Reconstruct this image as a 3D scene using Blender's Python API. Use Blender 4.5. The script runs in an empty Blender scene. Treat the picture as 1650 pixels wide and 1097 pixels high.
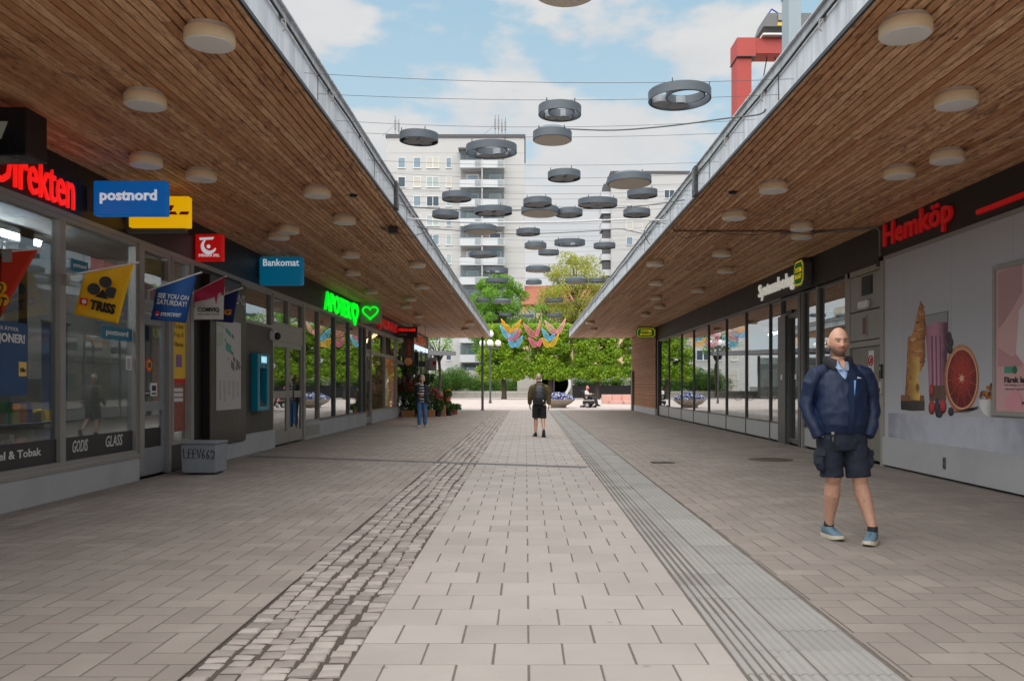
import bpy, bmesh, math, random
import numpy as np
from mathutils import Vector, Matrix, noise

S = bpy.context.scene
C = S.collection
R = random.Random(7)
EYE = 1.35; F = 1350.0; VX = 847.0; HY = 622.0

# ------------------------------------------------------------------ camera
cd = bpy.data.cameras.new("camera")
cam = bpy.data.objects.new("camera", cd); C.objects.link(cam)
cam.location = (0, 0, EYE); cam.rotation_euler = (math.radians(90), 0, 0)
cd.sensor_fit = 'HORIZONTAL'; cd.sensor_width = 36.0; cd.lens = F / 1650.0 * 36.0
cd.shift_x = -22.0 / 1650.0; cd.shift_y = 73.5 / 1650.0
cd.clip_start = 0.1; cd.clip_end = 3000
S.camera = cam

# ------------------------------------------------------------------ sky, sun, exposure
SUN_EL, SUN_AZ = math.radians(68), math.radians(200)
W = bpy.data.worlds.new("World"); S.world = W; W.use_nodes = True
nt = W.node_tree; nt.nodes.clear()
def wn(t, **k):
    n = nt.nodes.new(t)
    for a, b in k.items(): setattr(n, a, b)
    return n
out = wn('ShaderNodeOutputWorld'); bg = wn('ShaderNodeBackground')
sky = wn('ShaderNodeTexSky', sky_type='NISHITA', sun_disc=False)
sky.sun_elevation = SUN_EL; sky.sun_rotation = SUN_AZ
sky.air_density = 1.0; sky.dust_density = 1.5; sky.ozone_density = 2.0
tc = wn('ShaderNodeTexCoord'); sep = wn('ShaderNodeSeparateXYZ')
nt.links.new(tc.outputs['Generated'], sep.inputs[0])
mp = wn('ShaderNodeMapping'); mp.inputs['Scale'].default_value = (1.0, 1.0, 2.1); mp.inputs['Location'].default_value = (7.7, 5.1, 0.9)
nt.links.new(tc.outputs['Generated'], mp.inputs[0])
nz = wn('ShaderNodeTexNoise'); nz.inputs['Scale'].default_value = 6.0; nz.inputs['Detail'].default_value = 9; nz.inputs['Roughness'].default_value = 0.52
nt.links.new(mp.outputs[0], nz.inputs['Vector'])
cr = wn('ShaderNodeValToRGB'); cr.color_ramp.elements[0].position = 0.43; cr.color_ramp.elements[1].position = 0.54
cr.color_ramp.interpolation = 'EASE'
nt.links.new(nz.outputs['Fac'], cr.inputs[0])
nz2 = wn('ShaderNodeTexNoise'); nz2.inputs['Scale'].default_value = 9.0; nz2.inputs['Detail'].default_value = 9
nt.links.new(mp.outputs[0], nz2.inputs['Vector'])
cshade = wn('ShaderNodeMix', data_type='RGBA')
cshade.inputs[6].default_value = (2.75, 2.95, 3.15, 1); cshade.inputs[7].default_value = (4.15, 4.05, 3.95, 1)
nt.links.new(nz2.outputs['Fac'], cshade.inputs[0])
# pale blue air: the clear sky lightened by thin high cloud
thin = wn('ShaderNodeMix', data_type='RGBA'); thin.inputs[0].default_value = 0.85
thin.inputs[7].default_value = (1.95, 2.95, 3.5, 1)
nt.links.new(sky.outputs[0], thin.inputs[6])
# white milky air towards the horizon
hz = wn('ShaderNodeMapRange'); hz.inputs[1].default_value = 0.42; hz.inputs[2].default_value = 0.02; hz.inputs[3].default_value = 0; hz.inputs[4].default_value = 0.85
nt.links.new(sep.outputs[2], hz.inputs[0])
hmix = wn('ShaderNodeMix', data_type='RGBA'); hmix.inputs[7].default_value = (3.4, 3.85, 4.15, 1)
nt.links.new(hz.outputs[0], hmix.inputs[0]); nt.links.new(thin.outputs[2], hmix.inputs[6])
cm = wn('ShaderNodeMix', data_type='RGBA')
nt.links.new(cr.outputs[0], cm.inputs[0]); nt.links.new(hmix.outputs[2], cm.inputs[6]); nt.links.new(cshade.outputs[2], cm.inputs[7])
nt.links.new(cm.outputs[2], bg.inputs[0]); bg.inputs[1].default_value = 0.05
nt.links.new(bg.outputs[0], out.inputs[0])

sl = bpy.data.lights.new("sun", 'SUN'); sl.energy = 1.5; sl.angle = math.radians(105); sl.color = (1.0, 0.975, 0.94)
sun = bpy.data.objects.new("sun", sl); C.objects.link(sun)
# the sky's rotation turns clockwise from +Y seen from above
sd = Vector((math.sin(SUN_AZ) * math.cos(SUN_EL), math.cos(SUN_AZ) * math.cos(SUN_EL), math.sin(SUN_EL)))
sun.rotation_euler = sd.to_track_quat('Z', 'Y').to_euler()
sun.location = sd * 60

vs = S.view_settings
vs.view_transform = 'Standard'; vs.look = 'None'; vs.exposure = 2.05; vs.gamma = 1.0; vs.use_curve_mapping = False
S.render.engine = 'CYCLES'
cy = S.cycles
cy.use_denoising = True
try: cy.denoiser = 'OPENIMAGEDENOISE'
except Exception: pass
cy.max_bounces = 8; cy.diffuse_bounces = 6; cy.glossy_bounces = 4; cy.transparent_max_bounces = 24; cy.transmission_bounces = 4
cy.caustics_reflective = False; cy.caustics_refractive = False; cy.sample_clamp_indirect = 4.0
cy.use_adaptive_sampling = False

# ------------------------------------------------------------------ helpers
def lin(r, g, b):
    f = lambda c: (c / 255) / 12.92 if c / 255 <= 0.04045 else ((c / 255 + 0.055) / 1.055) ** 2.4
    return (f(r), f(g), f(b))
def P(x, y, d):
    """point of the street at distance d that the lens draws at photo pixel x, y"""
    return Vector(((x - VX) / F * d, d, EYE + (HY - y) / F * d))

ORIG = {}
def wloc(o):
    return ORIG.get(o.name, Vector((0, 0, 0))) if o else Vector((0, 0, 0))
def thing(name, label, cat, loc=(0, 0, 0), group=None, rz=0.0):
    o = bpy.data.objects.new(name, None); C.objects.link(o)
    o.location = loc; o.rotation_euler = (0, 0, rz); o.empty_display_size = 0.2
    ORIG[o.name] = Vector(loc)
    o['label'] = label; o['category'] = cat
    if group: o['group'] = group
    return o
def tag(o, label=None, cat=None, group=None, kind=None):
    if label: o['label'] = label
    if cat: o['category'] = cat
    if group: o['group'] = group
    if kind: o['kind'] = kind
    return o
def kids(o): return [c for c in ALL if c.parent == o]
ALL = []
def addobj(name, me, parent=None, loc=None):
    o = bpy.data.objects.new(name, me); C.objects.link(o); ALL.append(o)
    if parent: o.parent = parent
    if loc is not None: o.location = loc
    ORIG[o.name] = wloc(parent) + (Vector(loc) if loc is not None else Vector((0, 0, 0)))
    return o
def copy_tree(root, tree, loc, label, rz=None, scale=None):
    """tree: list of (object, parent) below root, parents first"""
    m = {root: root.copy()}
    C.objects.link(m[root]); m[root].location = loc; m[root]['label'] = label
    if rz is not None: m[root].rotation_euler = (0, 0, rz)
    if scale is not None: m[root].scale = scale
    for o, p in tree:
        c = o.copy(); C.objects.link(c); c.parent = m[p]; m[o] = c
    return m[root]
def tree_of(root):
    t = []
    for a in kids(root):
        t.append((a, root))
        for b in kids(a): t.append((b, a))
    return t

class B:
    def __init__(s): s.v = []; s.f = []; s.m = []; s.sm = []
    def face(s, idx, m=0, sm=False): s.f.append(idx); s.m.append(m); s.sm.append(sm)
    def box(s, x0, y0, z0, x1, y1, z1, m=0):
        if x0 > x1: x0, x1 = x1, x0
        if y0 > y1: y0, y1 = y1, y0
        if z0 > z1: z0, z1 = z1, z0
        n = len(s.v)
        s.v += [(x0, y0, z0), (x1, y0, z0), (x1, y1, z0), (x0, y1, z0), (x0, y0, z1), (x1, y0, z1), (x1, y1, z1), (x0, y1, z1)]
        for q in ((0, 3, 2, 1), (4, 5, 6, 7), (0, 1, 5, 4), (1, 2, 6, 5), (2, 3, 7, 6), (3, 0, 4, 7)):
            s.face([n + k for k in q], m)
        return s
    def prism(s, pts, ext, m=0):
        """pts: planar polygon (Vectors), ext: extrusion vector"""
        n = len(s.v); k = len(pts); ext = Vector(ext)
        pts = [Vector(p) for p in pts]
        nn = Vector((0, 0, 0))
        for i in range(k):
            a, b = pts[i], pts[(i + 1) % k]; nn += a.cross(b)
        if nn.dot(ext) < 0: pts = pts[::-1]
        s.v += [tuple(p) for p in pts] + [tuple(p + ext) for p in pts]
        s.face([n + k - 1 - i for i in range(k)], m); s.face([n + k + i for i in range(k)], m)
        for i in range(k):
            j = (i + 1) % k
            s.face([n + i, n + j, n + k + j, n + k + i], m)
        return s
    def tube(s, pts, rad, n=10, m=0, ref=(0, 1, 0), caps=True, closed=False, sm=True):
        pts = [Vector(p) for p in pts]
        if not isinstance(rad, (list, tuple)): rad = [rad] * len(pts)
        base = len(s.v); L = len(pts); ref = Vector(ref)
        for i, p in enumerate(pts):
            a = pts[(i - 1) % L] if (closed or i > 0) else p
            b = pts[(i + 1) % L] if (closed or i < L - 1) else p
            t = (b - a)
            t = t.normalized() if t.length > 1e-9 else Vector((0, 0, 1))
            rf = ref if abs(t.dot(ref.normalized())) < 0.95 else Vector((1, 0, 0)) if abs(t.x) < 0.9 else Vector((0, 0, 1))
            sd_ = t.cross(rf).normalized(); up = sd_.cross(t).normalized()
            r = rad[i]; ra, rb = r if isinstance(r, (list, tuple)) else (r, r)
            for k in range(n):
                an = 2 * math.pi * k / n
                s.v.append(tuple(p + sd_ * (ra * math.cos(an)) + up * (rb * math.sin(an))))
        for i in range(L if closed else L - 1):
            j = (i + 1) % L
            for k in range(n):
                k2 = (k + 1) % n
                s.face([base + i * n + k, base + i * n + k2, base + j * n + k2, base + j * n + k], m, sm)
        if caps and not closed:
            s.face([base + n - 1 - k for k in range(n)], m); s.face([base + (L - 1) * n + k for k in range(n)], m)
        return s
    def cyl(s, c, r, h, n=24, m=0, r2=None):
        c = Vector(c)
        return s.tube([c, c + Vector((0, 0, h))], [r, r if r2 is None else r2], n, m, sm=True)
    def ball(s, c, r, n=12, m=0):
        if not isinstance(r, (tuple, list)): r = (r, r, r)
        base = len(s.v); c = Vector(c); k2 = n // 2
        for i in range(1, k2):
            th = math.pi * i / k2
            for j in range(n):
                ph = 2 * math.pi * j / n
                s.v.append((c.x + r[0] * math.sin(th) * math.cos(ph), c.y + r[1] * math.sin(th) * math.sin(ph), c.z + r[2] * math.cos(th)))
        t = len(s.v); s.v.append((c.x, c.y, c.z + r[2])); s.v.append((c.x, c.y, c.z - r[2]))
        for i in range(k2 - 2):
            for j in range(n):
                j2 = (j + 1) % n
                s.face([base + i * n + j, base + (i + 1) * n + j, base + (i + 1) * n + j2, base + i * n + j2], m, True)
        for j in range(n):
            j2 = (j + 1) % n
            s.face([t, base + j, base + j2], m, True)
            s.face([t + 1, base + (k2 - 2) * n + j2, base + (k2 - 2) * n + j], m, True)
        return s
    def bar(s, a, b, r, m=0, n=4): return s.tube([a, b], r, n, m, sm=False)
    def mesh(s, name, mats, off=None):
        me = bpy.data.meshes.new(name)
        v = s.v
        if off is not None and off.length > 0: v = [(a - off.x, b - off.y, c - off.z) for a, b, c in v]
        me.from_pydata(v, [], s.f)
        mats = mats if isinstance(mats, (list, tuple)) else [mats]
        for m_ in mats: me.materials.append(m_)
        me.polygons.foreach_set('material_index', s.m); me.polygons.foreach_set('use_smooth', s.sm)
        if any(s.sm) : me.set_sharp_from_angle(angle=0.7)
        me.update()
        return me
    def build(s, name, mats, parent=None, bevel=0.0, seg=2):
        o = addobj(name, s.mesh(name, mats, wloc(parent)), parent)
        if bevel:
            b = o.modifiers.new("bevel", 'BEVEL'); b.width = bevel; b.segments = seg; b.limit_method = 'ANGLE'
        return o

# ------------------------------------------------------------------ materials
def newmat(name):
    m = bpy.data.materials.new(name); m.use_nodes = True
    t = m.node_tree; t.nodes.clear()
    o = t.nodes.new('ShaderNodeOutputMaterial'); b = t.nodes.new('ShaderNodeBsdfPrincipled')
    t.links.new(b.outputs[0], o.inputs[0])
    return m, t, b, o
def N(t, ty, ins=None, **k):
    n = t.nodes.new(ty)
    for a, b in k.items(): setattr(n, a, b)
    for a, b in (ins or {}).items():
        if hasattr(b, 'is_linked') or isinstance(b, bpy.types.NodeSocket): t.links.new(b, n.inputs[a])
        else: n.inputs[a].default_value = b
    return n
def c4(c): return (c[0], c[1], c[2], 1)
def mixc(t, fac, a, b, bt='MIX'):
    n = t.nodes.new('ShaderNodeMix'); n.data_type = 'RGBA'; n.blend_type = bt
    for i, x in ((0, fac), (6, a), (7, b)):
        if isinstance(x, bpy.types.NodeSocket): t.links.new(x, n.inputs[i])
        elif i == 0: n.inputs[0].default_value = x
        else: n.inputs[i].default_value = c4(x)
    return n.outputs[2]
def ramp(t, fac, p0, p1, c0=(0, 0, 0), c1=(1, 1, 1)):
    n = t.nodes.new('ShaderNodeValToRGB'); e = n.color_ramp.elements
    e[0].position = p0; e[1].position = p1; e[0].color = c4(c0); e[1].color = c4(c1)
    t.links.new(fac, n.inputs[0]); return n.outputs[0]
def nz3(t, vec, scale, detail=5, rough=0.55):
    return N(t, 'ShaderNodeTexNoise', {'Vector': vec, 'Scale': scale, 'Detail': detail, 'Roughness': rough}).outputs['Fac']
def mapv(t, vec, sc): return N(t, 'ShaderNodeMapping', {'Vector': vec, 'Scale': sc}).outputs[0]
def bump(t, b, h, s, d=0.02):
    n = N(t, 'ShaderNodeBump', {'Height': h, 'Strength': s, 'Distance': d}); t.links.new(n.outputs[0], b.inputs['Normal'])
MC = {}
def M(name, col, rough=0.6, var=0.12, scale=6.0, bmp=0.0, metal=0.0, bscale=None, stretch=None, spec=0.5, dirt=0.0):
    if name in MC: return MC[name]
    m, t, b, o = newmat(name)
    v = N(t, 'ShaderNodeTexCoord').outputs['Object']
    if stretch: v = mapv(t, v, stretch)
    f = nz3(t, v, scale)
    cc = mixc(t, f, tuple(x * (1 - var) for x in col), tuple(min(1, x * (1 + var)) for x in col))
    if dirt:
        d = ramp(t, nz3(t, v, scale * 0.35, 8, 0.65), 0.48, 0.72)
        dd = N(t, 'ShaderNodeMath', {0: d, 1: dirt}, operation='MULTIPLY').outputs[0]
        cc = mixc(t, dd, cc, tuple(x * 0.45 for x in col))
    t.links.new(cc, b.inputs['Base Color'])
    b.inputs['Roughness'].default_value = rough; b.inputs['Metallic'].default_value = metal
    b.inputs['Specular IOR Level'].default_value = spec
    if rough < 0.95:
        r = N(t, 'ShaderNodeMapRange', {0: nz3(t, v, scale * 2.3), 3: max(0.05, rough - 0.08), 4: min(1, rough + 0.08)})
        t.links.new(r.outputs[0], b.inputs['Roughness'])
    if bmp: bump(t, b, nz3(t, v, bscale or scale * 8, 6), bmp)
    MC[name] = m
    return m
def E(name, col, st):
    if name in MC: return MC[name]
    m, t, b, o = newmat(name)
    b.inputs['Base Color'].default_value = c4(tuple(min(.8, x) for x in col)); b.inputs['Roughness'].default_value = 0.4
    b.inputs['Emission Color'].default_value = c4(col); b.inputs['Emission Strength'].default_value = st
    MC[name] = m
    return m
def glass_mat(name, tint, f0=0.05, pw_=3.2):
    m = bpy.data.materials.new(name); m.use_nodes = True; t = m.node_tree; t.nodes.clear()
    o = t.nodes.new('ShaderNodeOutputMaterial')
    g = N(t, 'ShaderNodeNewGeometry')
    dp = N(t, 'ShaderNodeVectorMath', {0: g.outputs['Normal'], 1: g.outputs['Incoming']}, operation='DOT_PRODUCT').outputs['Value']
    ab = N(t, 'ShaderNodeMath', {0: dp}, operation='ABSOLUTE').outputs[0]
    om = N(t, 'ShaderNodeMath', {0: 1.0, 1: ab}, operation='SUBTRACT').outputs[0]
    pw = N(t, 'ShaderNodeMath', {0: om, 1: pw_}, operation='POWER').outputs[0]
    fr = N(t, 'ShaderNodeMapRange', {0: pw, 3: f0, 4: 1.0}).outputs[0]
    tr = N(t, 'ShaderNodeBsdfTransparent', {'Color': c4(tint)})
    v = N(t, 'ShaderNodeTexCoord').outputs['Object']
    gl = N(t, 'ShaderNodeBsdfGlossy', {'Color': (0.95, 0.97, 0.97, 1), 'Roughness': 0.0})
    bp = N(t, 'ShaderNodeBump', {'Height': nz3(t, v, 0.7, 2), 'Strength': 0.05, 'Distance': 0.02}); t.links.new(bp.outputs[0], gl.inputs['Normal'])
    mx = N(t, 'ShaderNodeMixShader', {0: fr}); t.links.new(tr.outputs[0], mx.inputs[1]); t.links.new(gl.outputs[0], mx.inputs[2])
    t.links.new(mx.outputs[0], o.inputs[0])
    return m
GLASS = glass_mat("shop_glass", (0.70, 0.74, 0.74), 0.055)
GLASS_R = glass_mat("shop_glass_dark", (0.50, 0.54, 0.53), 0.26, 2.7)
GLASS_K = glass_mat("kiosk_glass", (0.74, 0.78, 0.78), 0.05, 4.4)
ALU = M("aluminium_frame", lin(150, 147, 142), 0.42, 0.08, 3, metal=0.0, dirt=0.15)
ALU_D = M("dark_aluminium", lin(88, 88, 88), 0.4, 0.08, 3)
BLACK = M("black_board", (0.012, 0.011, 0.011), 0.5, 0.2, 3)
STEEL_D = M("dark_steel", (0.03, 0.03, 0.033), 0.45, 0.15, 5)
WHITE = M("white_paint", (0.75, 0.75, 0.74), 0.5, 0.05, 4)
PLINTH = M("painted_concrete", lin(176, 178, 180), 0.75, 0.10, 2.2, 0.15, dirt=0.3)
GREYP = M("grey_panel", lin(78, 75, 70), 0.6, 0.06, 2)
RENDERW = M("white_render", lin(192, 190, 188), 0.85, 0.05, 1.2, 0.1)

def text_mesh(s, res=2, bold=0.0, extrude=0.0):
    cu = bpy.data.curves.new("lettering", 'FONT'); cu.body = s; cu.size = 1.0; cu.resolution_u = res
    cu.offset = bold; cu.extrude = extrude; cu.align_x = 'LEFT'
    o = bpy.data.objects.new("lettering", cu)
    me = bpy.data.meshes.new_from_object(o)
    bpy.data.objects.remove(o); bpy.data.curves.remove(cu)
    return me
def text(parent, s, c, w, h, xd, up, mat, depth=0.006, bold=0.0, name="lettering", shear=0.0, res=2):
    """lettering whose box (w x h) is centred at c, running along xd, standing along up"""
    me = text_mesh(s, res, bold, 0.5)
    n = len(me.vertices)
    if n == 0: return None
    co = np.empty(n * 3, 'f'); me.vertices.foreach_get('co', co); co = co.reshape(-1, 3)
    lo, hi = co.min(0), co.max(0)
    u = (co[:, 0] - (lo[0] + hi[0]) / 2) / max(1e-6, hi[0] - lo[0]) * w
    v = (co[:, 1] - (lo[1] + hi[1]) / 2) / max(1e-6, hi[1] - lo[1]) * h
    q = co[:, 2] * depth
    u = u + shear * v
    xd = Vector(xd).normalized(); up = Vector(up).normalized(); nn = xd.cross(up).normalized()
    c = Vector(c) - wloc(parent)
    res_ = np.outer(u, xd) + np.outer(v, up) + np.outer(q, nn) + np.array(c)
    me.vertices.foreach_set('co', res_.astype('f').ravel()); me.update()
    me.materials.clear(); me.materials.append(mat)
    return addobj(name, me, parent)

ONES = "zeroth first second third fourth fifth sixth seventh eighth ninth tenth eleventh twelfth thirteenth fourteenth fifteenth sixteenth seventeenth eighteenth nineteenth".split()
TENS = {2: ("twenty", "twentieth"), 3: ("thirty", "thirtieth"), 4: ("forty", "fortieth"), 5: ("fifty", "fiftieth"), 6: ("sixty", "sixtieth")}
def ordw(n):
    if n < 20: return ONES[n]
    a, b = divmod(n, 10)
    return TENS[a][1] if b == 0 else TENS[a][0] + "-" + ONES[b]
# ================================================================== GROUND
def paving_mat(name, c1, c2, groove=False, rough=0.8, dirt=0.25, scale=2.2):
    m, t, b, o = newmat(name)
    oi = N(t, 'ShaderNodeObjectInfo'); at = N(t, 'ShaderNodeAttribute', attribute_name='rnd')
    rnd = N(t, 'ShaderNodeMath', {0: oi.outputs['Random'], 1: at.outputs['Fac']}, operation='ADD').outputs[0]
    rnd = N(t, 'ShaderNodeMath', {0: rnd}, operation='FRACT').outputs[0]
    g = N(t, 'ShaderNodeNewGeometry').outputs['Position']
    col = mixc(t, rnd, c1, c2)
    f = ramp(t, nz3(t, g, scale * 0.45, 7, 0.65), 0.40, 0.66)
    f2 = N(t, 'ShaderNodeMath', {0: f, 1: dirt}, operation='MULTIPLY').outputs[0]
    col = mixc(t, f2, col, tuple(x * 0.62 for x in c1))
    fine = nz3(t, g, 160, 3, 0.6)
    col = mixc(t, N(t, 'ShaderNodeMapRange', {0: fine, 3: 0.0, 4: 0.22}).outputs[0], col, (0.05, 0.045, 0.04))
    spot = ramp(t, nz3(t, g, 9, 3, 0.5), 0.71, 0.74)
    col = mixc(t, N(t, 'ShaderNodeMath', {0: spot, 1: 0.35}, operation='MULTIPLY').outputs[0], col, tuple(x * 0.45 for x in c1))
    gum = N(t, 'ShaderNodeTexVoronoi', {'Vector': g, 'Scale': 2.3, 'Randomness': 1.0}).outputs['Distance']
    col = mixc(t, ramp(t, gum, 0.035, 0.05, (0.55, 0.55, 0.55), (0, 0, 0)), col, tuple(x * 0.55 for x in c1))
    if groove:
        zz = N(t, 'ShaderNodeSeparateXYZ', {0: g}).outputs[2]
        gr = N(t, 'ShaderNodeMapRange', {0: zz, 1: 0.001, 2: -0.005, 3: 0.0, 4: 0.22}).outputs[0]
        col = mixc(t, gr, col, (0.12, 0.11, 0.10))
    t.links.new(col, b.inputs['Base Color'])
    rr = N(t, 'ShaderNodeMapRange', {0: nz3(t, g, 5, 4), 3: rough - 0.14, 4: rough + 0.06}).outputs[0]
    t.links.new(rr, b.inputs['Roughness']); b.inputs['Specular IOR Level'].default_value = 0.4
    bump(t, b, nz3(t, g, 90, 5), 0.25, 0.004)
    return m
SLAB = paving_mat("concrete_slab", lin(161, 153, 147), lin(173, 164, 158))
HERR = paving_mat("concrete_paver", lin(141, 131, 124), lin(155, 145, 137), dirt=0.4)
COB = paving_mat("granite_cobble", lin(138, 128, 122), lin(178, 168, 161), rough=0.7, dirt=0.3, scale=8)
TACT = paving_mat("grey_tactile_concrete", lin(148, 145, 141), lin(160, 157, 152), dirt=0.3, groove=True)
BED = M("sand_joint", (0.135, 0.115, 0.098), 0.95, 0.35, 30, 0.4)
# the plaza beyond: slabs too far away to tell apart
def plaza_mat():
    m, t, b, o = newmat("plaza_paving")
    g = N(t, 'ShaderNodeNewGeometry').outputs['Position']
    br = N(t, 'ShaderNodeTexBrick', {'Vector': g, 'Color1': c4(lin(184, 171, 164)), 'Color2': c4(lin(170, 157, 150)), 'Mortar': c4(lin(120, 110, 103)),
                                     'Scale': 1.0, 'Mortar Size': 0.006, 'Brick Width': 0.35, 'Row Height': 0.35})
    f = ramp(t, nz3(t, g, 0.4, 8, 0.6), 0.4, 0.7)
    col = mixc(t, N(t, 'ShaderNodeMath', {0: f, 1: 0.35}, operation='MULTIPLY').outputs[0], br.outputs['Color'], lin(146, 133, 126))
    t.links.new(col, b.inputs['Base Color']); b.inputs['Roughness'].default_value = 0.85
    return m
def sheet(name, x0, y0, x1, y1, z, m):
    b = B(); b.v = [(x0, y0, z), (x1, y0, z), (x1, y1, z), (x0, y1, z)]; b.face([0, 1, 2, 3])
    o = b.build(name, m); o['kind'] = 'structure'; return o
PLAZA = plaza_mat()
sheet("ground", -900, -300, 900, 2000, -0.06, M("earth_and_asphalt", (0.07, 0.068, 0.062), 0.95, 0.3, 0.2))
sheet("plaza", -60, 47.7, 60, 112, -0.004, PLAZA)
sheet("plaza", -60, -60, 60, -1.0, -0.004, PLAZA)

def tac_l(y): return 1.03 + 0.0050 * (y - 3.84)
TW = 0.725
Y0, Y1 = -1.0, 47.68
VIS0 = 3.5
def inview(x, y, m=0.25):
    return y > VIS0 and (-VX / F * y - m) < x < ((1650 - VX) / F * y + m)

def paver_mesh(name, lx, ly, mat, h=0.05, bv=0.004, dome=0.0, seed=0):
    b = B(); r = random.Random(seed)
    hx, hy = lx / 2, ly / 2
    q = lambda a: a * (1 + (r.random() - 0.5) * 0.16) if dome else a
    ring = lambda ix, iy, z: [(-q(hx - ix), -q(hy - iy), z), (q(hx - ix), -q(hy - iy), z), (q(hx - ix), q(hy - iy), z), (-q(hx - ix), q(hy - iy), z)]
    b.v += ring(0, 0, -h)
    if dome:
        b.v += ring(0, 0, -0.013); b.v += ring(0.004, 0.004, -0.005); b.v += ring(0.018, 0.018, 0.0)
    else:
        b.v += ring(0, 0, -bv); b.v += ring(bv, bv, 0)
    k = len(b.v) // 4
    for L in range(k - 1):
        for i in range(4):
            j = (i + 1) % 4
            b.face([L * 4 + i, L * 4 + j, L * 4 + 4 + j, L * 4 + 4 + i], 0, bool(dome))
    b.face([(k - 1) * 4 + i for i in range(4)], 0, bool(dome))
    return b.mesh(name, mat)
def mesh_arrays(me):
    v = np.empty(len(me.vertices) * 3, 'f'); me.vertices.foreach_get('co', v)
    return v.reshape(-1, 3), [tuple(p.vertices) for p in me.polygons], [p.use_smooth for p in me.polygons]
def joined(name, items, parent, mat):
    """items: (mesh, x, y, z, rot, sx, sy, tilt) joined into one mesh with a random value per piece"""
    V, Fc, Sm, Rn = [], [], [], []; n = 0; cache = {}
    for me, x, y, z, rot, sx, sy, tilt in items:
        if me.name not in cache: cache[me.name] = mesh_arrays(me)
        v, f, sm = cache[me.name]
        c, s_ = math.cos(rot), math.sin(rot)
        vx, vy = v[:, 0] * sx, v[:, 1] * sy
        X = vx * c - vy * s_ + x; Y = vx * s_ + vy * c + y; Z = v[:, 2] + z + tilt * vx
        V.append(np.stack([X, Y, Z], 1)); Fc += [tuple(i + n for i in q) for q in f]; Sm += sm
        Rn += [R.random()] * len(f); n += len(v)
    V = np.concatenate(V) - np.array(wloc(parent))
    me = bpy.data.meshes.new(name); me.from_pydata(V.tolist(), [], Fc); me.materials.append(mat)
    me.polygons.foreach_set('use_smooth', Sm)
    at = me.attributes.new('rnd', 'FLOAT', 'FACE'); at.data.foreach_set('value', Rn)
    o = addobj(name, me, parent); o['kind'] = 'stuff'; return o
def lay(parent, items, name, mat, limit=300):
    vis = [it for it in items if inview(it[1], it[2])]
    vis.sort(key=lambda it: it[2] + 0.15 * abs(it[1]))
    near = vis[:limit]; ids = set(id(i) for i in near)
    rest = [i for i in items if id(i) not in ids]
    for me, x, y, z, rot, sx, sy, tilt in near:
        o = addobj(name, me, parent, (x, y, z)); o.rotation_euler = (0, -tilt, rot); o.scale = (sx, sy, 1)
    if rest: joined(name + "_field", rest, parent, mat)

jz = lambda a: (R.random() - 0.5) * a
# --- herringbone fields at both sides
def herring(x0, x1f, x1, label_off):
    U = 0.175; g = 0.005
    bed = sheet("pavement", x0, Y0, x1, Y1, -0.002, BED)
    full = paver_mesh("paver", 2 * U - 2 * g, U - 2 * g, HERR)
    items = []
    nx = int((x1 - x0) / U) + 4; ny = int((Y1 - Y0) / U) + 4
    for i in range(-2, nx):
        for j in range(-2, ny):
            k = (i - j) % 4
            if k == 0: a = (i, j, i + 2, j + 1)
            elif k == 3: a = (i, j, i + 1, j + 2)
            else: continue
            ax, ay, bx, by = x0 + a[0] * U, Y0 + a[1] * U, x0 + a[2] * U, Y0 + a[3] * U
            lo, hi = x1f((ay + by) / 2)
            ax, bx = max(ax, lo), min(bx, hi); ay, by = max(ay, Y0), min(by, Y1)
            w, h = bx - ax, by - ay
            if w < 0.013 or h < 0.013: continue
            rot = 0.0 if k == 0 else math.pi / 2
            lx, ly = (w, h) if k == 0 else (h, w)
            items.append((full, (ax + bx) / 2, (ay + by) / 2, jz(0.0012), rot, (lx - 2 * g) / (2 * U - 2 * g), (ly - 2 * g) / (U - 2 * g), jz(0.004)))
    lay(bed, items, "paver", HERR)
    return bed
herring(-5.58, lambda y: (-5.58, -1.60), -1.60, 0)
herring(1.80, lambda y: (tac_l(y) + TW + 0.012, 6.12), 6.12, 1)
# --- slabs of the walkway in the middle
bed = sheet("pavement", -0.86, Y0, 1.27, Y1, -0.0025, BED)
sm_ = paver_mesh("slab", 0.3445, 0.3325, SLAB, bv=0.005)
items = []
row = 0; y = Y0
while y < Y1 - 0.2:
    x = -0.86 + (0 if row % 2 else -0.175)
    lim = tac_l(y + 0.17) - 0.004
    while x < lim - 0.03:
        a, b_ = max(x, -0.86), min(x + 0.35, lim)
        if b_ - a > 0.04:
            items.append((sm_, (a + b_) / 2 + jz(0.003), y + 0.169 + jz(0.003), jz(0.0015), jz(0.006), (b_ - a - 0.008) / 0.342, 1, jz(0.004)))
        x += 0.35
    y += 0.338; row += 1
lay(bed, items, "slab", SLAB)
# --- cobbled strip
bed = sheet("cobbled_strip", -1.60, Y0, -0.86, Y1, -0.0105, M("dark_joint_sand", (0.075, 0.058, 0.047), 0.95, 0.4, 30, 0.4))
cobs = [paver_mesh("cobble", 0.101, 0.102, COB, 0.05, dome=1, seed=i) for i in range(6)]
items = []
for c in range(6):
    y = Y0 + R.random() * 0.1
    while y < Y1 - 0.1:
        l = 0.082 + R.random() * 0.048
        x = -1.60 + 0.0617 + c * 0.1233
        items.append((R.choice(cobs), x + jz(0.018) + 0.012 * math.sin(y * 1.7 + c), y + l / 2, -0.001 + jz(0.010), jz(0.16), 1.03 + jz(0.10), (l - 0.013) / 0.102, jz(0.10)))
        y += l
lay(bed, items, "cobble", COB)
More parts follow.
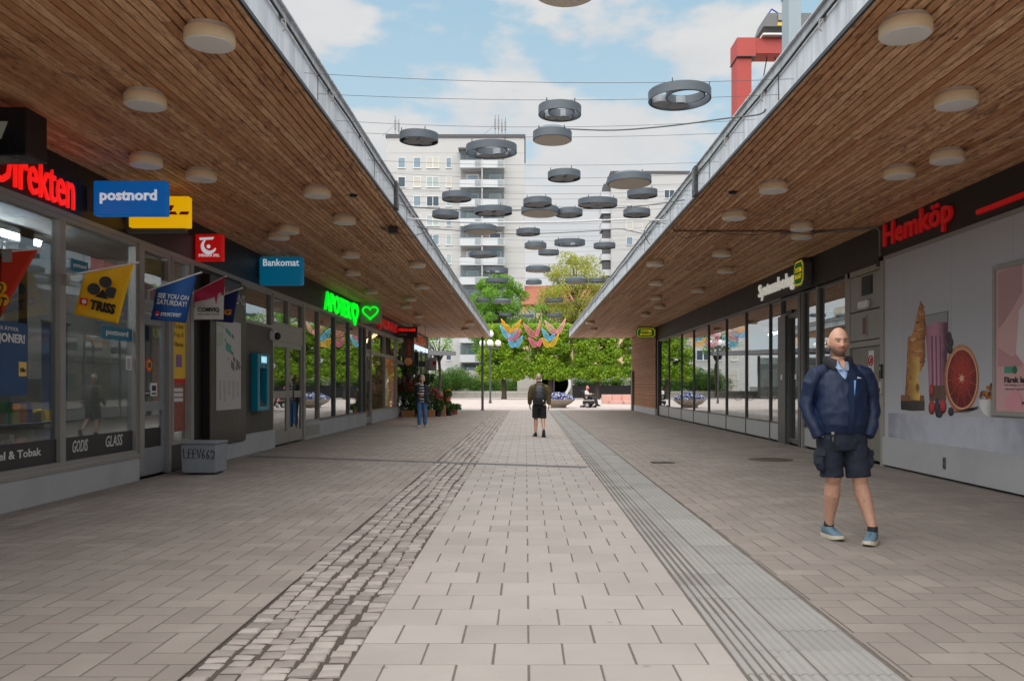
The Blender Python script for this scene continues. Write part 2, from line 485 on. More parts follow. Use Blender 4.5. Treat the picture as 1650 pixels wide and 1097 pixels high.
# --- tactile path: two rows of ribbed tiles
bed = sheet("tactile_path", 1.0, Y0, 2.0, Y1, -0.007, BED)
def rib_mesh():
    b = B(); w, l = 0.352, 0.348; n = 7; p = w / n
    prof = [(-w / 2, -0.04), (-w / 2, -0.006)]
    for i in range(n):
        a = -w / 2 + i * p
        prof += [(a + p * 0.10, -0.005), (a + p * 0.32, 0.002), (a + p * 0.68, 0.002), (a + p * 0.90, -0.005)]
    prof += [(w / 2, -0.006), (w / 2, -0.04)]
    k = len(prof)
    for yy in (-l / 2, l / 2): b.v += [(x, yy, z) for x, z in prof]
    for i in range(k - 1): b.face([i, i + 1, k + i + 1, k + i][::1])
    b.face(list(range(k))); b.face([k + i for i in range(k - 1, -1, -1)])
    me = b.mesh("tactile_tile", TACT)
    bm = bmesh.new(); bm.from_mesh(me); bmesh.ops.recalc_face_normals(bm, faces=bm.faces); bm.to_mesh(me); bm.free()
    return me
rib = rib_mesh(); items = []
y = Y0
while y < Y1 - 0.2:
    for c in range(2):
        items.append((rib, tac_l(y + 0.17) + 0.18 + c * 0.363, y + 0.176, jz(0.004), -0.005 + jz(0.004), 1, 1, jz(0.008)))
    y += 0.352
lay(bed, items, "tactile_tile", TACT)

# --- drain channel crossing the street
a, b_ = Vector((-5.3, 16.15, 0.006)), Vector((1.02, 13.95, 0.006))
d = (b_ - a).normalized(); n_ = Vector((-d.y, d.x, 0)) * 0.12
t_ = thing("drain_channel", "dark grey concrete drain strip crossing the paving from the left shopfront", "drain", (a + b_) / 2)
ch = M("channel_concrete", lin(112, 112, 112), 0.7, 0.12, 5, 0.2)
L = (b_ - a).length; k = 12
for i in range(k):
    p, q = a + d * (L * i / k + 0.006), a + d * (L * (i + 1) / k - 0.006)
    bb = B().prism([p + n_, p - n_, q - n_, q + n_], (0, 0, -0.03)); bb.build("channel_block", ch, t_)
sl_ = B().prism([a + n_ * 0.12 + Vector((0, 0, 0.001)), a - n_ * 0.12 + Vector((0, 0, 0.001)), b_ - n_ * 0.12 + Vector((0, 0, 0.001)), b_ + n_ * 0.12 + Vector((0, 0, 0.001))], (0, 0, 0.002))
sl_.build("slot", BLACK, t_)
# --- manhole cover and gully grate
iron = M("cast_iron", lin(96, 84, 74), 0.6, 0.25, 20, 0.3)
t_ = thing("manhole_cover", "round brown iron manhole cover in the paving near the glass doors", "manhole cover", (4.5, 15.4, 0.004))
b = B().cyl((4.5, 15.4, -0.03), 0.40, 0.038, 36); b.build("rim", iron, t_)
b = B().cyl((4.5, 15.4, -0.03), 0.35, 0.041, 36)
for i in range(-4, 5):
    for j in range(-4, 5):
        if i * i + j * j < 17: b.box(4.5 + i * 0.07 - 0.02, 15.4 + j * 0.07 - 0.02, 0.010, 4.5 + i * 0.07 + 0.02, 15.4 + j * 0.07 + 0.02, 0.014)
b.build("cover", iron, t_)
t_ = thing("gully_grate", "rectangular rusty gully grate set in the right paving", "drain grate", (2.42, 14.8, 0.004))
B().box(2.22, 14.66, -0.03, 2.62, 14.94, 0.006).build("frame", BLACK, t_)
for i in range(7):
    x = 2.245 + i * 0.055; B().box(x, 14.68, 0.0, x + 0.03, 14.92, 0.012).build("bar", iron, t_)

# ================================================================== SHOP BUILDINGS WITH CANOPIES
SOF = 4.11; XL, XR = -5.6, 6.15; EL, ER = -2.03, 2.47
def wood_mat(name, c1, c2, dark, stretch):
    m, t, b, o = newmat(name)
    oi = N(t, 'ShaderNodeObjectInfo').outputs['Random']
    tc_ = N(t, 'ShaderNodeTexCoord').outputs['Object']
    off = N(t, 'ShaderNodeCombineXYZ', {0: N(t, 'ShaderNodeMath', {0: oi, 1: 91.0}, operation='MULTIPLY').outputs[0], 1: N(t, 'ShaderNodeMath', {0: oi, 1: 57.0}, operation='MULTIPLY').outputs[0]}).outputs[0]
    v = N(t, 'ShaderNodeVectorMath', {0: tc_, 1: off}, operation='ADD').outputs[0]
    vs_ = mapv(t, v, stretch)
    grain = nz3(t, vs_, 9, 8, 0.7)
    col = mixc(t, oi, c1, c2)
    col = mixc(t, ramp(t, grain, 0.43, 0.70), col, tuple(x * 0.55 for x in c1))
    # dark weathering scars and knots
    mv = mapv(t, v, (4.0, 1.0, 1.0))
    sc = ramp(t, nz3(t, mv, 3.2, 7, 0.70), 0.50, 0.64)
    zone = ramp(t, nz3(t, N(t, 'ShaderNodeNewGeometry').outputs['Position'], 0.7, 4), 0.36, 0.56)
    sc2 = N(t, 'ShaderNodeMath', {0: sc, 1: zone}, operation='MULTIPLY').outputs[0]
    col = mixc(t, N(t, 'ShaderNodeMath', {0: sc2, 1: 0.85}, operation='MULTIPLY').outputs[0], col, dark)
    kn = N(t, 'ShaderNodeTexVoronoi', {'Vector': mapv(t, v, (1.0, 0.55, 1.0)), 'Scale': 3.2, 'Randomness': 1.0}).outputs['Distance']
    col = mixc(t, ramp(t, kn, 0.035, 0.065, (1, 1, 1), (0, 0, 0)), col, tuple(x * 0.45 for x in dark))
    t.links.new(col, b.inputs['Base Color']); b.inputs['Roughness'].default_value = 0.62
    bump(t, b, grain, 0.3, 0.004)
    return m
WOOD = wood_mat("soffit_timber", lin(196, 138, 92), lin(246, 202, 156), lin(96, 54, 34), (6, 0.5, 6))
BACKB = M("soffit_gap", (0.012, 0.008, 0.006), 0.9, 0.1, 3)
def streaky(name, col, d):
    m, t, b, o = newmat(name)
    g = N(t, 'ShaderNodeNewGeometry').outputs['Position']
    f = nz3(t, mapv(t, g, (3, 3, 0.35)), 2.2, 7, 0.65); f2 = nz3(t, g, 5, 5)
    cc = mixc(t, ramp(t, f, 0.38, 0.66), col, tuple(x * (1 - d) for x in col))
    cc = mixc(t, ramp(t, f2, 0.58, 0.75), cc, tuple(x * (1 - d * 0.7) for x in col))
    t.links.new(cc, b.inputs['Base Color']); b.inputs['Roughness'].default_value = 0.42; b.inputs['Metallic'].default_value = 0.0
    return m
ZINC = streaky("zinc_fascia", lin(214, 218, 223), 0.40)
ZINC2 = streaky("grey_coping", lin(186, 190, 192), 0.5)
YE = 47.7
LB = thing("shop_building", "long low shop building on the left with dark fascia and timber canopy", "building", (-5.6, 20, 0))
RB = thing("shop_building", "long low shop building on the right with glass front and timber canopy", "building", (6.15, 20, 0))
BLD = {'L': LB, 'R': RB}
def sx(side, o): return XL + o if side == 'L' else XR - o
def sbox(b, side, y0, y1, z0, z1, o0, o1, m=0):
    return b.box(sx(side, o0), y0, z0, sx(side, o1), y1, z1, m)
def canopy(side):
    bl = BLD[side]; sg = 1 if side == 'L' else -1
    xe = EL if side == 'L' else ER; xw = XL - 0.05 if side == 'L' else XR + 0.05
    b = B()
    b.box(xe - 0.03 * sg, -1.0, SOF + 0.026, xw, YE - 0.01, SOF + 0.10, 0)
    cn = b.build("canopy", BACKB, bl)
    W_ = abs(xe - xw); n = int(W_ / 0.0908); pitch = W_ / n
    lens = {}
    for i in range(n):
        x = min(xe, xw) + (i + 0.5) * pitch
        cuts = [-1.0]; yy = -1.0 + 2.5 + R.random() * 5
        while yy < YE - 2.5: cuts.append(yy); yy += 6.2 + R.random() * 1.6
        cuts.append(YE)
        for a, b_ in zip(cuts, cuts[1:]):
            if b_ < 4.0: continue
            key = round(b_ - a, 1)
            if key not in lens:
                h, w = 0.022, pitch - 0.019
                q = B()
                l2 = key / 2 - 0.002
                for yy2 in (-l2, l2):
                    q.v += [(-w / 2, yy2, h), (-w / 2, yy2, 0.004), (-w / 2 + 0.004, yy2, 0), (w / 2 - 0.004, yy2, 0), (w / 2, yy2, 0.004), (w / 2, yy2, h)]
                for k in range(6): q.face([k, 6 + k, 6 + (k + 1) % 6, (k + 1) % 6])
                q.face([5, 4, 3, 2, 1, 0]); q.face([6, 7, 8, 9, 10, 11])
                me = q.mesh("plank", WOOD)
                bm = bmesh.new(); bm.from_mesh(me); bmesh.ops.recalc_face_normals(bm, faces=bm.faces); bm.to_mesh(me); bm.free()
                lens[key] = me
            loc = Vector((x, (a + b_) / 2, SOF + jz(0.003))) - wloc(cn)
            o = addobj("plank", lens[key], cn, loc); o.scale = (1, (b_ - a) / key, 1)
    # slab roof
    B().box(xw - 6 * sg, -1.0, SOF + 0.10, xe - 0.10 * sg, YE, SOF + 0.40).build("roof", M("roof_felt", (0.06, 0.06, 0.06), 0.9), bl)
    # edge: thin dark trim, zinc panels, coping
    e = xe
    B().box(e - 0.02 * sg, -1.0, SOF - 0.022, e + 0.004 * sg, YE + 0.004, SOF + 0.012).build("edge_trim", STEEL_D, bl)
    y = -1.0; i = 0
    while y < YE - 0.1:
        y2 = min(y + 3.06, YE)
        B().box(e - 0.02 * sg, y + 0.006, SOF + 0.012, e + 0.0 * sg, y2 - 0.006, SOF + 0.27).build("fascia_panel", ZINC, bl)
        B().box(e - 0.10 * sg, y + 0.004, SOF + 0.27, e - 0.028 * sg, y2 - 0.004, SOF + 0.44).build("coping_panel", ZINC2, bl)
        B().box(e - 0.004 * sg, y2 - 0.010, SOF + 0.03, e + 0.006 * sg, y2 - 0.002, SOF + 0.28).build("strap", STEEL_D, bl)
        y = y2; i += 1
    B().box(e - 0.35 * sg, -1.0, SOF + 0.44, e + 0.0 * sg, YE, SOF + 0.455).build("coping_cap", ZINC, bl)
    # far end of the canopy
    B().box(min(xe, xw), YE, SOF - 0.02, max(xe, xw), YE + 0.02, SOF + 0.44).build("end_fascia", ZINC, bl)
    return cn
CANL = canopy('L'); CANR = canopy('R')
# walls, plinths, floors and ceilings of the shops
def shell(side, zf0):
    bl = BLD[side]; b = B()
    wm = M("inner_wall", lin(120, 116, 110), 0.8, 0.1, 1)
    b = B(); sbox(b, side, -1.0, YE, 0, SOF + 0.1, -7.2, -7.0); b.build("back_wall", wm, bl)
    b = B(); sbox(b, side, -1.0, -0.9, 0, SOF, -7.0, 0.0); sbox(b, side, YE - 0.15, YE, 0, SOF, -7.0, -0.03); b.build("end_wall", RENDERW, bl)
    b = B(); sbox(b, side, -1.0, YE, 0.0, 0.012, -7.0, -0.10); b.build("shop_floor", M("shop_floor", lin(110, 104, 98), 0.4, 0.15, 2), bl)
    b = B(); sbox(b, side, -1.0, YE, 3.50, 3.54, -7.0, -0.12); b.build("shop_ceiling", M("shop_ceiling", lin(150, 150, 150), 0.8, 0.05, 1), bl)
    b = B(); sbox(b, side, -1.0, YE - 0.05, zf0, SOF + 0.02, -0.12, 0.03); b.build("fascia_board", BLACK if side == 'L' else M("brown_black_board", lin(46, 42, 40), 0.55, 0.1, 1), bl)
shell('L', 3.40); shell('R', 3.47)
def partition(side, y, col=lin(120, 116, 110)):
    b = B(); sbox(b, side, y - 0.05, y + 0.05, 0.012, 3.5, -7.0, -0.12); b.build("partition_wall", M("partition%d" % int(y), col, 0.8, 0.1, 1), BLD[side])
for y in (14.3, 18.5, 29.6, 36.2): partition('L', y)
for y in (15.9,): partition('R', y)
def win(side, y0, y1, z0, z1, fw=0.05, glass=None, fm=None, proud=0.035, name="window"):
    """one glazed bay: a frame and its pane"""
    bl = BLD[side]; b = B()
    sbox(b, side, y0, y1, z0, z0 + fw, -0.07, proud); sbox(b, side, y0, y1, z1 - fw, z1, -0.07, proud)
    sbox(b, side, y0, y0 + fw, z0 + fw, z1 - fw, -0.07, proud); sbox(b, side, y1 - fw, y1, z0 + fw, z1 - fw, -0.07, proud)
    f = b.build(name, fm or ALU, bl)
    b = B(); sbox(b, side, y0 + fw - 0.005, y1 - fw + 0.005, z0 + fw - 0.005, z1 - fw + 0.005, -0.03, -0.022)
    b.build("pane", glass or GLASS, f)
    return f
def solid(side, y0, y1, z0, z1, m, name="panel", proud=0.02, back=-0.08, bevel=0.0):
    b = B(); sbox(b, side, y0, y1, z0, z1, back, proud); return b.build(name, m, BLD[side], bevel)
T = 3.40
# ---- left front, from the kiosk window nearest the camera to the flower shop
for a_, b__ in ((6.2, 8.0), (8.0, 10.08), (10.08, 12.02)): win('L', a_, b__, 0.38, T, 0.06, GLASS_K)
solid('L', -0.9, 6.2, 0.0, T, PLINTH, "wall")
solid('L', 6.2, 12.02, 0.0, 0.38, PLINTH, "plinth", 0.06)
solid('L', 6.2, 8.0, 0.30, 0.39, ALU, "sill", 0.075, 0.06); solid('L', 8.0, 12.02, 0.33, 0.375, ALU, "sill", 0.075, 0.06)
GREYFILM = M("dark_window_film", lin(58, 57, 58), 0.5, 0.05, 2)
for a, b_ in ((6.26, 7.94), (8.06, 10.02), (10.14, 11.96)):
    solid('L', a, b_, 0.44, 0.72, GREYFILM, "window_film", -0.012, -0.020)
solid('L', 12.02, 12.16, 0.12, T, ALU, "post", 0.07)
# entry door leaf, its posts, top light and side light
DOORG = M("grey_door_paint", lin(140, 143, 148), 0.45, 0.06, 3, dirt=0.12)
def door(side, y0, y1, z1, panels, m, off=-0.04, hinge=True, handle=None):
    bl = BLD[side]; b = B(); st = 0.12
    sbox(b, side, y0, y0 + st, 0.03, z1, off - 0.05, off); sbox(b, side, y1 - st, y1, 0.03, z1, off - 0.05, off)
    zs = sorted(panels); prev = 0.03
    for a, c in zs:
        sbox(b, side, y0 + st, y1 - st, prev, a, off - 0.05, off); prev = c
    sbox(b, side, y0 + st, y1 - st, prev, z1, off - 0.05, off)
    dr = b.build("door", m, bl)
    for a, c in zs:
        b = B(); sbox(b, side, y0 + st - 0.004, y1 - st + 0.004, a - 0.004, c + 0.004, off - 0.028, off - 0.020); b.build("pane", GLASS if side == 'L' else GLASS_R, dr)
    if hinge:
        for z in (0.35, 1.25, 2.1):
            b = B(); b.cyl((sx(side, off + 0.015), y1 + 0.012, z - 0.07), 0.016, 0.14, 10); b.build("hinge", ALU, dr)
    if handle:
        b = B(); yy = handle
        b.bar((sx(side, off + 0.06), yy, 0.95), (sx(side, off + 0.06), yy, 1.55), 0.018, 0, 8)
        b.bar((sx(side, off), yy, 1.0), (sx(side, off + 0.06), yy, 1.0), 0.012, 0, 6); b.bar((sx(side, off), yy, 1.5), (sx(side, off + 0.06), yy, 1.5), 0.012, 0, 6)
        b.build("handle", STEEL_D, dr)
    return dr
kd = door('L', 12.20, 13.12, 2.42, [(0.42, 0.98), (1.12, 2.28)], DOORG)
b = B(); sbox(b, 'L', 12.34, 12.98, 0.43, 0.72, -0.058, -0.055); b.build("lower_film", BLACK, kd)
solid('L', 13.12, 13.20, 0.0, T, ALU, "post", 0.02)
win('L', 12.16, 13.12, 2.46, T, 0.07); win('L', 13.20, 13.90, 2.75, T, 0.06); win('L', 13.20, 13.90, 0.42, 2.75, 0.06)
solid('L', 13.20, 13.90, 0.0, 0.42, STEEL_D, "plinth", 0.0)
solid('L', 13.90, 14.02, 0.0, T, ALU, "post", 0.05); solid('L', 14.02, 14.5, 0.0, T, BLACK, "panel", 0.0)
solid('L', 12.02, 18.4, T - 0.02, T + 0.06, ALU, "head_rail", 0.045)
solid('L', 6.2, 12.02, T, T + 0.06, ALU, "head_rail", 0.05)
# wall behind the map and the cash machine
solid('L', 14.5, 18.4, 0.0, 0.40, PLINTH, "plinth", 0.10)
solid('L', 14.5, 16.4, 0.40, T, STEEL_D, "panel", 0.0)
solid('L', 16.4, 18.4, 0.40, 2.62, GREYP, "panel", 0.04)
win('L', 16.4, 18.4, 2.62, T, 0.06)
# double doors with top lights
for a, b_ in ((18.46, 19.70), (19.72, 20.96)):
    win('L', a, b_, 2.72, T, 0.07)
solid('L', 18.40, 21.0, 2.36, 2.72, ALU, "transom", 0.03)
solid('L', 18.40, 18.46, 0.0, 2.36, ALU, "post", 0.05); solid('L', 20.96, 21.15, 0.0, T, ALU, "post", 0.05)
door('L', 18.46, 19.70, 2.36, [(0.30, 1.08), (1.24, 2.24)], ALU, 0.01, False)
door('L', 19.72, 20.96, 2.36, [(0.30, 1.08), (1.24, 2.24)], ALU, 0.01, False, handle=19.95)
solid('L', 18.40, 36.1, T, T + 0.06, ALU, "head_rail", 0.04)
# pharmacy bays
for a, b_ in ((21.15, 22.6), (22.6, 24.5), (24.5, 26.5), (26.5, 28.5), (28.5, 29.2)):
    win('L', a, b_, 0.42, T, 0.055, fm=ALU_D if a > 22 else ALU)
solid('L', 21.15, 29.2, 0.0, 0.42, PLINTH, "plinth", 0.05)
solid('L', 21.2, 22.55, 0.08, 0.34, M("vent_panel", lin(150, 148, 142), 0.6), "vent_panel", 0.06, 0.05)
door('L', 29.22, 30.25, 2.55, [(0.25, 2.4)], ALU, 0.0, False, handle=29.45)
win('L', 29.2, 30.25, 2.58, T, 0.06)
for a, b_ in ((30.25, 33.2), (33.2, 36.1)):
    win('L', a, b_, 0.42, 2.55, 0.06); win('L', a, b_, 2.55, T, 0.06)
solid('L', 30.25, 36.1, 0.0, 0.42, PLINTH, "plinth", 0.05)
# recessed flower shop front
for k in range(5):
    a = 36.3 + k * 2.24
    win('L', a, a + 2.2, 0.0 if k in (1, 3) else 0.4, 2.4, 0.06); win('L', a, a + 2.2, 2.42, T, 0.06)
    if k not in (1, 3): solid('L', a, a + 2.24, 0.0, 0.4, PLINTH, "plinth", 0.03)
solid('L', 36.1, 47.6, T, T + 0.06, ALU, "head_rail", 0.04)
solid('L', 47.52, 47.69, 0.0, SOF, WHITE, "post", 0.10)

# ---- right front
RM = 3.43
PANEL = M("grey_spandrel", lin(170, 172, 172), 0.4, 0.05, 2)
edges = [18.5 + 1.62, 21.1, 23.4, 25.7, 28.2, 30.7, 33.1, 36.0, 38.6]
for a, b_ in zip(edges, edges[1:]):
    win('R', a, b_, 0.44, RM, 0.035, GLASS_R, ALU_D, 0.006); solid('R', a + 0.02, b_ - 0.02, 0.04, 0.44, PANEL, "spandrel", 0.0)
    solid('R', b_ - 0.022, b_ + 0.022, 0.0, RM, ALU_D, "mullion", 0.018)
    solid('R', a + 0.03, b_ - 0.03, RM, RM + 0.05, ALU, "head_rail", 0.03)
for a, b_ in ((16.0, 17.55), (17.55, 18.5)):
    win('R', a, b_, 0.44, RM, 0.045, GLASS_R, ALU_D, 0.01); solid('R', a + 0.02, b_ - 0.02, 0.04, 0.44, PANEL, "spandrel", 0.0)
    solid('R', b_ - 0.03, b_ + 0.03, 0.0, RM, ALU, "mullion", 0.06)
solid('R', 38.55, 38.9, 0.0, 3.5, STEEL_D, "post", 0.06)
# entrance of the glass front: dark sliding door and frame
solid('R', 18.53, 18.70, 0.0, RM, ALU_D, "post", 0.08); solid('R', 19.55, 20.10, 0.0, 3.0, ALU_D, "post", 0.10)
win('R', 18.70, 19.55, 0.06, 3.0, 0.09, GLASS_R, ALU_D); win('R', 18.70, 20.10, 3.0, RM, 0.06, GLASS_R, ALU_D)
b = B(); sbox(b, 'R', 19.02, 19.16, 1.5, 1.62, -0.006, 0.0); sbox(b, 'R', 19.75, 19.87, 1.5, 1.62, 0.101, 0.104); b.build("door_sticker", WHITE, RB)
b = B(); sbox(b, 'R', 19.1, 19.5, 3.02, 3.10, 0.0, 0.09); b.build("door_sensor", BLACK, RB, 0.01)
# slatted timber end
SLW = wood_mat("slat_timber", lin(176, 120, 80), lin(206, 150, 106), lin(120, 70, 42), (1, 0.6, 8))
tb = thing("timber_wall", "warm brown wall of horizontal timber slats at the far right end", "wall", (6.12, 43, 0))
B().box(6.06, 38.92, 0.30, 6.14, YE, SOF - 0.03).build("backing", M("dark_backing", (0.05, 0.03, 0.02), 0.9), tb)
nsl = 48; pz = (SOF - 0.35) / nsl
slm = B().box(0, 38.92, 0, 0.035, YE - 0.02, pz - 0.020).mesh("slat", SLW, Vector((0, 43, 0)))
for i in range(nsl):
    addobj("slat", slm, tb, Vector((6.025 + jz(0.006), 43, 0.31 + i * pz)) - wloc(tb))
B().box(6.0, 38.92, 0.0, 6.14, YE, 0.30).build("plinth", PLINTH, tb, 0.01)
b = B().box(5.90, 46.5, 0.0, 6.02, 47.0, 2.2); b.build("steel_post", ALU_D, tb, 0.01)
# seams of the wall film
# mural wall (nearer right) and the service door bay
XM = 6.05
solid('R', -0.9, 14.12, 0.50, 3.47, M("mural_wall", lin(182, 184, 190), 0.5, 0.03, 1), "wall", 0.10)
solid('R', -0.9, 14.14, 0.035, 0.50, PLINTH, "plinth", 0.13)
solid('R', -0.9, 14.12, 0.0, 0.035, BLACK, "base_gap", 0.04)
for k in range(9): solid('R', 1.4 + k * 1.5, 1.404 + k * 1.5, 0.51, 3.46, M('film_seam', lin(140, 142, 148), 0.6), 'panel_seam', 0.1006, 0.099)
solid('R', -0.9, 14.12, 3.47, 3.53, ALU, "head_rail", 0.12)
solid('R', 14.12, 14.26, 0.0, 3.47, M("beige_steel", lin(150, 146, 138), 0.5, 0.06, 3, dirt=0.15), "post", 0.12)
BEI = MC["beige_steel"]
solid('R', 14.26, 15.86, 2.72, 3.36, BEI, "panel", 0.05, bevel=0.008); solid('R', 14.26, 15.86, 2.18, 2.70, BEI, "panel", 0.05, bevel=0.008)
solid('R', 14.26, 15.86, 2.06, 2.16, BEI, "transom", 0.07); solid('R', 15.74, 15.98, 0.0, 3.47, BEI, "post", 0.06)
solid('R', 14.26, 15.86, 3.37, 3.47, BEI, "transom", 0.06)
sd_ = solid('R', 14.30, 15.70, 0.05, 2.05, M("taupe_door", lin(126, 122, 114), 0.5, 0.06, 3, dirt=0.12), "door", 0.03)
b = B(); sbox(b, 'R', 14.42, 14.50, 0.98, 1.06, 0.03, 0.09); b.bar((sx('R', 0.085), 14.46, 1.02), (sx('R', 0.085), 14.60, 1.02), 0.010, 0, 6); b.build("handle", ALU, sd_)
lv = solid('R', 14.72, 15.20, 2.98, 3.32, BLACK, "louvre", 0.055)
for i in range(6):
    b = B(); z = 3.00 + i * 0.052
    b.prism([(sx('R', 0.055), 14.74, z), (sx('R', 0.085), 14.74, z - 0.012), (sx('R', 0.085), 14.74, z), (sx('R', 0.055), 14.74, z + 0.012)], (0, 0.44, 0)); b.build("slat", M("grey_louvre", (0.05, 0.05, 0.05), 0.5), lv)
# ================================================================== BACKGROUND
def far_glass():
    m, t, b, o = newmat("far_window_glass")
    r = N(t, 'ShaderNodeObjectInfo').outputs['Random']
    n = t.nodes.new('ShaderNodeValToRGB'); n.color_ramp.interpolation = 'CONSTANT'; e = n.color_ramp.elements
    for i, (p, c) in enumerate(((0.0, (70, 84, 96)), (0.28, (128, 146, 158)), (0.55, (168, 180, 178)), (0.78, (196, 190, 178)))):
        q = e[i] if i < 2 else e.new(p)
        q.position = p; q.color = c4(lin(*c))
    t.links.new(r, n.inputs[0]); t.links.new(n.outputs[0], b.inputs['Base Color']); b.inputs['Roughness'].default_value = 0.15
    return m
WINGL = far_glass()
WINFR = M("far_window_frame", (0.75, 0.75, 0.74), 0.5, 0.03, 1)
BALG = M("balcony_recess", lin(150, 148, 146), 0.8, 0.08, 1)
BALR = M("balcony_front", lin(200, 202, 204), 0.6, 0.05, 1)
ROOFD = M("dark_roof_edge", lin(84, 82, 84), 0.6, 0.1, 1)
def simple_window(parent, x0, x1, z0, z1, y, shared={}):
    """window set in a wall facing -Y at y"""
    key = (round(x1 - x0, 2), round(z1 - z0, 2))
    if key not in shared:
        w, h = key; f = 0.07
        b = B(); b.box(-w / 2 - f, -0.05, -h / 2 - f, w / 2 + f, 0, -h / 2); b.box(-w / 2 - f, -0.05, h / 2, w / 2 + f, 0, h / 2 + f)
        b.box(-w / 2 - f, -0.05, -h / 2, -w / 2, 0, h / 2); b.box(w / 2, -0.05, -h / 2, w / 2 + f, 0, h / 2)
        if w > 1.5: b.box(-0.05, -0.05, -h / 2, 0.05, 0, h / 2)
        b.box(-w / 2 - f - 0.05, -0.14, -h / 2 - f - 0.05, w / 2 + f + 0.05, 0, -h / 2 - f)
        m1 = b.mesh("window", WINFR)
        m2 = B().box(-w / 2, -0.015, -h / 2, w / 2, 0.0, h / 2).mesh("pane", WINGL)
        shared[key] = (m1, m2)
    c = Vector(((x0 + x1) / 2, y, (z0 + z1) / 2))
    o = addobj("window", shared[key][0], parent, c - wloc(parent)); addobj("pane", shared[key][1], o)
def tower(name, label, x0, x1, y, depth, top, floors, bx, wins, antenna=True, bal_at=None):
    t = thing(name, label, "building", ((x0 + x1) / 2, y, 0), "white apartment towers behind the trees")
    B().box(x0, y, 0, x1, y + depth, top).build("wall", RENDERW, t)
    B().box(x0 - 0.15, y - 0.15, top, x1 + 0.15, y + depth, top + 0.45).build("roof", ROOFD, t)
    B().prism([Vector((x1 - 4.5, y + 3, top + 0.45)), Vector((x1 + 0.1, y + 3, top + 0.45)), Vector((x1 + 0.1, y + 3, top + 1.1)), Vector((x1 - 0.6, y + 3, top + 1.1))], (0, 4, 0)).build("stair_roof", ROOFD, t)
    fh = 2.8
    jb = B()
    for k in range(floors + 2): jb.box(x0 - 0.01, y - 0.012, top - 3.1 - k * fh + 0.85, x1 + 0.01, y + 0.5, top - 3.1 - k * fh + 0.89)
    jb.build('panel_joint', M('tower_joint', lin(168, 166, 164), 0.8), t)
    for k in range(floors):
        z = top - 3.1 - (k + 1) * fh + 0.9 + 1.35
        if z < 2: break
        for a, w in wins:
            simple_window(t, a, a + w, z - 0.7, z + 0.7 if w > 0.95 else z + 0.7, y)
        if bx:
            a, c = bx
            zb = z - 0.95
            m = (a + c) / 2
            for p, q in ((a, m - 0.08), (m + 0.08, c)):
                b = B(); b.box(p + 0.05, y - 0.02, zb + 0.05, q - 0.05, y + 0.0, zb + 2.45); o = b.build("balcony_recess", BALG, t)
                B().box(p + 0.9, y - 0.05, zb + 0.1, q - 0.5, y - 0.02, zb + 2.0).build("balcony_door", WINFR, t)
                B().box(p + 1.0, y - 0.06, zb + 0.9, q - 0.6, y - 0.05, zb + 1.9).build("pane", WINGL, t)
                B().box(p, y - 1.30, zb - 0.12, q, y, zb + 0.02).build("balcony_slab", BALR, t)
                B().box(p, y - 1.34, zb - 0.12, q, y - 1.28, zb + 1.0).build("balcony_front", BALR, t)
                B().box(p, y - 1.35, zb + 1.0, q, y - 1.27, zb + 1.06).build("balcony_rail", ROOFD, t)
                if (k * 3 + int(p * 7)) % 4 != 1:
                    B().box(p + 0.05, y - 1.33, zb + 1.06, q - 0.05, y - 1.31, zb + 2.4).build("balcony_glazing", BGL, t)
                B().box(q - 0.95, y - 1.37, zb + 0.02, q - 0.1, y - 1.345, zb + 0.9).build("balcony_screen", M("balcony_screen", lin(150, 156, 160), 0.4), t)
            B().box(m - 0.08, y - 1.3, zb - 0.1, m + 0.08, y, zb + 2.6).build("balcony_pier", RENDERW, t)
    if bx:
        a, c = bx
        B().box(a - 0.2, y - 1.5, top - 3.1 + 1.0, c + 0.1, y, top - 3.1 + 1.25).build("balcony_roof", ROOFD, t)
    if antenna:
        for ax, hs in ((x0 + 1.1, (3.0, 2.6)), (x1 - 4.3, (3.2, 3.2, 2.6, 2.8))):
            b = B()
            for i, h in enumerate(hs):
                xx = ax + i * 0.5
                b.bar((xx, y + 1, top + 0.4), (xx, y + 1, top + 0.45 + h), 0.05); b.box(xx - 0.13, y + 0.9, top + h * 0.5, xx + 0.13, y + 1.1, top + h * 0.95)
            b.bar((ax - 2, y + 1, top + 0.45), (ax, y + 1, top + 2.2), 0.03)
            b.build("antenna_mast", M("antenna_grey", (0.25, 0.25, 0.26), 0.5), t)
    return t
BGL = glass_mat("balcony_glass", (0.72, 0.78, 0.80), 0.08)
X0 = P(623, 0, 122).x; X1 = P(845, 0, 122).x
fx = lambda px: P(px, 0, 122).x
tower("apartment_tower", "tall white apartment tower with a stack of glazed balconies and roof antennas", X0, X1, 122, 14, P(0, 222, 122).z, 13,
      (fx(742), fx(813)), [(fx(642), .95), (fx(667), .95), (fx(688), 1.7), (fx(719.5), .65)])
g = lambda px: P(px, 0, 150).x
tw2 = tower("apartment_tower", "white apartment tower behind the yellow-green tree, partly hidden by the right canopy", g(985), g(1170), 150, 14, P(0, 280, 150).z, 13,
      None, [(g(1035), 1.0), (g(1010), 1.0), (g(1071), 1.7), (g(1100), 1.7)], False)
for k in range(12):
    z = P(0, 280, 150).z - 4.0 - k * 2.8
    B().box(g(970), 151, z - 0.1, g(985), 156, z + 1.0).build("balcony_front", BALR, tw2); B().box(g(970), 151, z + 1.0, g(985), 156, z + 1.12).build("balcony_rail", ROOFD, tw2)
    B().box(g(974), 151.3, z + 1.12, g(985), 155, z + 2.5).build("balcony_recess", ROOFD, tw2)
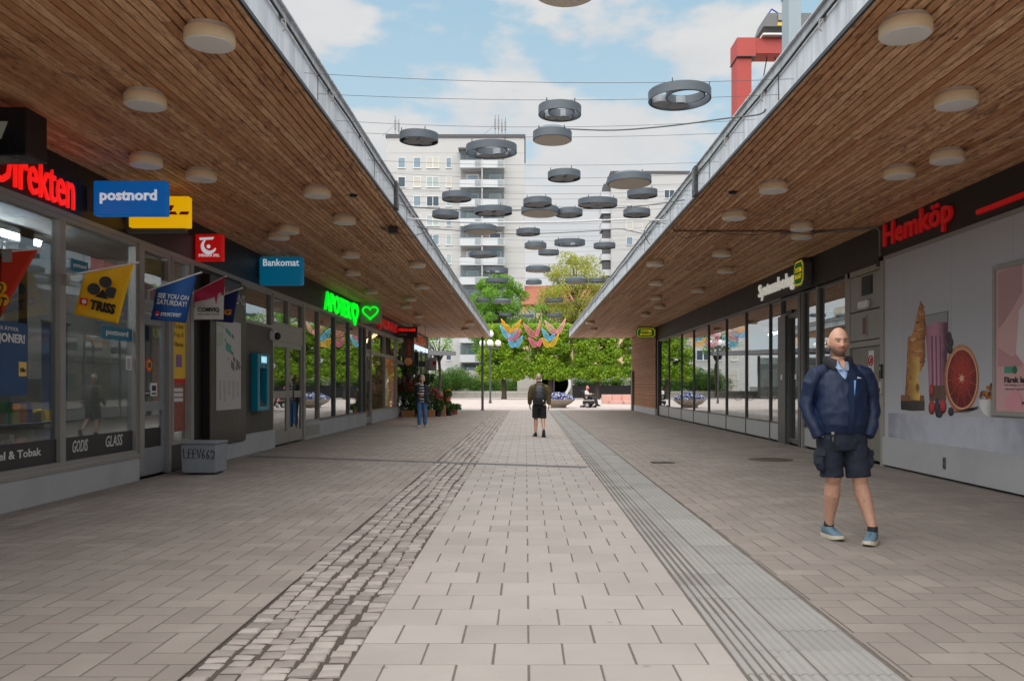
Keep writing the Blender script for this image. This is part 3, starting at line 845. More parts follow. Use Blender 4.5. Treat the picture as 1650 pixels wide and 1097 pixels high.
# yellow house with red tiled roof
yh = thing("tiled_house", "pale yellow house with a red tiled roof seen between the trees", "house", (6, 118, 0))
hx = lambda px: P(px, 0, 118).x
B().box(hx(842), 118, 0, hx(1010), 130, P(0, 488, 118).z).build("wall", M("yellow_render", lin(222, 196, 150), 0.8, 0.06, 0.5), yh)
zr, ze = P(0, 466, 118).z, P(0, 489, 118).z
b = B(); b.prism([Vector((hx(838), 117.4, ze - 0.2)), Vector((hx(838), 124, zr + 1.2)), Vector((hx(838), 130.6, ze - 0.2))], (hx(1015) - hx(838), 0, 0))
b.build("roof", M("red_roof_tiles", lin(150, 88, 68), 0.85, 0.2, 2, 0.3, bscale=6), yh)
for px in (858, 880, 902, 924, 946, 968, 990):
    for zy in (508, 540):
        simple_window(yh, hx(px) - 0.55, hx(px) + 0.55, P(0, zy + 9, 118).z, P(0, zy - 9, 118).z, 118)

# ------------------------------------------------------------------ foliage
def leaf_mat(name, c1, c2, tr=0.35):
    m = bpy.data.materials.new(name); m.use_nodes = True; t = m.node_tree; t.nodes.clear()
    o = t.nodes.new('ShaderNodeOutputMaterial')
    at = N(t, 'ShaderNodeAttribute', attribute_name='rnd').outputs['Fac']
    pos = N(t, 'ShaderNodeNewGeometry').outputs['Position']
    big = ramp(t, nz3(t, pos, 0.9, 4), 0.35, 0.65)
    f = N(t, 'ShaderNodeMath', {0: N(t, 'ShaderNodeMath', {0: at, 1: 0.6}, operation='MULTIPLY').outputs[0], 1: N(t, 'ShaderNodeMath', {0: big, 1: 0.4}, operation='MULTIPLY').outputs[0]}, operation='ADD').outputs[0]
    col = mixc(t, f, c1, c2)
    d = N(t, 'ShaderNodeBsdfPrincipled', {'Base Color': col, 'Roughness': 0.5})
    tl = N(t, 'ShaderNodeBsdfTranslucent', {'Color': mixc(t, 0.5, col, tuple(min(1, x * 1.6) for x in c2))})
    mx = N(t, 'ShaderNodeMixShader', {0: tr}); t.links.new(d.outputs[0], mx.inputs[1]); t.links.new(tl.outputs[0], mx.inputs[2])
    t.links.new(mx.outputs[0], o.inputs[0]); return m
LIME = leaf_mat("lime_leaf", (0.07, 0.18, 0.010), (0.35, 0.50, 0.03))
MAPLE = leaf_mat("maple_leaf", (0.085, 0.21, 0.018), (0.22, 0.42, 0.035))
YELL = leaf_mat("young_yellow_leaf", (0.22, 0.26, 0.025), (0.42, 0.42, 0.05))
SHRUB = leaf_mat("shrub_leaf", (0.04, 0.11, 0.014), (0.13, 0.26, 0.032), 0.25)
FLOWL = leaf_mat("pot_leaf", (0.02, 0.06, 0.012), (0.07, 0.15, 0.03), 0.2)
BARK = M("bark", (0.075, 0.058, 0.045), 0.9, 0.4, 5, 0.6, stretch=(1, 1, 0.25))
def leaves(name, pts, size, mat, parent, rng, flat=0.0, aspect=0.55):
    """one small bent leaf (two triangles) at each point"""
    n = len(pts)
    pts = np.asarray(pts, 'f') - np.array(wloc(parent), 'f')
    a = rng.normal(size=(n, 3)); a[:, 2] *= 0.7; a /= np.linalg.norm(a, axis=1)[:, None] + 1e-9
    q = rng.normal(size=(n, 3)); q[:, 2] += flat
    b = np.cross(a, q); b /= np.linalg.norm(b, axis=1)[:, None] + 1e-9
    s = size * (0.6 + 0.8 * rng.random(n))[:, None]
    nn = np.cross(a, b) * s * 0.12
    v = np.empty((n, 4, 3), 'f')
    v[:, 0] = pts - a * s * 0.5; v[:, 1] = pts + b * s * aspect * 0.5 + nn; v[:, 2] = pts + a * s * 0.5; v[:, 3] = pts - b * s * aspect * 0.5 + nn
    me = bpy.data.meshes.new(name)
    me.vertices.add(n * 4); me.vertices.foreach_set('co', v.ravel())
    me.loops.add(n * 4); me.loops.foreach_set('vertex_index', np.arange(n * 4, dtype='i'))
    me.polygons.add(n); me.polygons.foreach_set('loop_start', np.arange(n, dtype='i') * 4); me.polygons.foreach_set('loop_total', np.full(n, 4, 'i'))
    me.update(calc_edges=True); me.validate()
    at = me.attributes.new('rnd', 'FLOAT', 'FACE'); at.data.foreach_set('value', rng.random(n).astype('f'))
    me.materials.append(mat)
    return addobj(name, me, parent)
def clump_points(rng, centers, radii, per):
    out = []
    for c, r in zip(centers, radii):
        k = int(per * (r ** 2))
        d = rng.normal(size=(k, 3)); d /= np.linalg.norm(d, axis=1)[:, None]
        rr = r * (0.45 + 0.6 * rng.random(k) ** 0.6)[:, None]
        out.append(np.array(c) + d * rr * np.array([1, 1, 0.8]))
    return np.concatenate(out)
rng = np.random.default_rng(5)
# pleached lime trees: box-shaped crowns
def lime(i, x, y, w, dp, z0, z1, label, thick=0.24):
    t = thing("lime_tree", label, "tree", (x, y, 0), "clipped lime trees across the plaza")
    b = B(); b.tube([(x, y, -0.05), (x + 0.02, y, 0.4), (x - 0.03, y, 1.6), (x, y, z0 + 1.5)], [thick * 1.25, thick, thick * 0.92, thick * 0.6], 12)
    for k in range(9):
        an = k * 2.4; zz = z0 + 0.2 + k * 0.3
        e = (x + math.cos(an) * w * 0.38, y + math.sin(an) * dp * 0.35, zz + 1.0)
        b.tube([(x, y, zz), ((x + e[0]) / 2, (y + e[1]) / 2, zz + 0.35), e], [0.09, 0.06, 0.025], 6)
    b.build("trunk", BARK, t)
    cs, rs = [], []
    for _ in range(210):
        u = rng.random(3)
        px = x + (u[0] - 0.5) * (w - 0.7); py = y + (u[1] - 0.5) * (dp - 0.6); pz = z0 + 0.35 + u[2] * (z1 - z0 - 0.6)
        # most clumps near the outside
        k = rng.integers(0, 5)
        if k == 0: py = y - dp / 2 + 0.3
        elif k == 1: pz = z1 - 0.35
        elif k == 2: py = y - dp / 2 + 0.4; pz = z0 + 0.3 + rng.random() * 0.8
        cs.append((px, py, pz + (rng.random() - 0.5) * 0.25)); rs.append(0.35 + 0.35 * rng.random())
    pts = clump_points(rng, cs, rs, 430)
    leaves("crown", pts, 0.215, LIME, t, rng, 0.6, 0.75)
    return t
YT = 87.0
for i, (px, lab) in enumerate(((812, "clipped lime tree with a wide trunk behind the lamp post"), (887, "clipped lime tree directly in front of the round tunnel mouth"),
                               (962, "clipped lime tree behind the person in the wheelchair"))):
    lime(i, P(px, 0, YT).x, YT, 5.1, 3.6, 2.05, 7.6, lab, 0.26)
for i in range(4):
    lime(3 + i, P(962, 0, YT).x + 4.9 * (i + 1), YT - 0.3 * i, 5.1, 3.6, 2.1, 7.6, "clipped lime tree behind the right building, %s of four mirrored in the left glass" % ordw(i + 1))
def round_tree(name, label, x, y, top, rad, z0, mat, ncl, per, lsz, sparse=1.0, seed=1):
    r = np.random.default_rng(seed)
    t = thing(name, label, "tree", (x, y, 0))
    b = B(); b.tube([(x, y, -0.05), (x + 0.1, y, z0 * 0.5), (x - 0.1, y, z0), (x, y, top * 0.75), (x + 0.1, y, top * 0.93)], [k_ * rad / 4.4 for k_ in (0.38, 0.30, 0.26, 0.14, 0.04)], 10)
    cs, rs = [], []
    for k in range(ncl):
        d = r.normal(size=3); d /= np.linalg.norm(d)
        rr = (0.35 + 0.65 * r.random() ** 0.5)
        hz = (top - z0) / 2
        c = (x + d[0] * rad * rr, y + d[1] * rad * rr * 0.8, z0 + hz + d[2] * hz * rr * 0.95)
        cs.append(c); rs.append((0.55 + 0.55 * r.random()) * rad / 4.2)
        if k % 2 == 0:
            s_ = Vector((x, y, max(z0 * 0.8, c[2] - 2.5 - r.random() * 2)))
            m_ = (s_ + Vector(c)) / 2 + Vector((0, 0, 0.4))
            b.tube([s_, m_, c], [0.10, 0.055, 0.015], 5)
    b.build("trunk", BARK, t)
    pts = clump_points(r, cs, rs, per)
    if sparse < 1: pts = pts[r.random(len(pts)) < sparse]
    leaves("crown", pts, lsz, mat, t, r)
    return t
round_tree("maple_tree", "large bright green maple tree in front of the white tower", P(797, 0, 106).x, 106, P(0, 437, 106).z, 4.4, 4.5, MAPLE, 80, 420, 0.24, seed=3)
round_tree("maple_tree", "smaller bright green tree between the large maple and the tiled house", P(862, 0, 104).x, 104, P(0, 488, 104).z, 2.2, 4.5, MAPLE, 36, 380, 0.22, seed=9)
round_tree("young_oak", "thin tree with yellow-green spring leaves in front of the tiled house", P(928, 0, 109).x, 109, P(0, 408, 109).z, 5.0, 6.5, YELL, 120, 230, 0.22, 0.8, seed=4)
round_tree("young_oak", "low yellow-green tree with bare twigs left of the taller one", P(880, 0, 110).x, 110, P(0, 446, 110).z, 3.4, 5, YELL, 60, 120, 0.20, 0.6, seed=14)
round_tree("street_tree", "slim tree above the flat roof beside the far white wall", P(708, 0, 99).x, 99.0, P(0, 528, 99).z, 2.6, 5.2, MAPLE, 26, 140, 0.22, seed=6)
for i in range(3):
    round_tree("street_tree", "green plaza tree right of the passage seen only in reflections, %s from it" % ordw(i + 1), 17 + i * 9, 97 + i * 4, 12 + i, 4.2, 3.5, MAPLE, 60, 220, 0.3, seed=20 + i)
# shrubs in the bed behind the low wall
def bush(i, x, y, w, h, label, mat=SHRUB, z0=0.0, dens=420, lsz=0.16, grp="shrubs in the bed behind the low stone wall"):
    t = thing("bush", label, "bush", (x, y, z0), grp)
    r = np.random.default_rng(100 + i)
    b = B()
    cs, rs = [], []
    for k in range(14):
        a = r.random() * 6.28; q = r.random() ** 0.5
        c = (x + math.cos(a) * q * w * 0.42, y + math.sin(a) * q * w * 0.3, z0 + h * (0.25 + 0.55 * r.random() * (1.1 - 0.5 * q)))
        cs.append(c); rs.append(0.22 * h + 0.12 * w)
        b.tube([(x + (c[0] - x) * 0.2, y, z0 - 0.05), c], [0.03, 0.012], 5)
    b.build("stem", BARK, t)
    leaves("foliage", clump_points(r, cs, rs, dens), lsz, mat, t, r)
    return t
bl = ["round light bush below the flat pavilion roof", "dense dark bush in the bed left of the lamp post", "broad bush behind the low stone wall between the two posts", "loose bush behind the trunk of the left lime tree",
      "low bush right of the left lime trunk", "tall bush close to the tunnel mouth"]
for i, px in enumerate((705, 735, 768, 800, 830, 856)):
    bush(i, P(px, 0, 104).x, 104 + (i % 2), 3.2, P(0, (592, 588, 598, 600, 604, 596)[i], 104).z, bl[i])
# granite walls
GRAN = M("granite_block", lin(168, 164, 156), 0.85, 0.22, 4, 0.5)
def block_wall(name, label, x0, x1, y, z0, z1, cw, chh, th, mat, cat="wall", grp=None):
    t = thing(name, label, cat, ((x0 + x1) / 2, y, 0), grp)
    B().box(x0, y + 0.05, z0, x1, y + th, z1 - 0.02).build("core", M("wall_joint", (0.12, 0.11, 0.10), 0.9), t)
    z = z0; row = 0; k = 0
    rows = max(1, round((z1 - z0) / chh)); hh = (z1 - z0) / rows
    shared = {}
    while row < rows:
        x = x0 - (cw * 0.5 if row % 2 else 0)
        while x < x1 - 0.05:
            w = cw * (0.75 + 0.5 * R.random()); a, c = max(x, x0), min(x + w, x1)
            if c - a > 0.1 and k < 300:
                if not shared: shared['m'] = B().box(-0.5, 0, -0.5, 0.5, 0.3, 0.5).mesh("stone_block", mat)
                o = addobj("stone_block", shared['m'], t, Vector(((a + c) / 2, y - 0.02 + jz(0.03), z + hh / 2)) - wloc(t)); o.scale = (c - a - 0.03, 1, hh - 0.03); k += 1
            x += w
        z += hh; row += 1
    return t
block_wall("stone_wall", "low grey granite wall edging the shrub bed on the left plaza", P(640, 0, 100).x, P(866, 0, 100).x, 100, 0, 0.78, 1.3, 0.39, 0.5, GRAN)
block_wall("stone_wall", "pale stone retaining wall below the flat pavilion roof", P(660, 0, 108).x, P(866, 0, 108).x, 108, 0, 3.4, 2.0, 0.7, 0.6, M("pale_stone", lin(196, 192, 184), 0.85, 0.12, 2, 0.3))
tx, ty = P(894, 0, 100).x, 100.0
block_wall("stone_wall", "rough grey granite wall right of the tunnel mouth", tx + 1.75, P(1150, 0, 102).x, 102, 0, 3.1, 1.1, 0.5, 0.8, GRAN)
# tunnel: round concrete pipe
tn = thing("tunnel", "round concrete tunnel mouth with a pale ring in the stone wall", "tunnel", (tx, ty, 0))
b = B(); b.tube([(tx, ty - 0.2, 1.68), (tx, ty + 9, 1.68)], 1.9, 40, caps=False); q = len(b.v)
b.build("bore", M("tunnel_concrete", lin(128, 126, 122), 0.9, 0.15, 0.6), tn)
b = B(); n = 40
for k in range(n):
    a0, a1 = 2 * math.pi * k / n, 2 * math.pi * (k + 1) / n
    pt = lambda a, r, yy: Vector((tx + r * math.cos(a), yy, 1.68 + r * math.sin(a)))
    b.prism([pt(a0, 1.62, ty - 0.5), pt(a1, 1.62, ty - 0.5), pt(a1, 1.92, ty - 0.5), pt(a0, 1.92, ty - 0.5)], (0, 0.5, 0))
b.build("ring", M("pale_ring", lin(214, 216, 218), 0.6, 0.06, 2), tn)
B().box(tx - 1.3, ty - 1.0, -0.02, tx + 1.3, ty + 9, 0.12).build("floor", M("tunnel_floor", lin(120, 116, 110), 0.9), tn)
B().box(tx - 2.4, ty + 9.0, -0.1, tx + 2.4, ty + 9.2, 4).build("end_wall", M("tunnel_end_shade", (0.10, 0.10, 0.10), 0.9), tn)  # added dark wall closes the bore, standing in for its shade
B().box(tx - 4.5, ty + 1.2, 0, tx - 1.8, ty + 2, 3.3).build("side_wall", GRAN, tn); B().box(tx - 4.5, ty + 0.8, 3.3, tx + 2.5, ty + 8, 3.8).build("lintel", GRAN, tn)
# black planter with hedge and white flowers
pl = thing("planter_box", "long black steel planter in front of the granite wall", "planter", (P(970, 0, 95).x, 95, 0))
x0, x1 = P(923, 0, 95).x, P(1150, 0, 95).x
B().box(x0, 95, 0.0, x1, 96.4, 1.38).build("body", M("black_steel", (0.018, 0.018, 0.02), 0.45, 0.2, 2), pl)
B().box(x0 - 0.04, 94.95, 1.38, x1 + 0.04, 96.45, 1.44).build("rim", STEEL_D, pl)
for i in range(8):
    x = x0 + 1.1 + i * 2.0
    t_ = bush(20 + i, x, 95.7, 2.3, 0.75, ["low hedge plant with white blossom at the left end of the black planter", "low hedge plant in the black planter, %s from its left end" % ordw(i + 1)][min(i, 1)], SHRUB if i else FLOWL, 1.40, 900, 0.13, "hedge plants in the black planter")
    if i == 0 or i == 1:
        r = np.random.default_rng(300 + i); pts = np.stack([x + r.normal(size=26) * 0.5, 95.2 + r.random(26) * 0.4, 1.75 + r.random(26) * 0.5], 1)
        leaves("blossom", pts, 0.16, M("white_blossom", (0.8, 0.8, 0.76), 0.6), t_, r)
# pink granite bench ledge
pk = M("pink_granite", lin(196, 152, 140), 0.7, 0.15, 10, 0.2)
gb = thing("granite_bench", "stepped pink granite bench beside the timber wall", "bench", (P(1000, 0, 63).x, 63, 0))
bx0, bx1 = P(973, 0, 63).x, P(1075, 0, 63).x
k = 0
x = bx0
while x < bx1:
    B().box(x + 0.01, 64.2, 0.0, x + 0.73, 65.1, 0.70).build("granite_block", pk, gb, 0.01)
    x += 0.75
x = bx0 + 0.5
while x < bx1:
    B().box(x + 0.01, 62.4 + 0.7 * (x - bx0 < 1), 0.0, x + 0.98, 64.19, 0.24).build("granite_step", pk, gb, 0.01)
    x += 1.0
# bowl planters with blue and white flowers
BLUEF = M("blue_petals", (0.02, 0.03, 0.35), 0.6, 0.3, 20); WHF = M("white_petals", (0.75, 0.75, 0.8), 0.6, 0.05, 5)
CONC = M("bowl_concrete", lin(170, 160, 148), 0.8, 0.12, 4, 0.2, dirt=0.25)
def bowl(x, y, label, s=1.0):
    t = thing("bowl_planter", label, "planter", (x, y, 0), "round concrete flower bowls")
    prof = [(0.45, 0), (0.50, 0.05), (0.48, 0.12), (0.80, 0.28), (1.0, 0.46), (1.03, 0.54), (0.97, 0.55), (0.90, 0.48)]
    b = B(); n = 32
    for r_, z in prof:
        for k in range(n): b.v.append((x + s * r_ * math.cos(6.2832 * k / n), y + s * r_ * math.sin(6.2832 * k / n), s * z))
    for i in range(len(prof) - 1):
        for k in range(n): b.face([i * n + k, i * n + (k + 1) % n, (i + 1) * n + (k + 1) % n, (i + 1) * n + k], 0, True)
    b.face([(len(prof) - 1) * n + k for k in range(n)]); b.build("bowl", CONC, t)
    r = np.random.default_rng(int(x * 10) + 77)
    def dome(nn):
        a = r.random(nn) * 6.283; q = np.sqrt(r.random(nn)) * 0.98
        return np.stack([x + s * q * np.cos(a), y + s * q * np.sin(a), s * (0.52 + 0.36 * (1 - q ** 2) + 0.05 * r.random(nn))], 1)
    leaves("foliage", dome(900), 0.12, SHRUB, t, r, 1.0)
    leaves("blue_flowers", dome(900), 0.15, BLUEF, t, r, 1.0, 0.9); leaves("white_flowers", dome(900), 0.15, WHF, t, r, 1.0, 0.9)
p = P(900, 0, 52.5); bowl(p.x, 52.5, "concrete bowl of blue and white flowers beside the walking man")
bowl(12.0, 58, "concrete flower bowl right of the passage, mirrored in the left glass")
# flat-roofed pavilion and long pale block at the left of the plaza
pv = thing("pavilion", "flat dark roof slab of a low pavilion on the left plaza", "pavilion", (-15, 94, 0))
px_ = P(742, 0, 94).x
b = B(); b.prism([Vector((px_ + 0.0, 88, 4.55)), Vector((-26, 88, 5.2)), Vector((-26, 101, 5.2)), Vector((px_ - 2.2, 101, 5.05))], (0, 0, 0.45)); b.build("roof", M("slab_roof", lin(104, 104, 106), 0.8, 0.1, 1), pv)
for x in (-13.5, -18, -22.5): B().box(x, 92, 0, x + 0.3, 92.3, 4.7).build("column", ALU_D, pv)
B().box(-26, 96, 0, -14.5, 96.2, 4.6).build("glass_wall", GLASS_R, pv)
lbk = thing("office_building", "pale beige building with a dark canopy on the far left of the plaza", "building", (-26, 76, 0))
B().box(-40, 60, 0, -20, 88, 9.5).build("wall", M("beige_render", lin(206, 196, 176), 0.85, 0.08, 0.6), lbk)
B().box(-20, 58, 3.6, -17.0, 88, 4.1).build("canopy", ROOFD, lbk)
for i in range(6):
    y = 61 + i * 4.4
    for z in (1.7, 5.6, 8.0):
        f = B().box(-20.06, y, z - 0.9, -19.98, y + 2.6, z + 0.9).build("window", WINFR, lbk)
        B().box(-20.0, y + 0.1, z - 0.8, -19.95, y + 2.5, z + 0.8).build("pane", WINGL, f)
# white low house right of plaza seen in the mirror glass only: keep the hedge row instead
# bollard-topped lamp posts
GLOBE = M("opal_globe", (0.82, 0.82, 0.82), 0.25, 0.02, 2)
LPM = M("lamp_post_paint", lin(70, 72, 74), 0.45, 0.1, 3)
def lamp_post(x, y, h, label):
    t = thing("street_lamp", label, "lamp post", (x, y, 0), "globe lamp posts on the plaza")
    b = B(); b.cyl((x, y, 0), 0.12, 0.25, 16, r2=0.1); b.cyl((x, y, 0.25), 0.075, h - 0.25, 16); b.build("pole", LPM, t)
    for dx, dy in ((-1, 0), (1, 0), (0, -1), (0, 1)):
        ex, ey = x + dx * 0.62, y + dy * 0.62
        b = B(); b.bar((x, y, h - 0.12), (ex, ey, h - 0.12), 0.045, 0, 8); b.cyl((ex, ey, h - 0.16), 0.11, 0.22, 14); b.build("arm", LPM, t)
        B().ball((ex, ey, h + 0.28), 0.25, 20).build("globe", GLOBE, t)
    b = B(); b.cyl((x, y, h - 0.1), 0.07, 0.75, 12); b.cyl((x, y, h + 0.60), 0.12, 0.2, 14); b.build("arm", LPM, t)
    B().ball((x, y, h + 1.02), 0.27, 20).build("globe", GLOBE, t)
lamp_post(P(790, 0, 66).x, 66.0, 4.45, "globe lamp post standing just behind the steel canopy column")
lamp_post(P(909, 0, 64).x + 0.3, 96.0, 5.35, "globe lamp post almost hidden by the far lime crowns")
lamp_post(-9.5, 60, 4.45, "globe lamp post on the left plaza mirrored in the right glass, near one")
lamp_post(-12.5, 70, 4.45, "globe lamp post on the left plaza mirrored in the right glass, far one")
t_ = thing("steel_column", "dark slim steel column under the far corner of the left canopy", "column", (P(777.5, 0, 46.7).x, 46.7, 0))
b = B(); x = P(777.5, 0, 46.7).x; b.cyl((x, 46.7, 0), 0.07, SOF - 0.02, 14); b.cyl((x, 46.7, 0), 0.13, 0.03, 16); b.build("shaft", LPM, t_)
# bicycle parked at the low wall
def bicycle(x, y, label, d=1):
    t = thing("bicycle", label, "bicycle", (x, y, 0), "bicycles parked on the plaza")
    for dx in (-0.53, 0.53):
        b = B(); n = 28; c = Vector((x + dx * d, y, 0.34))
        b.tube([c + Vector((0.33 * math.cos(6.2832 * k / n), 0, 0.33 * math.sin(6.2832 * k / n))) for k in range(n)], 0.018, 6, closed=True)
        w = b.build("wheel", BLACK, t); b = B()
        for k in range(10): b.bar(c, c + Vector((0.32 * math.cos(0.628 * k), 0, 0.32 * math.sin(0.628 * k))), 0.003)
        b.build("spokes", ALU, w)
    b = B(); A, Bm, S_, H = (x - 0.53 * d, y, 0.34), (x - 0.05 * d, y, 0.30), (x - 0.22 * d, y, 0.85), (x + 0.38 * d, y, 0.88)
    for p, q in ((A, Bm), (Bm, S_), (S_, A), (Bm, H), ((x - 0.2 * d, y, 0.78), H), (H, (x + 0.53 * d, y, 0.34))): b.bar(p, q, 0.018, 0, 6)
    b.build("frame", STEEL_D, t)
    b = B(); b.bar((x + 0.36 * d, y - 0.28, 1.02), (x + 0.36 * d, y + 0.28, 1.02), 0.014, 0, 6); b.bar(H, (x + 0.36 * d, y, 1.02), 0.016, 0, 6); b.build("handlebar", STEEL_D, t)
    B().ball((x - 0.24 * d, y, 0.93), (0.13, 0.07, 0.04), 10).build("saddle", BLACK, t)
p = P(706, 0, 79); bicycle(p.x, 79, "black bicycle parked beyond the flower stall", 1)
bicycle(-11.5, 79, "black bicycle on the left plaza left of the flower stall", 1); bicycle(-13.5, 79.5, "black bicycle on the far left plaza nearest the pavilion", -1)

# red steel portal with machine box and the pale flue on the right roof
rp = M("red_steel", lin(176, 66, 58), 0.55, 0.06, 1)
gt = thing("red_gantry", "red steel portal frame standing above the right roof", "gantry", (11.5, 45, 4.5))
q = lambda x, y: P(x, y, 45)
ax0, ax1 = q(1188, 0).x, q(1211, 0).x
B().box(ax0, 45, 4.5, ax1, 46.3, q(0, 92).z).build("post", rp, gt)
B().box(ax0 - 0.03, 44.9, q(0, 92).z, ax1 + 0.2, 46.4, q(0, 62).z + 0.0).build("post_head", rp, gt)
B().box(ax1 + 0.2, 45.0, q(0, 86).z, ax1 + 9, 46.2, q(0, 62).z).build("beam", rp, gt)
B().box(ax0 - 0.06, 44.86, q(0, 93).z, ax1 + 0.2, 46.44, q(0, 92).z).build("collar", STEEL_D, gt)
B().box(ax1 + 8, 45, 4.5, ax1 + 8.8, 46.3, q(0, 86).z).build("post", rp, gt)
b = B(); b.cyl(((ax0 + ax1) / 2 + 0.4, 45.6, q(0, 62).z), 0.35, 0.12, 20); b.build("cap", ROOFD, gt)
b = B(); b.tube([(ax1 + 1.0, 45.6, q(0, 86).z), (ax1 + 0.8, 45.6, q(0, 120).z), (ax1 + 0.7, 45.6, 5)], 0.03, 6); b.tube([(ax1 + 1.4, 45.6, q(0, 86).z), (ax1 + 1.7, 45.6, q(0, 102).z), (ax1 + 2.6, 45.6, q(0, 108).z)], 0.03, 6); b.build("cable", STEEL_D, gt)
mb = thing("machine_box", "dark grey machine housing with a yellow plate on the red beam", "machine", (13.8, 45.6, q(0, 60).z))
zb = q(0, 60).z; xa, xb = q(1227, 0).x, q(1227, 0).x + 3.2
b = B(); b.v += [(xa + 0.3, 44.9, zb + 0.12), (xb - 0.3, 44.9, zb + 0.12), (xb - 0.3, 46.4, zb + 0.12), (xa + 0.3, 46.4, zb + 0.12), (xa, 44.6, zb + 0.4), (xb, 44.6, zb + 0.4), (xb, 46.7, zb + 0.4), (xa, 46.7, zb + 0.4),
                 (xa + 0.25, 44.7, zb + 1.15), (xb, 44.7, zb + 1.15), (xb, 46.6, zb + 1.15), (xa + 0.25, 46.6, zb + 1.15)]
for L in (0, 4):
    for i in range(4): b.face([L + i, L + (i + 1) % 4, L + 4 + (i + 1) % 4, L + 4 + i])
b.face([3, 2, 1, 0]); b.face([8, 9, 10, 11]); b.build("housing", ALU_D, mb)
B().box(xa, 44.7, zb + 0.0, xb, 46.6, zb + 0.1).build("skid", WHITE, mb)
B().box(xa + 0.75, 44.60, zb + 0.45, xa + 1.05, 44.64, zb + 0.6).build("plate", M("yellow_plate", lin(235, 190, 30), 0.5), mb)
B().box(xa + 0.78, 44.58, zb + 0.72, xa + 1.0, 44.66, zb + 1.05).build("latch", ALU, mb)
b = B(); b.bar((xa + 0.3, 45, zb + 1.15), (xa + 0.55, 45, zb + 1.5), 0.04); b.bar((xa + 0.55, 45, zb + 1.5), (xa + 1.0, 45, zb + 1.2), 0.04); b.build("lifting_eye", M("blue_paint", lin(50, 80, 170), 0.5), mb)
fl = thing("flue", "tall pale grey square flue rising through the right roof", "flue", (10.4, 33, 4.5))
f0, f1 = P(1271, 0, 33).x, P(1291, 0, 33).x
B().box(f0, 33, 4.5, f1, 33.9, 22).build("duct", M("flue_metal", lin(150, 162, 168), 0.5, 0.04, 1), fl, 0.01)
B().box(f0 - 0.03, 32.97, 16.9, f1 + 0.03, 33.93, 17.0).build("bracket", ALU, fl)
# ================================================================== CEILING LAMPS UNDER THE CANOPIES
LCREAM = M("lamp_side_cream", lin(232, 212, 178), 0.5, 0.06, 4)
LDIFF = M("lamp_diffuser", lin(228, 226, 222), 0.45, 0.04, 3)
LBASE = M("lamp_base_white", lin(200, 190, 180), 0.5, 0.05, 4)
lamp0 = thing("ceiling_lamp", "x", "ceiling lamp", (0, 0, 0), "round lamps under the timber canopies")
b = B(); b.cyl((0, 0, -0.035), 0.165, 0.038, 32); b.build("base", LBASE, lamp0)
b = B(); b.tube([(0, 0, -0.125), (0, 0, -0.12), (0, 0, -0.04), (0, 0, -0.035)], [0.186, 0.19, 0.19, 0.186], 36); b.build("rim", LCREAM, lamp0)
b = B(); b.tube([(0, 0, -0.137), (0, 0, -0.132), (0, 0, -0.12)], [0.12, 0.172, 0.180], 36); b.build("diffuser", LDIFF, lamp0)
LT = tree_of(lamp0)
def lampset(lst, side):
    zc = SOF - 0.08 - EYE
    pts = []
    for x, y in lst:
        d = F * zc / (HY - y); pts.append(Vector(((x - VX) / F * d, d, SOF - 0.001)))
    rows = {}
    for p in pts:
        w = abs(p.x - (EL if side == 'L' else ER))
        r = "row beside the open edge" if w < 1.25 else "middle row" if w < 2.25 else "row beside the shop fronts"
        rows.setdefault(r, []).append(p)
    return rows
LL = [(338, 62), (234, 163), (235, 261), (324, 284), (511, 311), (555, 355), (464, 371), (449, 381), (565, 411), (568, 440), (672, 427), (598, 470), (680, 462), (661, 482), (655, 494), (674, 509), (672, 526), (757, 521), (750, 531)]
LR = [(1459, 48), (1541, 162), (1526, 254), (1449, 279), (1246, 303), (1183, 348), (1292, 366), (1292, 380), (1056, 425), (1163, 409), (1169, 436), (1125, 468), (1057, 456), (1057, 480), (1063, 494), (1040, 507), (951, 520), (957, 531)]
first = True
for side, lst in (('L', LL), ('R', LR)):
    for row, pts in lampset(lst, side).items():
        pts.sort(key=lambda p: p.y)
        for i, p in enumerate(pts):
            lab = "cream round lamp under the %s canopy, %s in the %s" % ("left" if side == 'L' else "right", "nearest" if i == 0 else ordw(i + 1), row)
            if first: lamp0.location = p; lamp0['label'] = lab; first = False
            else: copy_tree(lamp0, LT, p, lab)
# small sensors in the soffits
for (x, y, lab) in ((569, 314, "small black sensor dome in the left timber soffit"), (1181, 309, "small black sensor dome in the right timber soffit")):
    d = F * (SOF - EYE) / (HY - y); t_ = thing("ceiling_sensor", lab, "sensor", ((x - VX) / F * d, d, SOF))
    c = wloc(t_); B().cyl((c.x, c.y, SOF - 0.03), 0.05, 0.03, 16).build("dome", BLACK, t_); B().cyl((c.x, c.y, SOF - 0.008), 0.07, 0.01, 16).build("flange", STEEL_D, t_)

# ================================================================== HANGING RINGS AND WIRES
RING = M("ring_grey", lin(86, 94, 102), 0.5, 0.08, 3)
RINGI = M("ring_grey_light", lin(146, 152, 158), 0.5, 0.08, 3)
RDIFF = M("ring_diffuser", lin(206, 196, 182), 0.5, 0.04, 3)
def wall_ring(b, c, r, z0, z1, th=0.012, n=40):
    c = Vector(c)
    base = len(b.v)
    for (rr, z) in ((r, z0), (r, z1), (r - th, z1), (r - th, z0)):
        for k in range(n): b.v.append((c.x + rr * math.cos(6.28318 * k / n), c.y + rr * math.sin(6.28318 * k / n), z))
    for i in range(4):
        for k in range(n):
            k2 = (k + 1) % n; i2 = (i + 1) % 4
            b.face([base + i * n + k, base + i * n + k2, base + i2 * n + k2, base + i2 * n + k], 0, i in (0, 2))
    return b
def closed_disc(b, c, r, z0, z1, n=28): return b.tube([(c[0], c[1], z0), (c[0], c[1], z1)], r, n)
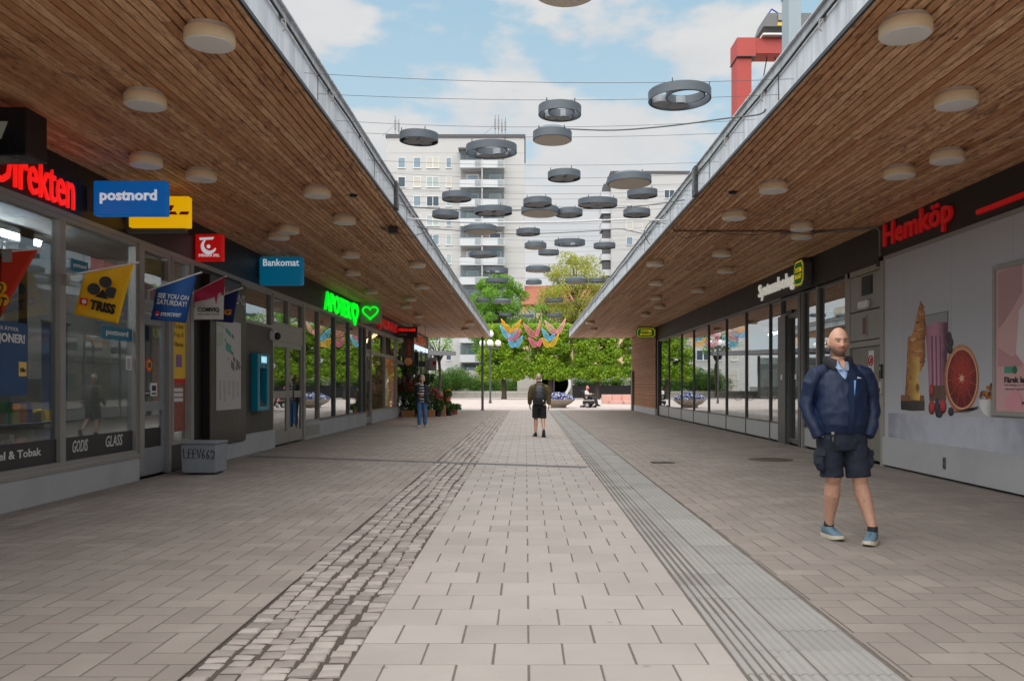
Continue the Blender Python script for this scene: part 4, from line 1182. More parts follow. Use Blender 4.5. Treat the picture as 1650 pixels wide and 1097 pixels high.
def make_ring(kind, r):
    t = thing("hanging_ring" if kind != "disk" else "hanging_disc_lamp", "x", "hanging lamp", (0, 0, 0), "grey ring lamps hung on wires over the passage")
    h = 0.085
    wall_ring(B(), (0, 0), r, -h / 2, h / 2).build("outer_ring", RING, t)
    if kind == "disk":
        b = B(); b.cyl((0, 0, -h / 2 + 0.01), r - 0.014, h * 0.5, 40); b.build("housing", RING, t)
        b = B(); b.tube([(0, 0, -h / 2 - 0.012), (0, 0, -h / 2 - 0.006), (0, 0, -h / 2 + 0.01)], [r * 0.7, r * 0.95, r - 0.02], 40); b.build("diffuser", RDIFF, t)
        b = B(); b.tube([(0, 0, h / 2), (0, 0, h / 2 + 0.04)], [r * 0.98, r * 0.72], 24); b.build("top_cover", RING, t)
    elif kind == "open":
        wall_ring(B(), (r * 0.05, -r * 0.30), r * 0.62, -0.038, 0.038).build("inner_ring", RING, t)
        for a, q in ((2.15, 0.30), (1.15, 0.36)):
            closed_disc(B(), (math.cos(a) * r * (0.97 - q), math.sin(a) * r * (0.97 - q)), r * q, -h / 2 + 0.010, 0.03).build("inner_disc", RINGI, t)
    else:
        closed_disc(B(), (0, 0), r - 0.014, h / 2 - 0.02, h / 2 - 0.008, 40).build("gap_shade_plate", STEEL_D, t)  # added dark plate so the gaps between the discs read as shade
        for a, q in ((2.7, 0.47), (-0.25, 0.50), (-1.75, 0.40), (1.35, 0.33)):
            closed_disc(B(), (math.cos(a) * r * (0.975 - q), math.sin(a) * r * (0.975 - q)), r * q, -h / 2 + 0.010, 0.02).build("inner_disc", RINGI, t)
    for a in (0.9, 2.3, -0.9, -2.3):
        b = B(); b.bar((r * math.cos(a), r * math.sin(a), h / 2), (r * math.cos(a), r * math.sin(a), h / 2 + 0.03), 0.005, 0, 6); b.build("hook", STEEL_D, t)
    return t
RINGS = [(1095, 155, 'L', 'open'), (902, 179, 'S', 'open'), (890, 220, 'S', 'disk'), (675, 222, 'S', 'tre'), (792, 241, 'L', 'open'), (909, 283, 'S', 'tre'), (1014, 291, 'L', 'disk'), (1035, 312, 'S', 'tre'),
         (736, 317, 'S', 'tre'), (963, 327, 'L', 'tre'), (795, 340, 'L', 'tre'), (866, 326, 'S', 'tre'), (870, 340, 'L', 'disk'), (917, 343, 'S', 'tre'), (1026, 343, 'S', 'tre'), (718, 346, 'S', 'tre'),
         (774, 370, 'L', 'disk'), (851, 374, 'S', 'tre'), (918, 391, 'L', 'open'), (974, 396, 'S', 'tre'), (863, 396, 'S', 'disk'), (884, 407, 'S', 'tre'), (779, 410, 'L', 'tre'), (799, 436, 'L', 'open'), (867, 434, 'L', 'disk'),
         (801, 452, 'L', 'tre'), (860, 455, 'S', 'disk'), (929, 453, 'L', 'disk'), (962, 452, 'S', 'tre'), (777, 483, 'S', 'tre'), (809, 486, 'L', 'disk'), (893, 484, 'L', 'tre'), (815, 507, 'S', 'tre'), (851, 509, 'S', 'disk'), (894, 508, 'L', 'tre'), (910, -21, 'S', 'disk')]
RZ = 2.72
protos = {}
cnt = {}
ring_d = []
for (x, y, sz, kd_) in sorted(RINGS, key=lambda r: r[1]):
    d = F * RZ / (HY - y); loc = Vector(((x - VX) / F * d, d, EYE + RZ))
    cnt[(sz, kd_)] = cnt.get((sz, kd_), 0) + 1
    nm = {"open": "open grey ring with inner ring", "tre": "grey ring filled with discs", "disk": "grey rimmed disc with cream diffuser"}[kd_]
    k = cnt[(sz, kd_)]
    lab = "%s %s, %s of its size from the front" % ("large" if sz == 'L' else "small", nm, "nearest" if k == 1 else ordw(k))
    key = (sz, kd_)
    if key not in protos:
        t = make_ring(kd_, 0.292 if sz == 'L' else 0.212); t.location = loc; t['label'] = lab; protos[key] = (t, tree_of(t)); o = t
    else:
        o = copy_tree(protos[key][0], protos[key][1], loc, lab)
    o.rotation_euler = (jz(0.06), jz(0.06), jz(0.7)); ring_d.append((d, loc.x, 0.292 if sz == 'L' else 0.212))
WIRE = M("wire", (0.09, 0.09, 0.095), 0.5); WIREL = M("pale_wire", lin(196, 196, 196), 0.5)
def wire(d, d2, zl, zr, sag, r, label, mat=WIRE, n=14):
    t = []
    for i in range(n + 1):
        u = i / n
        t.append((EL + (ER - EL) * u, d + (d2 - d) * u, zl + (zr - zl) * u - sag * 4 * u * (1 - u)))
    b = B(); b.tube(t, r, 5)
    o = b.build("wire", mat); tag(o, label, "wire", "wires strung between the two canopies"); return o
wd = sorted(set([round(d - r * 0.62, 2) for d, x, r in ring_d] + [round(d + r * 0.62, 2) for d, x, r in ring_d] + [8.3, 9.3, 11.0, 13.0]))
keep = [wd[0]]
for d in wd[1:]:
    if d - keep[-1] > 0.36: keep.append(d)
for i, d in enumerate(keep):
    wire(d, d + jz(0.08), SOF + 0.11 + jz(0.05), SOF + 0.09 + jz(0.05), 0.05 + R.random() * 0.03, 0.0024, "thin steel wire between the canopies, %s from the front" % ordw(i + 1))
# thicker cables
def cable(name, pts, r, label, mat=WIRE, cat="cable", n=6):
    # smooth the polyline
    P_ = [Vector(p) for p in pts]; out = []
    for i in range(len(P_) - 1):
        p0, p1, p2, p3 = P_[max(0, i - 1)], P_[i], P_[i + 1], P_[min(len(P_) - 1, i + 2)]
        for k in range(6):
            t = k / 6
            out.append(0.5 * ((2 * p1) + (p2 - p0) * t + (2 * p0 - 5 * p1 + 4 * p2 - p3) * t * t + (3 * p1 - p0 - 3 * p2 + p3) * t ** 3))
    out.append(P_[-1])
    b = B(); b.tube(out, r, n); return tag(b.build(name, mat), label, cat)
cable("cable", [P(915, 208, 9.5), P(990, 210, 9.3), P(1080, 203, 9.0), P(1170, 191, 8.8), P(1222, 185, 8.7), P(1234, 176, 8.6)], 0.008, "black power cable from the disc lamp to the right fascia")
cable("cable", [P(642, 328, 13.4), P(660, 333, 13.5), P(760, 339, 14.2), P(860, 338, 14.6), P(1000, 335, 14.0), P(1105, 322, 13.0)], 0.008, "black power cable sagging between the canopies near the middle rings")
cable("conduit", [P(655, 352, 14.4), P(760, 358, 14.5), P(900, 358, 14.6), P(1000, 354, 14.6), P(1063, 355, 14.6), P(1092, 359, 14.7)], 0.014, "pale rigid conduit spanning the gap in front of the middle rings", WIREL)
cable("cable", [P(638, 374, 14.6), P(665, 380, 14.5), P(690, 371, 14.5), P(672, 366, 14.5), P(690, 368, 14.5), P(730, 371, 14.6), P(800, 377, 14.8), P(880, 376, 14.8), P(960, 372, 14.7), P(1000, 369, 14.6), P(1040, 376, 14.6), P(1060, 360, 14.7), P(1080, 364, 14.75),
                P(1100, 383, 14.3), P(1130, 378, 14.5), P(1150, 373, 14.7), P(1180, 377, 14.5), P(1220, 378, 14.5), P(1260, 373, 14.8), P(1300, 377, 14.55), P(1330, 373, 14.8), P(1385, 371, 14.8)], 0.007, "loose black cable looping across the gap and along the right soffit")
cable("cable", [P(1047, 394, 14.8), P(1038, 375, 14.7), P(1048, 358, 14.7), P(1064, 362, 14.7)], 0.007, "black cable coil hanging off the right canopy edge")
z_ = SOF - 0.022
t_ = thing("conduit", "thin conduit rail running across the right timber soffit", "conduit", (3.9, 14.85, z_))
B().box(2.62, 14.83, z_ - 0.004, 5.7, 14.87, z_ + 0.02).build("rail", M("brown_conduit", lin(120, 92, 72), 0.6), t_)
for x in (3.2, 4.0, 4.8): B().box(x, 14.81, z_ - 0.008, x + 0.03, 14.89, z_ + 0.022).build("clip", STEEL_D, t_)
t_ = thing("flood_lamp", "small dark floodlight hanging on a bracket under the left canopy edge", "floodlight", P(635, 369, 14.5))
c = wloc(t_); b = B(); b.box(c.x - 0.09, c.y - 0.07, c.z - 0.08, c.x + 0.06, c.y + 0.07, c.z + 0.03); b.build("body", STEEL_D, t_, 0.01)
b = B(); b.box(c.x + 0.062, c.y - 0.06, c.z - 0.07, c.x + 0.07, c.y + 0.06, c.z + 0.02); b.build("lens", M("dark_red_lens", (0.15, 0.01, 0.01), 0.2), t_)
b = B(); b.tube([(c.x - 0.05, c.y, c.z), (c.x - 0.24, c.y, c.z + 0.02), (c.x - 0.25, c.y, SOF)], 0.010, 6); b.tube([(c.x - 0.05, c.y, c.z - 0.05), (c.x - 0.22, c.y, c.z - 0.0)], 0.008, 6); b.build("bracket", STEEL_D, t_)
# black service cables clipped along both fascias, downpipes
for side, xe, sg in (('L', EL, 1), ('R', ER, -1)):
    pts = [(xe + sg * 0.020, y, SOF + 0.275 + 0.012 * math.sin(y * 2.1)) for y in np.arange(4.0, YE, 0.8)]
    b = B(); b.tube(pts, 0.012, 6); o = b.build("cable", BLACK); tag(o, "black cable clipped along the %s canopy fascia" % ("left" if side == 'L' else "right"), "cable")
    d = {'L': 13.0, 'R': 12.1}[side]
    t_ = thing("downpipe_cover", "dark upright strip on the %s canopy fascia" % ("left" if side == 'L' else "right"), "cover", (xe + sg * 0.04, d, SOF))
    B().box(xe + sg * 0.002, d - 0.10, SOF - 0.02, xe + sg * 0.05, d + 0.10, SOF + 0.40).build("plate", STEEL_D, t_, 0.006)
    B().box(xe + sg * 0.05, d - 0.05, SOF + 0.05, xe + sg * 0.056, d + 0.05, SOF + 0.35).build("lid", ALU_D, t_)
    for i, y in enumerate((6.9, 8.6, 10.2, 14.6, 18.0)):
        t_ = thing("cable_hook", "small steel hook on the %s fascia cable, %s from the front" % ("left" if side == 'L' else "right", ordw(i + 1)), "hook", (xe, y, SOF + 0.2), "hooks on the fascia cables")
        b = B(); b.tube([(xe + sg * 0.004, y, SOF + 0.27), (xe + sg * 0.05, y, SOF + 0.25), (xe + sg * 0.055, y, SOF + 0.18), (xe + sg * 0.03, y, SOF + 0.16)], 0.007, 6); b.build("hook", ALU, t_)
        b = B(); b.box(xe + sg * 0.0, y - 0.03, SOF + 0.25, xe + sg * 0.006, y + 0.03, SOF + 0.29); b.build("plate", ALU, t_)

# ================================================================== WIRE WINGS (colourful net birds)
def wing_net(c, tipL, tipR, mat, label, d):
    """V of two net wings; pixel-sized spans given in metres relative to c"""
    t = thing("net_bird", label, "decoration", c, "colourful wire birds hung at the passage end")
    c = Vector(c)
    for tip in (tipL, tipR):
        tip = Vector(tip); b = B(); n = 9
        def pt(u, v):
            # u along the wing, v across it (leaf shape, curved)
            p = tip * u + Vector((0, 0, -0.16 * math.sin(math.pi * u) * (tip.length)))
            wdt = 0.27 * math.sin(math.pi * min(1, 0.12 + 0.88 * u)) ** 0.8
            side = Vector((0.15 * (1 if tip.x < 0 else -1), -0.8, 0.65))
            return c + p + side * (wdt * v) + Vector((0, -0.06 * (1 - v * v), 0))
        rr = 0.011
        for v in (-1, 1): b.tube([pt(i / n, v) for i in range(n + 1)], rr * 1.3, 4, sm=False)
        for i in range(1, n):
            b.bar(pt(i / n, -1), pt((i + 0.5) / n, 0), rr); b.bar(pt((i + 0.5) / n, 0), pt(i / n, 1), rr)
            b.bar(pt(i / n, -1), pt((i - 0.5) / n, 0), rr); b.bar(pt((i - 0.5) / n, 0), pt(i / n, 1), rr)
        b.tube([pt(i / n, 0) for i in range(n + 1)], rr, 4, sm=False)
        b.build("wing", mat, t)
    b = B(); b.tube([c + Vector((0, 0.12, 0.02)), c, c + Vector((0, -0.25, -0.05))], [0.02, 0.05, 0.015], 6); b.build("body", mat, t)
    b = B(); b.bar(c, c + Vector((0, 0, 1.6)), 0.004); b.build("string", WIRE, t)
ORG = M("orange_wire", lin(255, 176, 40), 0.5, 0.05, 2); BLW = M("blue_wire", lin(120, 205, 240), 0.5, 0.05, 2); PKW = M("pink_wire", lin(240, 130, 160), 0.5, 0.05, 2)
LPK = M("pale_pink_wire", lin(250, 176, 180), 0.5, 0.05, 2); YLW = M("yellow_wire", lin(250, 205, 50), 0.5, 0.05, 2)
BD = 52.0
z6 = lambda x, y: (740 + x / 5.5, 400 + y / 5.5)
for (tl, tr, bt, m_, lab, dd) in (((370, 625), (550, 630), (455, 735), ORG, "orange wire bird, topmost of the left stack", 0), ((360, 680), (520, 710), (440, 780), BLW, "pale blue wire bird below the orange one in the left stack", .3),
        ((430, 760), (550, 715), (465, 805), PKW, "pink wire bird third in the left stack", .6), ((430, 810), (565, 775), (495, 860), BLW, "pale blue wire bird at the bottom of the left stack", .9),
        ((565, 660), (720, 650), (680, 770), PKW, "pink wire bird above another one in the middle stack", .2), ((610, 790), (735, 800), (695, 855), PKW, "pink wire bird at the bottom of the middle stack", .7),
        ((755, 640), (945, 620), (865, 745), LPK, "pale pink wire bird, topmost of the right stack", .1), ((730, 710), (850, 760), (805, 805), BLW, "pale blue wire bird in the right stack", .5), ((730, 795), (885, 755), (805, 860), YLW, "yellow wire bird at the bottom of the right stack", .8)):
    d = BD + dd
    c = P(*z6(*bt), d); a = P(*z6(*tl), d) - c; e = P(*z6(*tr), d) - c
    wing_net(c, a, e, m_, lab, d)
for i, (x, y, z, m_, nm) in enumerate(((-9, 56, 4.3, PKW, "pink"), (-10.6, 60, 4.1, BLW, "pale blue"), (-8, 62, 4.4, ORG, "orange"), (9.5, 55, 4.2, BLW, "pale blue"), (11.5, 58, 4.3, PKW, "pink"), (10.4, 63, 4.4, YLW, "yellow"))):
    wing_net(Vector((x, y, z)), (-0.8, 0, 0.8), (0.75, 0.1, 0.85), m_, "%s wire bird hung out on the %s plaza beyond the shops" % (nm, "left" if x < 0 else "right"), 0)
    lb = cable("wire", [(x - 6, y, z + 1.55), (x, y, z + 1.5), (x + 6, y, z + 1.55)], 0.005, "thin wire carrying the %s wire bird on the %s plaza" % (nm, "left" if x < 0 else "right"), WIRE, "wire")
for i, d in enumerate((52.1, 52.6)):
    cable("wire", [(-6.5, d, 6.62), (1.0, d, 6.5), (7, d, 6.62)], 0.005, "thin wire above the colourful wire birds, %s one" % ("near" if i == 0 else "far"), WIRE, "wire")
# ================================================================== SIGNS ON THE LEFT FRONT
def lit(name, rgb, st=0.35): return E(name, lin(*rgb), st)
REDL = E("red_neon_letters", (1.0, 0.012, 0.008), 0.18)
GRNL = E("green_neon", (0.0, 0.95, 0.02), 0.21)
PLW = E("lit_white_letters", (0.75, 0.85, 0.92), 0.10)
Xp, Yp, Zp = Vector((1, 0, 0)), Vector((0, 1, 0)), Vector((0, 0, 1))
def boxsign(name, label, d, px0, py0, px1, py1, th, mat, cat="sign", bevel=0.015, side='L', trim=None):
    a, c = P(px0, py1, d), P(px1, py0, d)
    t = thing(name, label, cat, ((a.x + c.x) / 2, d, (a.z + c.z) / 2))
    B().box(a.x, d, a.z, c.x, d + th, c.z).build("box", mat, t, bevel)
    xw = XL + 0.03 if side == 'L' else XR - 0.03
    near = a.x if side == 'L' else c.x
    if abs(xw - near) > 0.02:
        zc = (a.z + c.z) / 2
        B().box(min(xw, near), d + th * 0.3, zc - 0.15, max(xw, near), d + th * 0.7, zc + 0.15).build("bracket", ALU_D, t)
    return t, a, c
def ftext(t, s, d, px, py, w, h, mat, bold=0.0, tilt=0.0, shear=0.0, th=0.006):
    """lettering facing the camera, w x h photo pixels at distance d"""
    c = P(px, py, d); k = d / F
    xd = Vector((math.cos(tilt), 0, math.sin(tilt))); up = Vector((-math.sin(tilt), 0, math.cos(tilt)))
    return text(t, s, c + Vector((0, -th / 2 - 0.001, 0)), w * k, h * k, xd, up, mat, th, bold, shear=shear)
# black box sign cut by the picture edge
t_, a, c = boxsign("box_sign", "black box sign with a pale slanted stroke at the upper left corner", 8.0, -95, 172, 43, 250, 0.35, M("black_gloss", (0.008, 0.009, 0.014), 0.25))
b = B(); d = 7.996; b.prism([P(-14, 224, d), P(2, 224, d), P(13, 196, d), P(-60, 196, d), P(-62, 203, d), P(-3, 203, d)], (0, -0.006, 0)); b.build("mark", M("pale_mark", lin(176, 190, 176), 0.5), t_)
t_, a, c = boxsign("box_sign", "blue box sign reading postnord projecting from the left shop", 10.6, 150, 291, 267, 347, 0.13, lit("postnord_blue", (0, 100, 180), 0.10))
ftext(t_, "postnord", 10.6, 207, 317, 92, 23, PLW, 0.035)
t_, a, c = boxsign("box_sign", "yellow box sign with dark red stripes behind the blue one", 11.6, 207, 316, 304, 366, 0.13, lit("sign_yellow", (250, 186, 0), 0.14))
RDK = M("dark_red_print", lin(190, 20, 20), 0.5)
b = B(); d = 11.598
for poly in (((262, 346), (286, 346), (283, 341), (273, 341)), ((262, 340), (276, 340), (281, 331), (268, 331)), ((288, 346), (303, 346), (305, 341), (291, 341)), ((240, 346), (256, 346), (262, 331), (247, 331)), ((222, 346), (236, 346), (240, 336), (226, 336))):
    b.prism([P(x, y, d) for x, y in poly], (0, -0.004, 0))
b.build("stripes", RDK, t_)
B().box(P(202, 0, 11.6).x, 11.64, P(0, 374, 11.6).z, P(297, 0, 11.6).x, 11.72, P(0, 367, 11.6).z).build("rail", ALU_D, t_)
t_, a, c = boxsign("box_sign", "red box sign with a white swirl above the flags", 14.1, 314, 377, 358, 420, 0.14, lit("sign_red", (190, 16, 18), 0.10), bevel=0.02)
d = 14.1; b = B()
arc = [P(337 + 11 * math.cos(a_), 396 - 12 * math.sin(a_) * 0.9, d - 0.004) for a_ in np.linspace(2.2, 5.9, 14)]
b.tube(arc, [0.012 + 0.022 * math.sin(math.pi * i / 13) for i in range(14)], 6); b.ball(P(336, 397, d - 0.006), (0.033, 0.006, 0.033), 12)
b.prism([P(321, 383, d), P(345, 382, d), P(343, 386, d), P(322, 387, d)], (0, -0.004, 0)); b.build("swirl", PLW, t_)
ftext(t_, "SVENSKA SPEL", d, 337, 411.5, 34, 4.5, PLW, 0.01)
t_, a, c = boxsign("box_sign", "turquoise box sign reading Bankomat above the cash machine", 17.4, 417, 413, 487, 459, 0.2, lit("bankomat_turquoise", (0, 112, 150), 0.08), bevel=0.05)
ftext(t_, "Bankomat", 17.4, 453, 423, 58, 11.5, PLW, 0.015)
# heart box and neon letters of the pharmacy
t_, a, c = boxsign("box_sign", "grey square box sign with a green neon heart outline", 27.7, 580, 486.5, 613, 520.5, 0.3, M("sign_grey", lin(176, 170, 160), 0.6))
d = 27.69
hp = []
for i in range(40):
    a_ = 2 * math.pi * (i / 40) + 0.55
    hx_, hz_ = 16 * math.sin(a_) ** 3, 13 * math.cos(a_) - 5 * math.cos(2 * a_) - 2 * math.cos(3 * a_) - math.cos(4 * a_)
    if i < 38: hp.append(P(596.5 + hx_ * 0.76, 503 - hz_ * 0.72, d - 0.02))
b = B(); b.tube(hp, 0.03, 8); b.build("neon_heart", GRNL, t_)
def walltext(s, side, y0, y1, z0, z1, mat, label, name="letter_sign", depth=0.08, bold=0.02, cat="sign", off=0.06, each=True, group=None):
    """letters standing on the fascia along the street"""
    x = sx(side, off)
    yc = (y0 + y1) / 2
    t = thing(name, label, cat, (x, yc, (z0 + z1) / 2), group)
    xd = Yp if side == 'L' else -Yp
    # left wall: seen from the street, reading runs away from the camera; right wall: towards the camera
    text(t, s, (x, yc, (z0 + z1) / 2), y1 - y0, z1 - z0, xd, Zp, mat, depth, bold)
    return t
t_ = walltext("Direkten", 'L', 8.75, 10.28, 3.50, 3.98, REDL, "red glowing letters reading Direkten on the black left fascia", bold=0.0, depth=0.03)
y_, z_ = 8.5, 3.62
b = B(); pts = [Vector((sx('L', 0.09), y_ + dy, z_ + dz)) for dy, dz in ((-0.55, 0.02), (-0.2, -0.02), (0.10, 0.10), (0.30, 0.36), (0.16, 0.40), (0.02, 0.30), (-0.25, 0.28), (-0.55, 0.3))]
b.prism(pts, (0.03, 0, 0)); b.build("apple_mark", REDL, t_)
# pharmacy neon
GY0, GY1 = 23.3, 27.3
t_ = walltext("APOTEK", 'L', 23.1, 26.6, 3.46, 4.0, GRNL, "bright green neon letters over the pharmacy windows", depth=0.06, bold=0.01)
b = B(); hp = []
for i in range(33):
    a_ = 2 * math.pi * i / 32
    hx_, hz_ = 16 * math.sin(a_) ** 3, 13 * math.cos(a_) - 5 * math.cos(2 * a_) - 2 * math.cos(3 * a_) - math.cos(4 * a_)
    hp.append(Vector((sx('L', 0.10), 27.0 + hx_ * 0.026, 3.72 + hz_ * 0.022)))
b.tube(hp, 0.05, 8); b.build("neon_heart", GRNL, t_)
t_ = walltext("A", 'L', 28.3, 28.9, 3.5, 3.9, REDL, "single red glowing letter beside the green pharmacy neon", bold=0.02)
t_ = walltext("HJALMARS", 'L', 31.0, 36.0, 3.5, 3.98, E("dull_red_letters", (0.6, 0.02, 0.02), 0.05), "red letters on the fascia right of the heart sign, mostly hidden", bold=0.02)
t_ = walltext("PIZZERIA", 'L', 40.8, 46.5, 3.5, 3.98, E("orange_red_letters", (0.6, 0.10, 0.03), 0.05), "orange red letters on the farthest part of the left fascia", bold=0.0, depth=0.03)
b = B(); sbox(b, 'L', 40.0, 47.0, 3.20, 3.42, 0.05, 0.12); b.build("light_strip", E("cool_strip", (0.62, 0.75, 0.95), 0.25), t_)
# black hanging boards of the grill
t_, a, c = boxsign("box_sign", "black board with red lettering across the top of the hanging grill sign", 36.4, 641, 526.5, 672, 543.5, 0.2, BLACK)
ftext(t_, "STEKHUS & BAR", 36.4, 656, 531.5, 28, 5, REDL, 0.02); ftext(t_, "RESTAURANG", 36.4, 649, 539, 14, 3.5, M("dim_white", (0.3, 0.3, 0.3), 0.5), 0.02)
t_, a, c = boxsign("hanging_board", "tall black hanging board with red upright word and a pizza picture", 36.6, 650, 543.5, 667, 591.5, 0.12, BLACK)
text(t_, "KOMPOT", P(659.5, 559, 36.6) + Vector((0, -0.004, 0)), 28 * 36.6 / F, 5 * 36.6 / F, Zp, -Xp, M("red_print", lin(190, 25, 40), 0.5), 0.006, 0.01)
b = B(); cpt = P(658, 582.5, 36.6); b.tube([cpt + Vector((0, 0.0, 0)), cpt + Vector((0, -0.01, 0))], 0.17, 24)
b.build("pizza_picture", M("pizza_print", lin(200, 140, 110), 0.6, 0.5, 30), t_)
t_, a, c = boxsign("hanging_board", "dark hanging menu board behind the black grill board", 38.0, 667, 567, 674, 590, 0.1, M("menu_board", (0.03, 0.03, 0.03), 0.5, 0.5, 30))
t_, a, c = boxsign("hanging_board", "grey sandwich of boards with a red corner hung at the end of the left front", 41.0, 685, 576, 703, 597, 0.15, M("pale_board", lin(178, 176, 172), 0.6))
b = B(); d = 40.998; b.prism([P(697, 589, d), P(703.5, 587, d), P(703.5, 581, d), P(697, 582, d)], (0, -0.004, 0)); b.build("red_corner", RDK, t_)
for i in range(4):
    b = B(); b.box(P(686.5, 0, d).x, d - 0.004, P(0, 594.5 - i * 4, d).z, P(693, 0, d).x, d, P(0, 592.5 - i * 4, d).z); b.build("print_block", M("grey_print", lin(110, 108, 106), 0.6), t_)

# ---- flags
def flag(label, d, corners, mat, pole, mats2=None, wave=0.03):
    TL, TR, BR, BL = [P(x, y, d) for x, y in corners]
    t = thing("flag", label, "flag", P(pole[0][0], pole[0][1], d), "flags on slanted poles along the kiosk")
    nu, nv = 16, 16; b = B()
    for j in range(nv + 1):
        v = j / nv
        for i in range(nu + 1):
            u = i / nu
            p = (TL * (1 - u) + TR * u) * (1 - v) + (BL * (1 - u) + BR * u) * v
            p = p + Vector((0, wave * math.sin(u * 5.0 + v * 1.5) * (0.3 + 0.7 * v), 0))
            b.v.append(tuple(p))
    k = nu + 1
    for j in range(nv):
        for i in range(nu): b.face([j * k + i, (j + 1) * k + i, (j + 1) * k + i + 1, j * k + i + 1], 0, True)
    o = b.build("cloth", mat, t); so = o.modifiers.new("thickness", 'SOLIDIFY'); so.thickness = 0.003
    a, e = P(pole[0][0], pole[0][1], d), P(pole[1][0], pole[1][1], d)
    b = B(); b.tube([a, e], 0.012, 8); b.ball(e, 0.018, 8); b.build("pole", WHITE, t)
    b = B(); b.tube([(XL - 0.02, a.y, a.z - 0.03), (XL + 0.05, a.y, a.z - 0.02), a], 0.016, 8); b.box(XL + 0.0, a.y - 0.04, a.z - 0.1, XL + 0.09, a.y + 0.04, a.z + 0.03); b.build("bracket", ALU, t)
    return t
def cloth_mat(name, rgb, rgb2=None):
    return M(name, lin(*rgb), 0.7, 0.06, 3, 0.08)
INK = M("black_print", (0.012, 0.012, 0.012), 0.6); INKW = M("white_print", (0.72, 0.72, 0.72), 0.6); INKR = M("red_logo_print", lin(205, 20, 28), 0.6)
OFF = 0.036
t_ = flag("red and orange flag cut by the left picture edge", 9.0, ((-75, 398), (62, 403), (-2, 516), (-120, 500)), cloth_mat("orange_red_cloth", (196, 44, 16)), ((-40, 408), (66, 402)))
dd = 9.0 - OFF
b = B(); b.ball(P(2, 463, dd), (0.06, 0.003, 0.06), 14); b.ball(P(4, 483, dd), (0.07, 0.003, 0.07), 14); b.build("yellow_blots", M("yellow_print", lin(240, 170, 20), 0.6), t_)
ftext(t_, "LOTTO", dd - 0.004, -16, 460, 44, 16, INK, 0.03, -0.25, th=0.004); ftext(t_, "VIKINGLOT", dd - 0.004, -28, 478, 78, 15, INK, 0.03, -0.25, th=0.004); ftext(t_, "TA CHANSEN HÄR", dd - 0.004, -40, 496, 88, 6, INK, 0.02, -0.25, th=0.004)
t_ = flag("yellow flag with black discs reading TRISS", 10.1, ((138, 437), (217, 425), (190, 521), (117, 506)), cloth_mat("yellow_cloth", (244, 190, 0)), ((100, 446), (222, 423)))
dd = 10.1 - OFF; b = B()
for x, y in ((170, 454.5), (151, 465.5), (179.5, 471.5)): b.tube([P(x, y, dd), P(x, y, dd - 0.004)], 9.2 * 10.1 / F, 24)
b.prism([P(153, 478, dd), P(174, 482.5, dd), P(166, 466.5, dd)], (0, -0.004, 0)); b.build("print", INK, t_)
ftext(t_, "TRISS", dd - 0.002, 165.5, 494.5, 42, 16.5, INK, 0.055, -0.22, th=0.004)
b = B(); b.prism([P(128, 490, dd), P(140, 492.5, dd), P(142, 481, dd), P(130, 479, dd)], (0, -0.004, 0)); b.build("logo", INKR, t_)
b = B(); b.ball(P(135.5, 486, dd - 0.004), (0.028, 0.004, 0.028), 12); b.build("logo_mark", INKW, t_)
t_ = flag("blue flag reading SEE YOU ON SATURDAY!", 12.25, ((253, 462), (318, 441), (299.5, 520.5), (241, 514.5)), cloth_mat("blue_cloth", (0, 74, 146)), ((230, 471), (324, 439)))
dd = 12.25 - OFF
ftext(t_, "SEE YOU ON", dd, 279.5, 478, 50, 8, INKW, 0.015, -0.10, 0.12, th=0.004); ftext(t_, "SATURDAY!", dd, 277, 488, 48, 8.5, INKW, 0.015, -0.10, 0.12, th=0.004)
ftext(t_, "STRYKTIPSET", dd, 275.5, 507, 33, 6, INKW, 0.035, -0.06, 0.12, th=0.004)
b = B(); b.ball(P(253.5, 505, dd), (0.036, 0.004, 0.036), 14); b.build("logo", INKR, t_); b = B(); b.ball(P(253, 507, dd - 0.004), (0.018, 0.003, 0.012), 10); b.build("logo_mark", INKW, t_)
t_ = flag("white flag with dripping dark pink top reading COMVIQ", 13.6, ((313, 471), (362, 447), (360, 515), (312, 515)), cloth_mat("white_cloth", (196, 192, 190)), ((300, 478), (364, 445)), wave=0.015)
dd = 13.6 - 0.02
b = B(); pp = [(313, 470.5), (362, 446.5), (361, 475), (358, 476), (357, 472), (354, 471), (351, 474), (349, 489), (347.5, 489), (346, 478), (341, 480), (330, 483), (313, 487)]
b.prism([P(x, y, dd) for x, y in pp], (0, -0.004, 0)); b.build("pink_drip", M("magenta_print", lin(168, 8, 62), 0.6), t_)
ftext(t_, "COMVIQ", dd, 336, 499.5, 35, 8.5, INK, 0.03, th=0.004); ftext(t_, "Enkel. smart. schysst.", dd, 336, 506.5, 35, 3.2, INK, 0.01, th=0.004)
t_ = flag("dark blue flag with orange letters behind the white one", 14.6, ((336, 482), (385, 466), (375.5, 520.5), (333, 516)), cloth_mat("navy_cloth", (6, 30, 96)), ((326, 488), (390, 464)), wave=0.015)
ftext(t_, "ATG", 14.6 - 0.02, 356, 503, 34, 9, M("orange_print", lin(240, 166, 10), 0.6), 0.04, 0, 0.25, th=0.004)

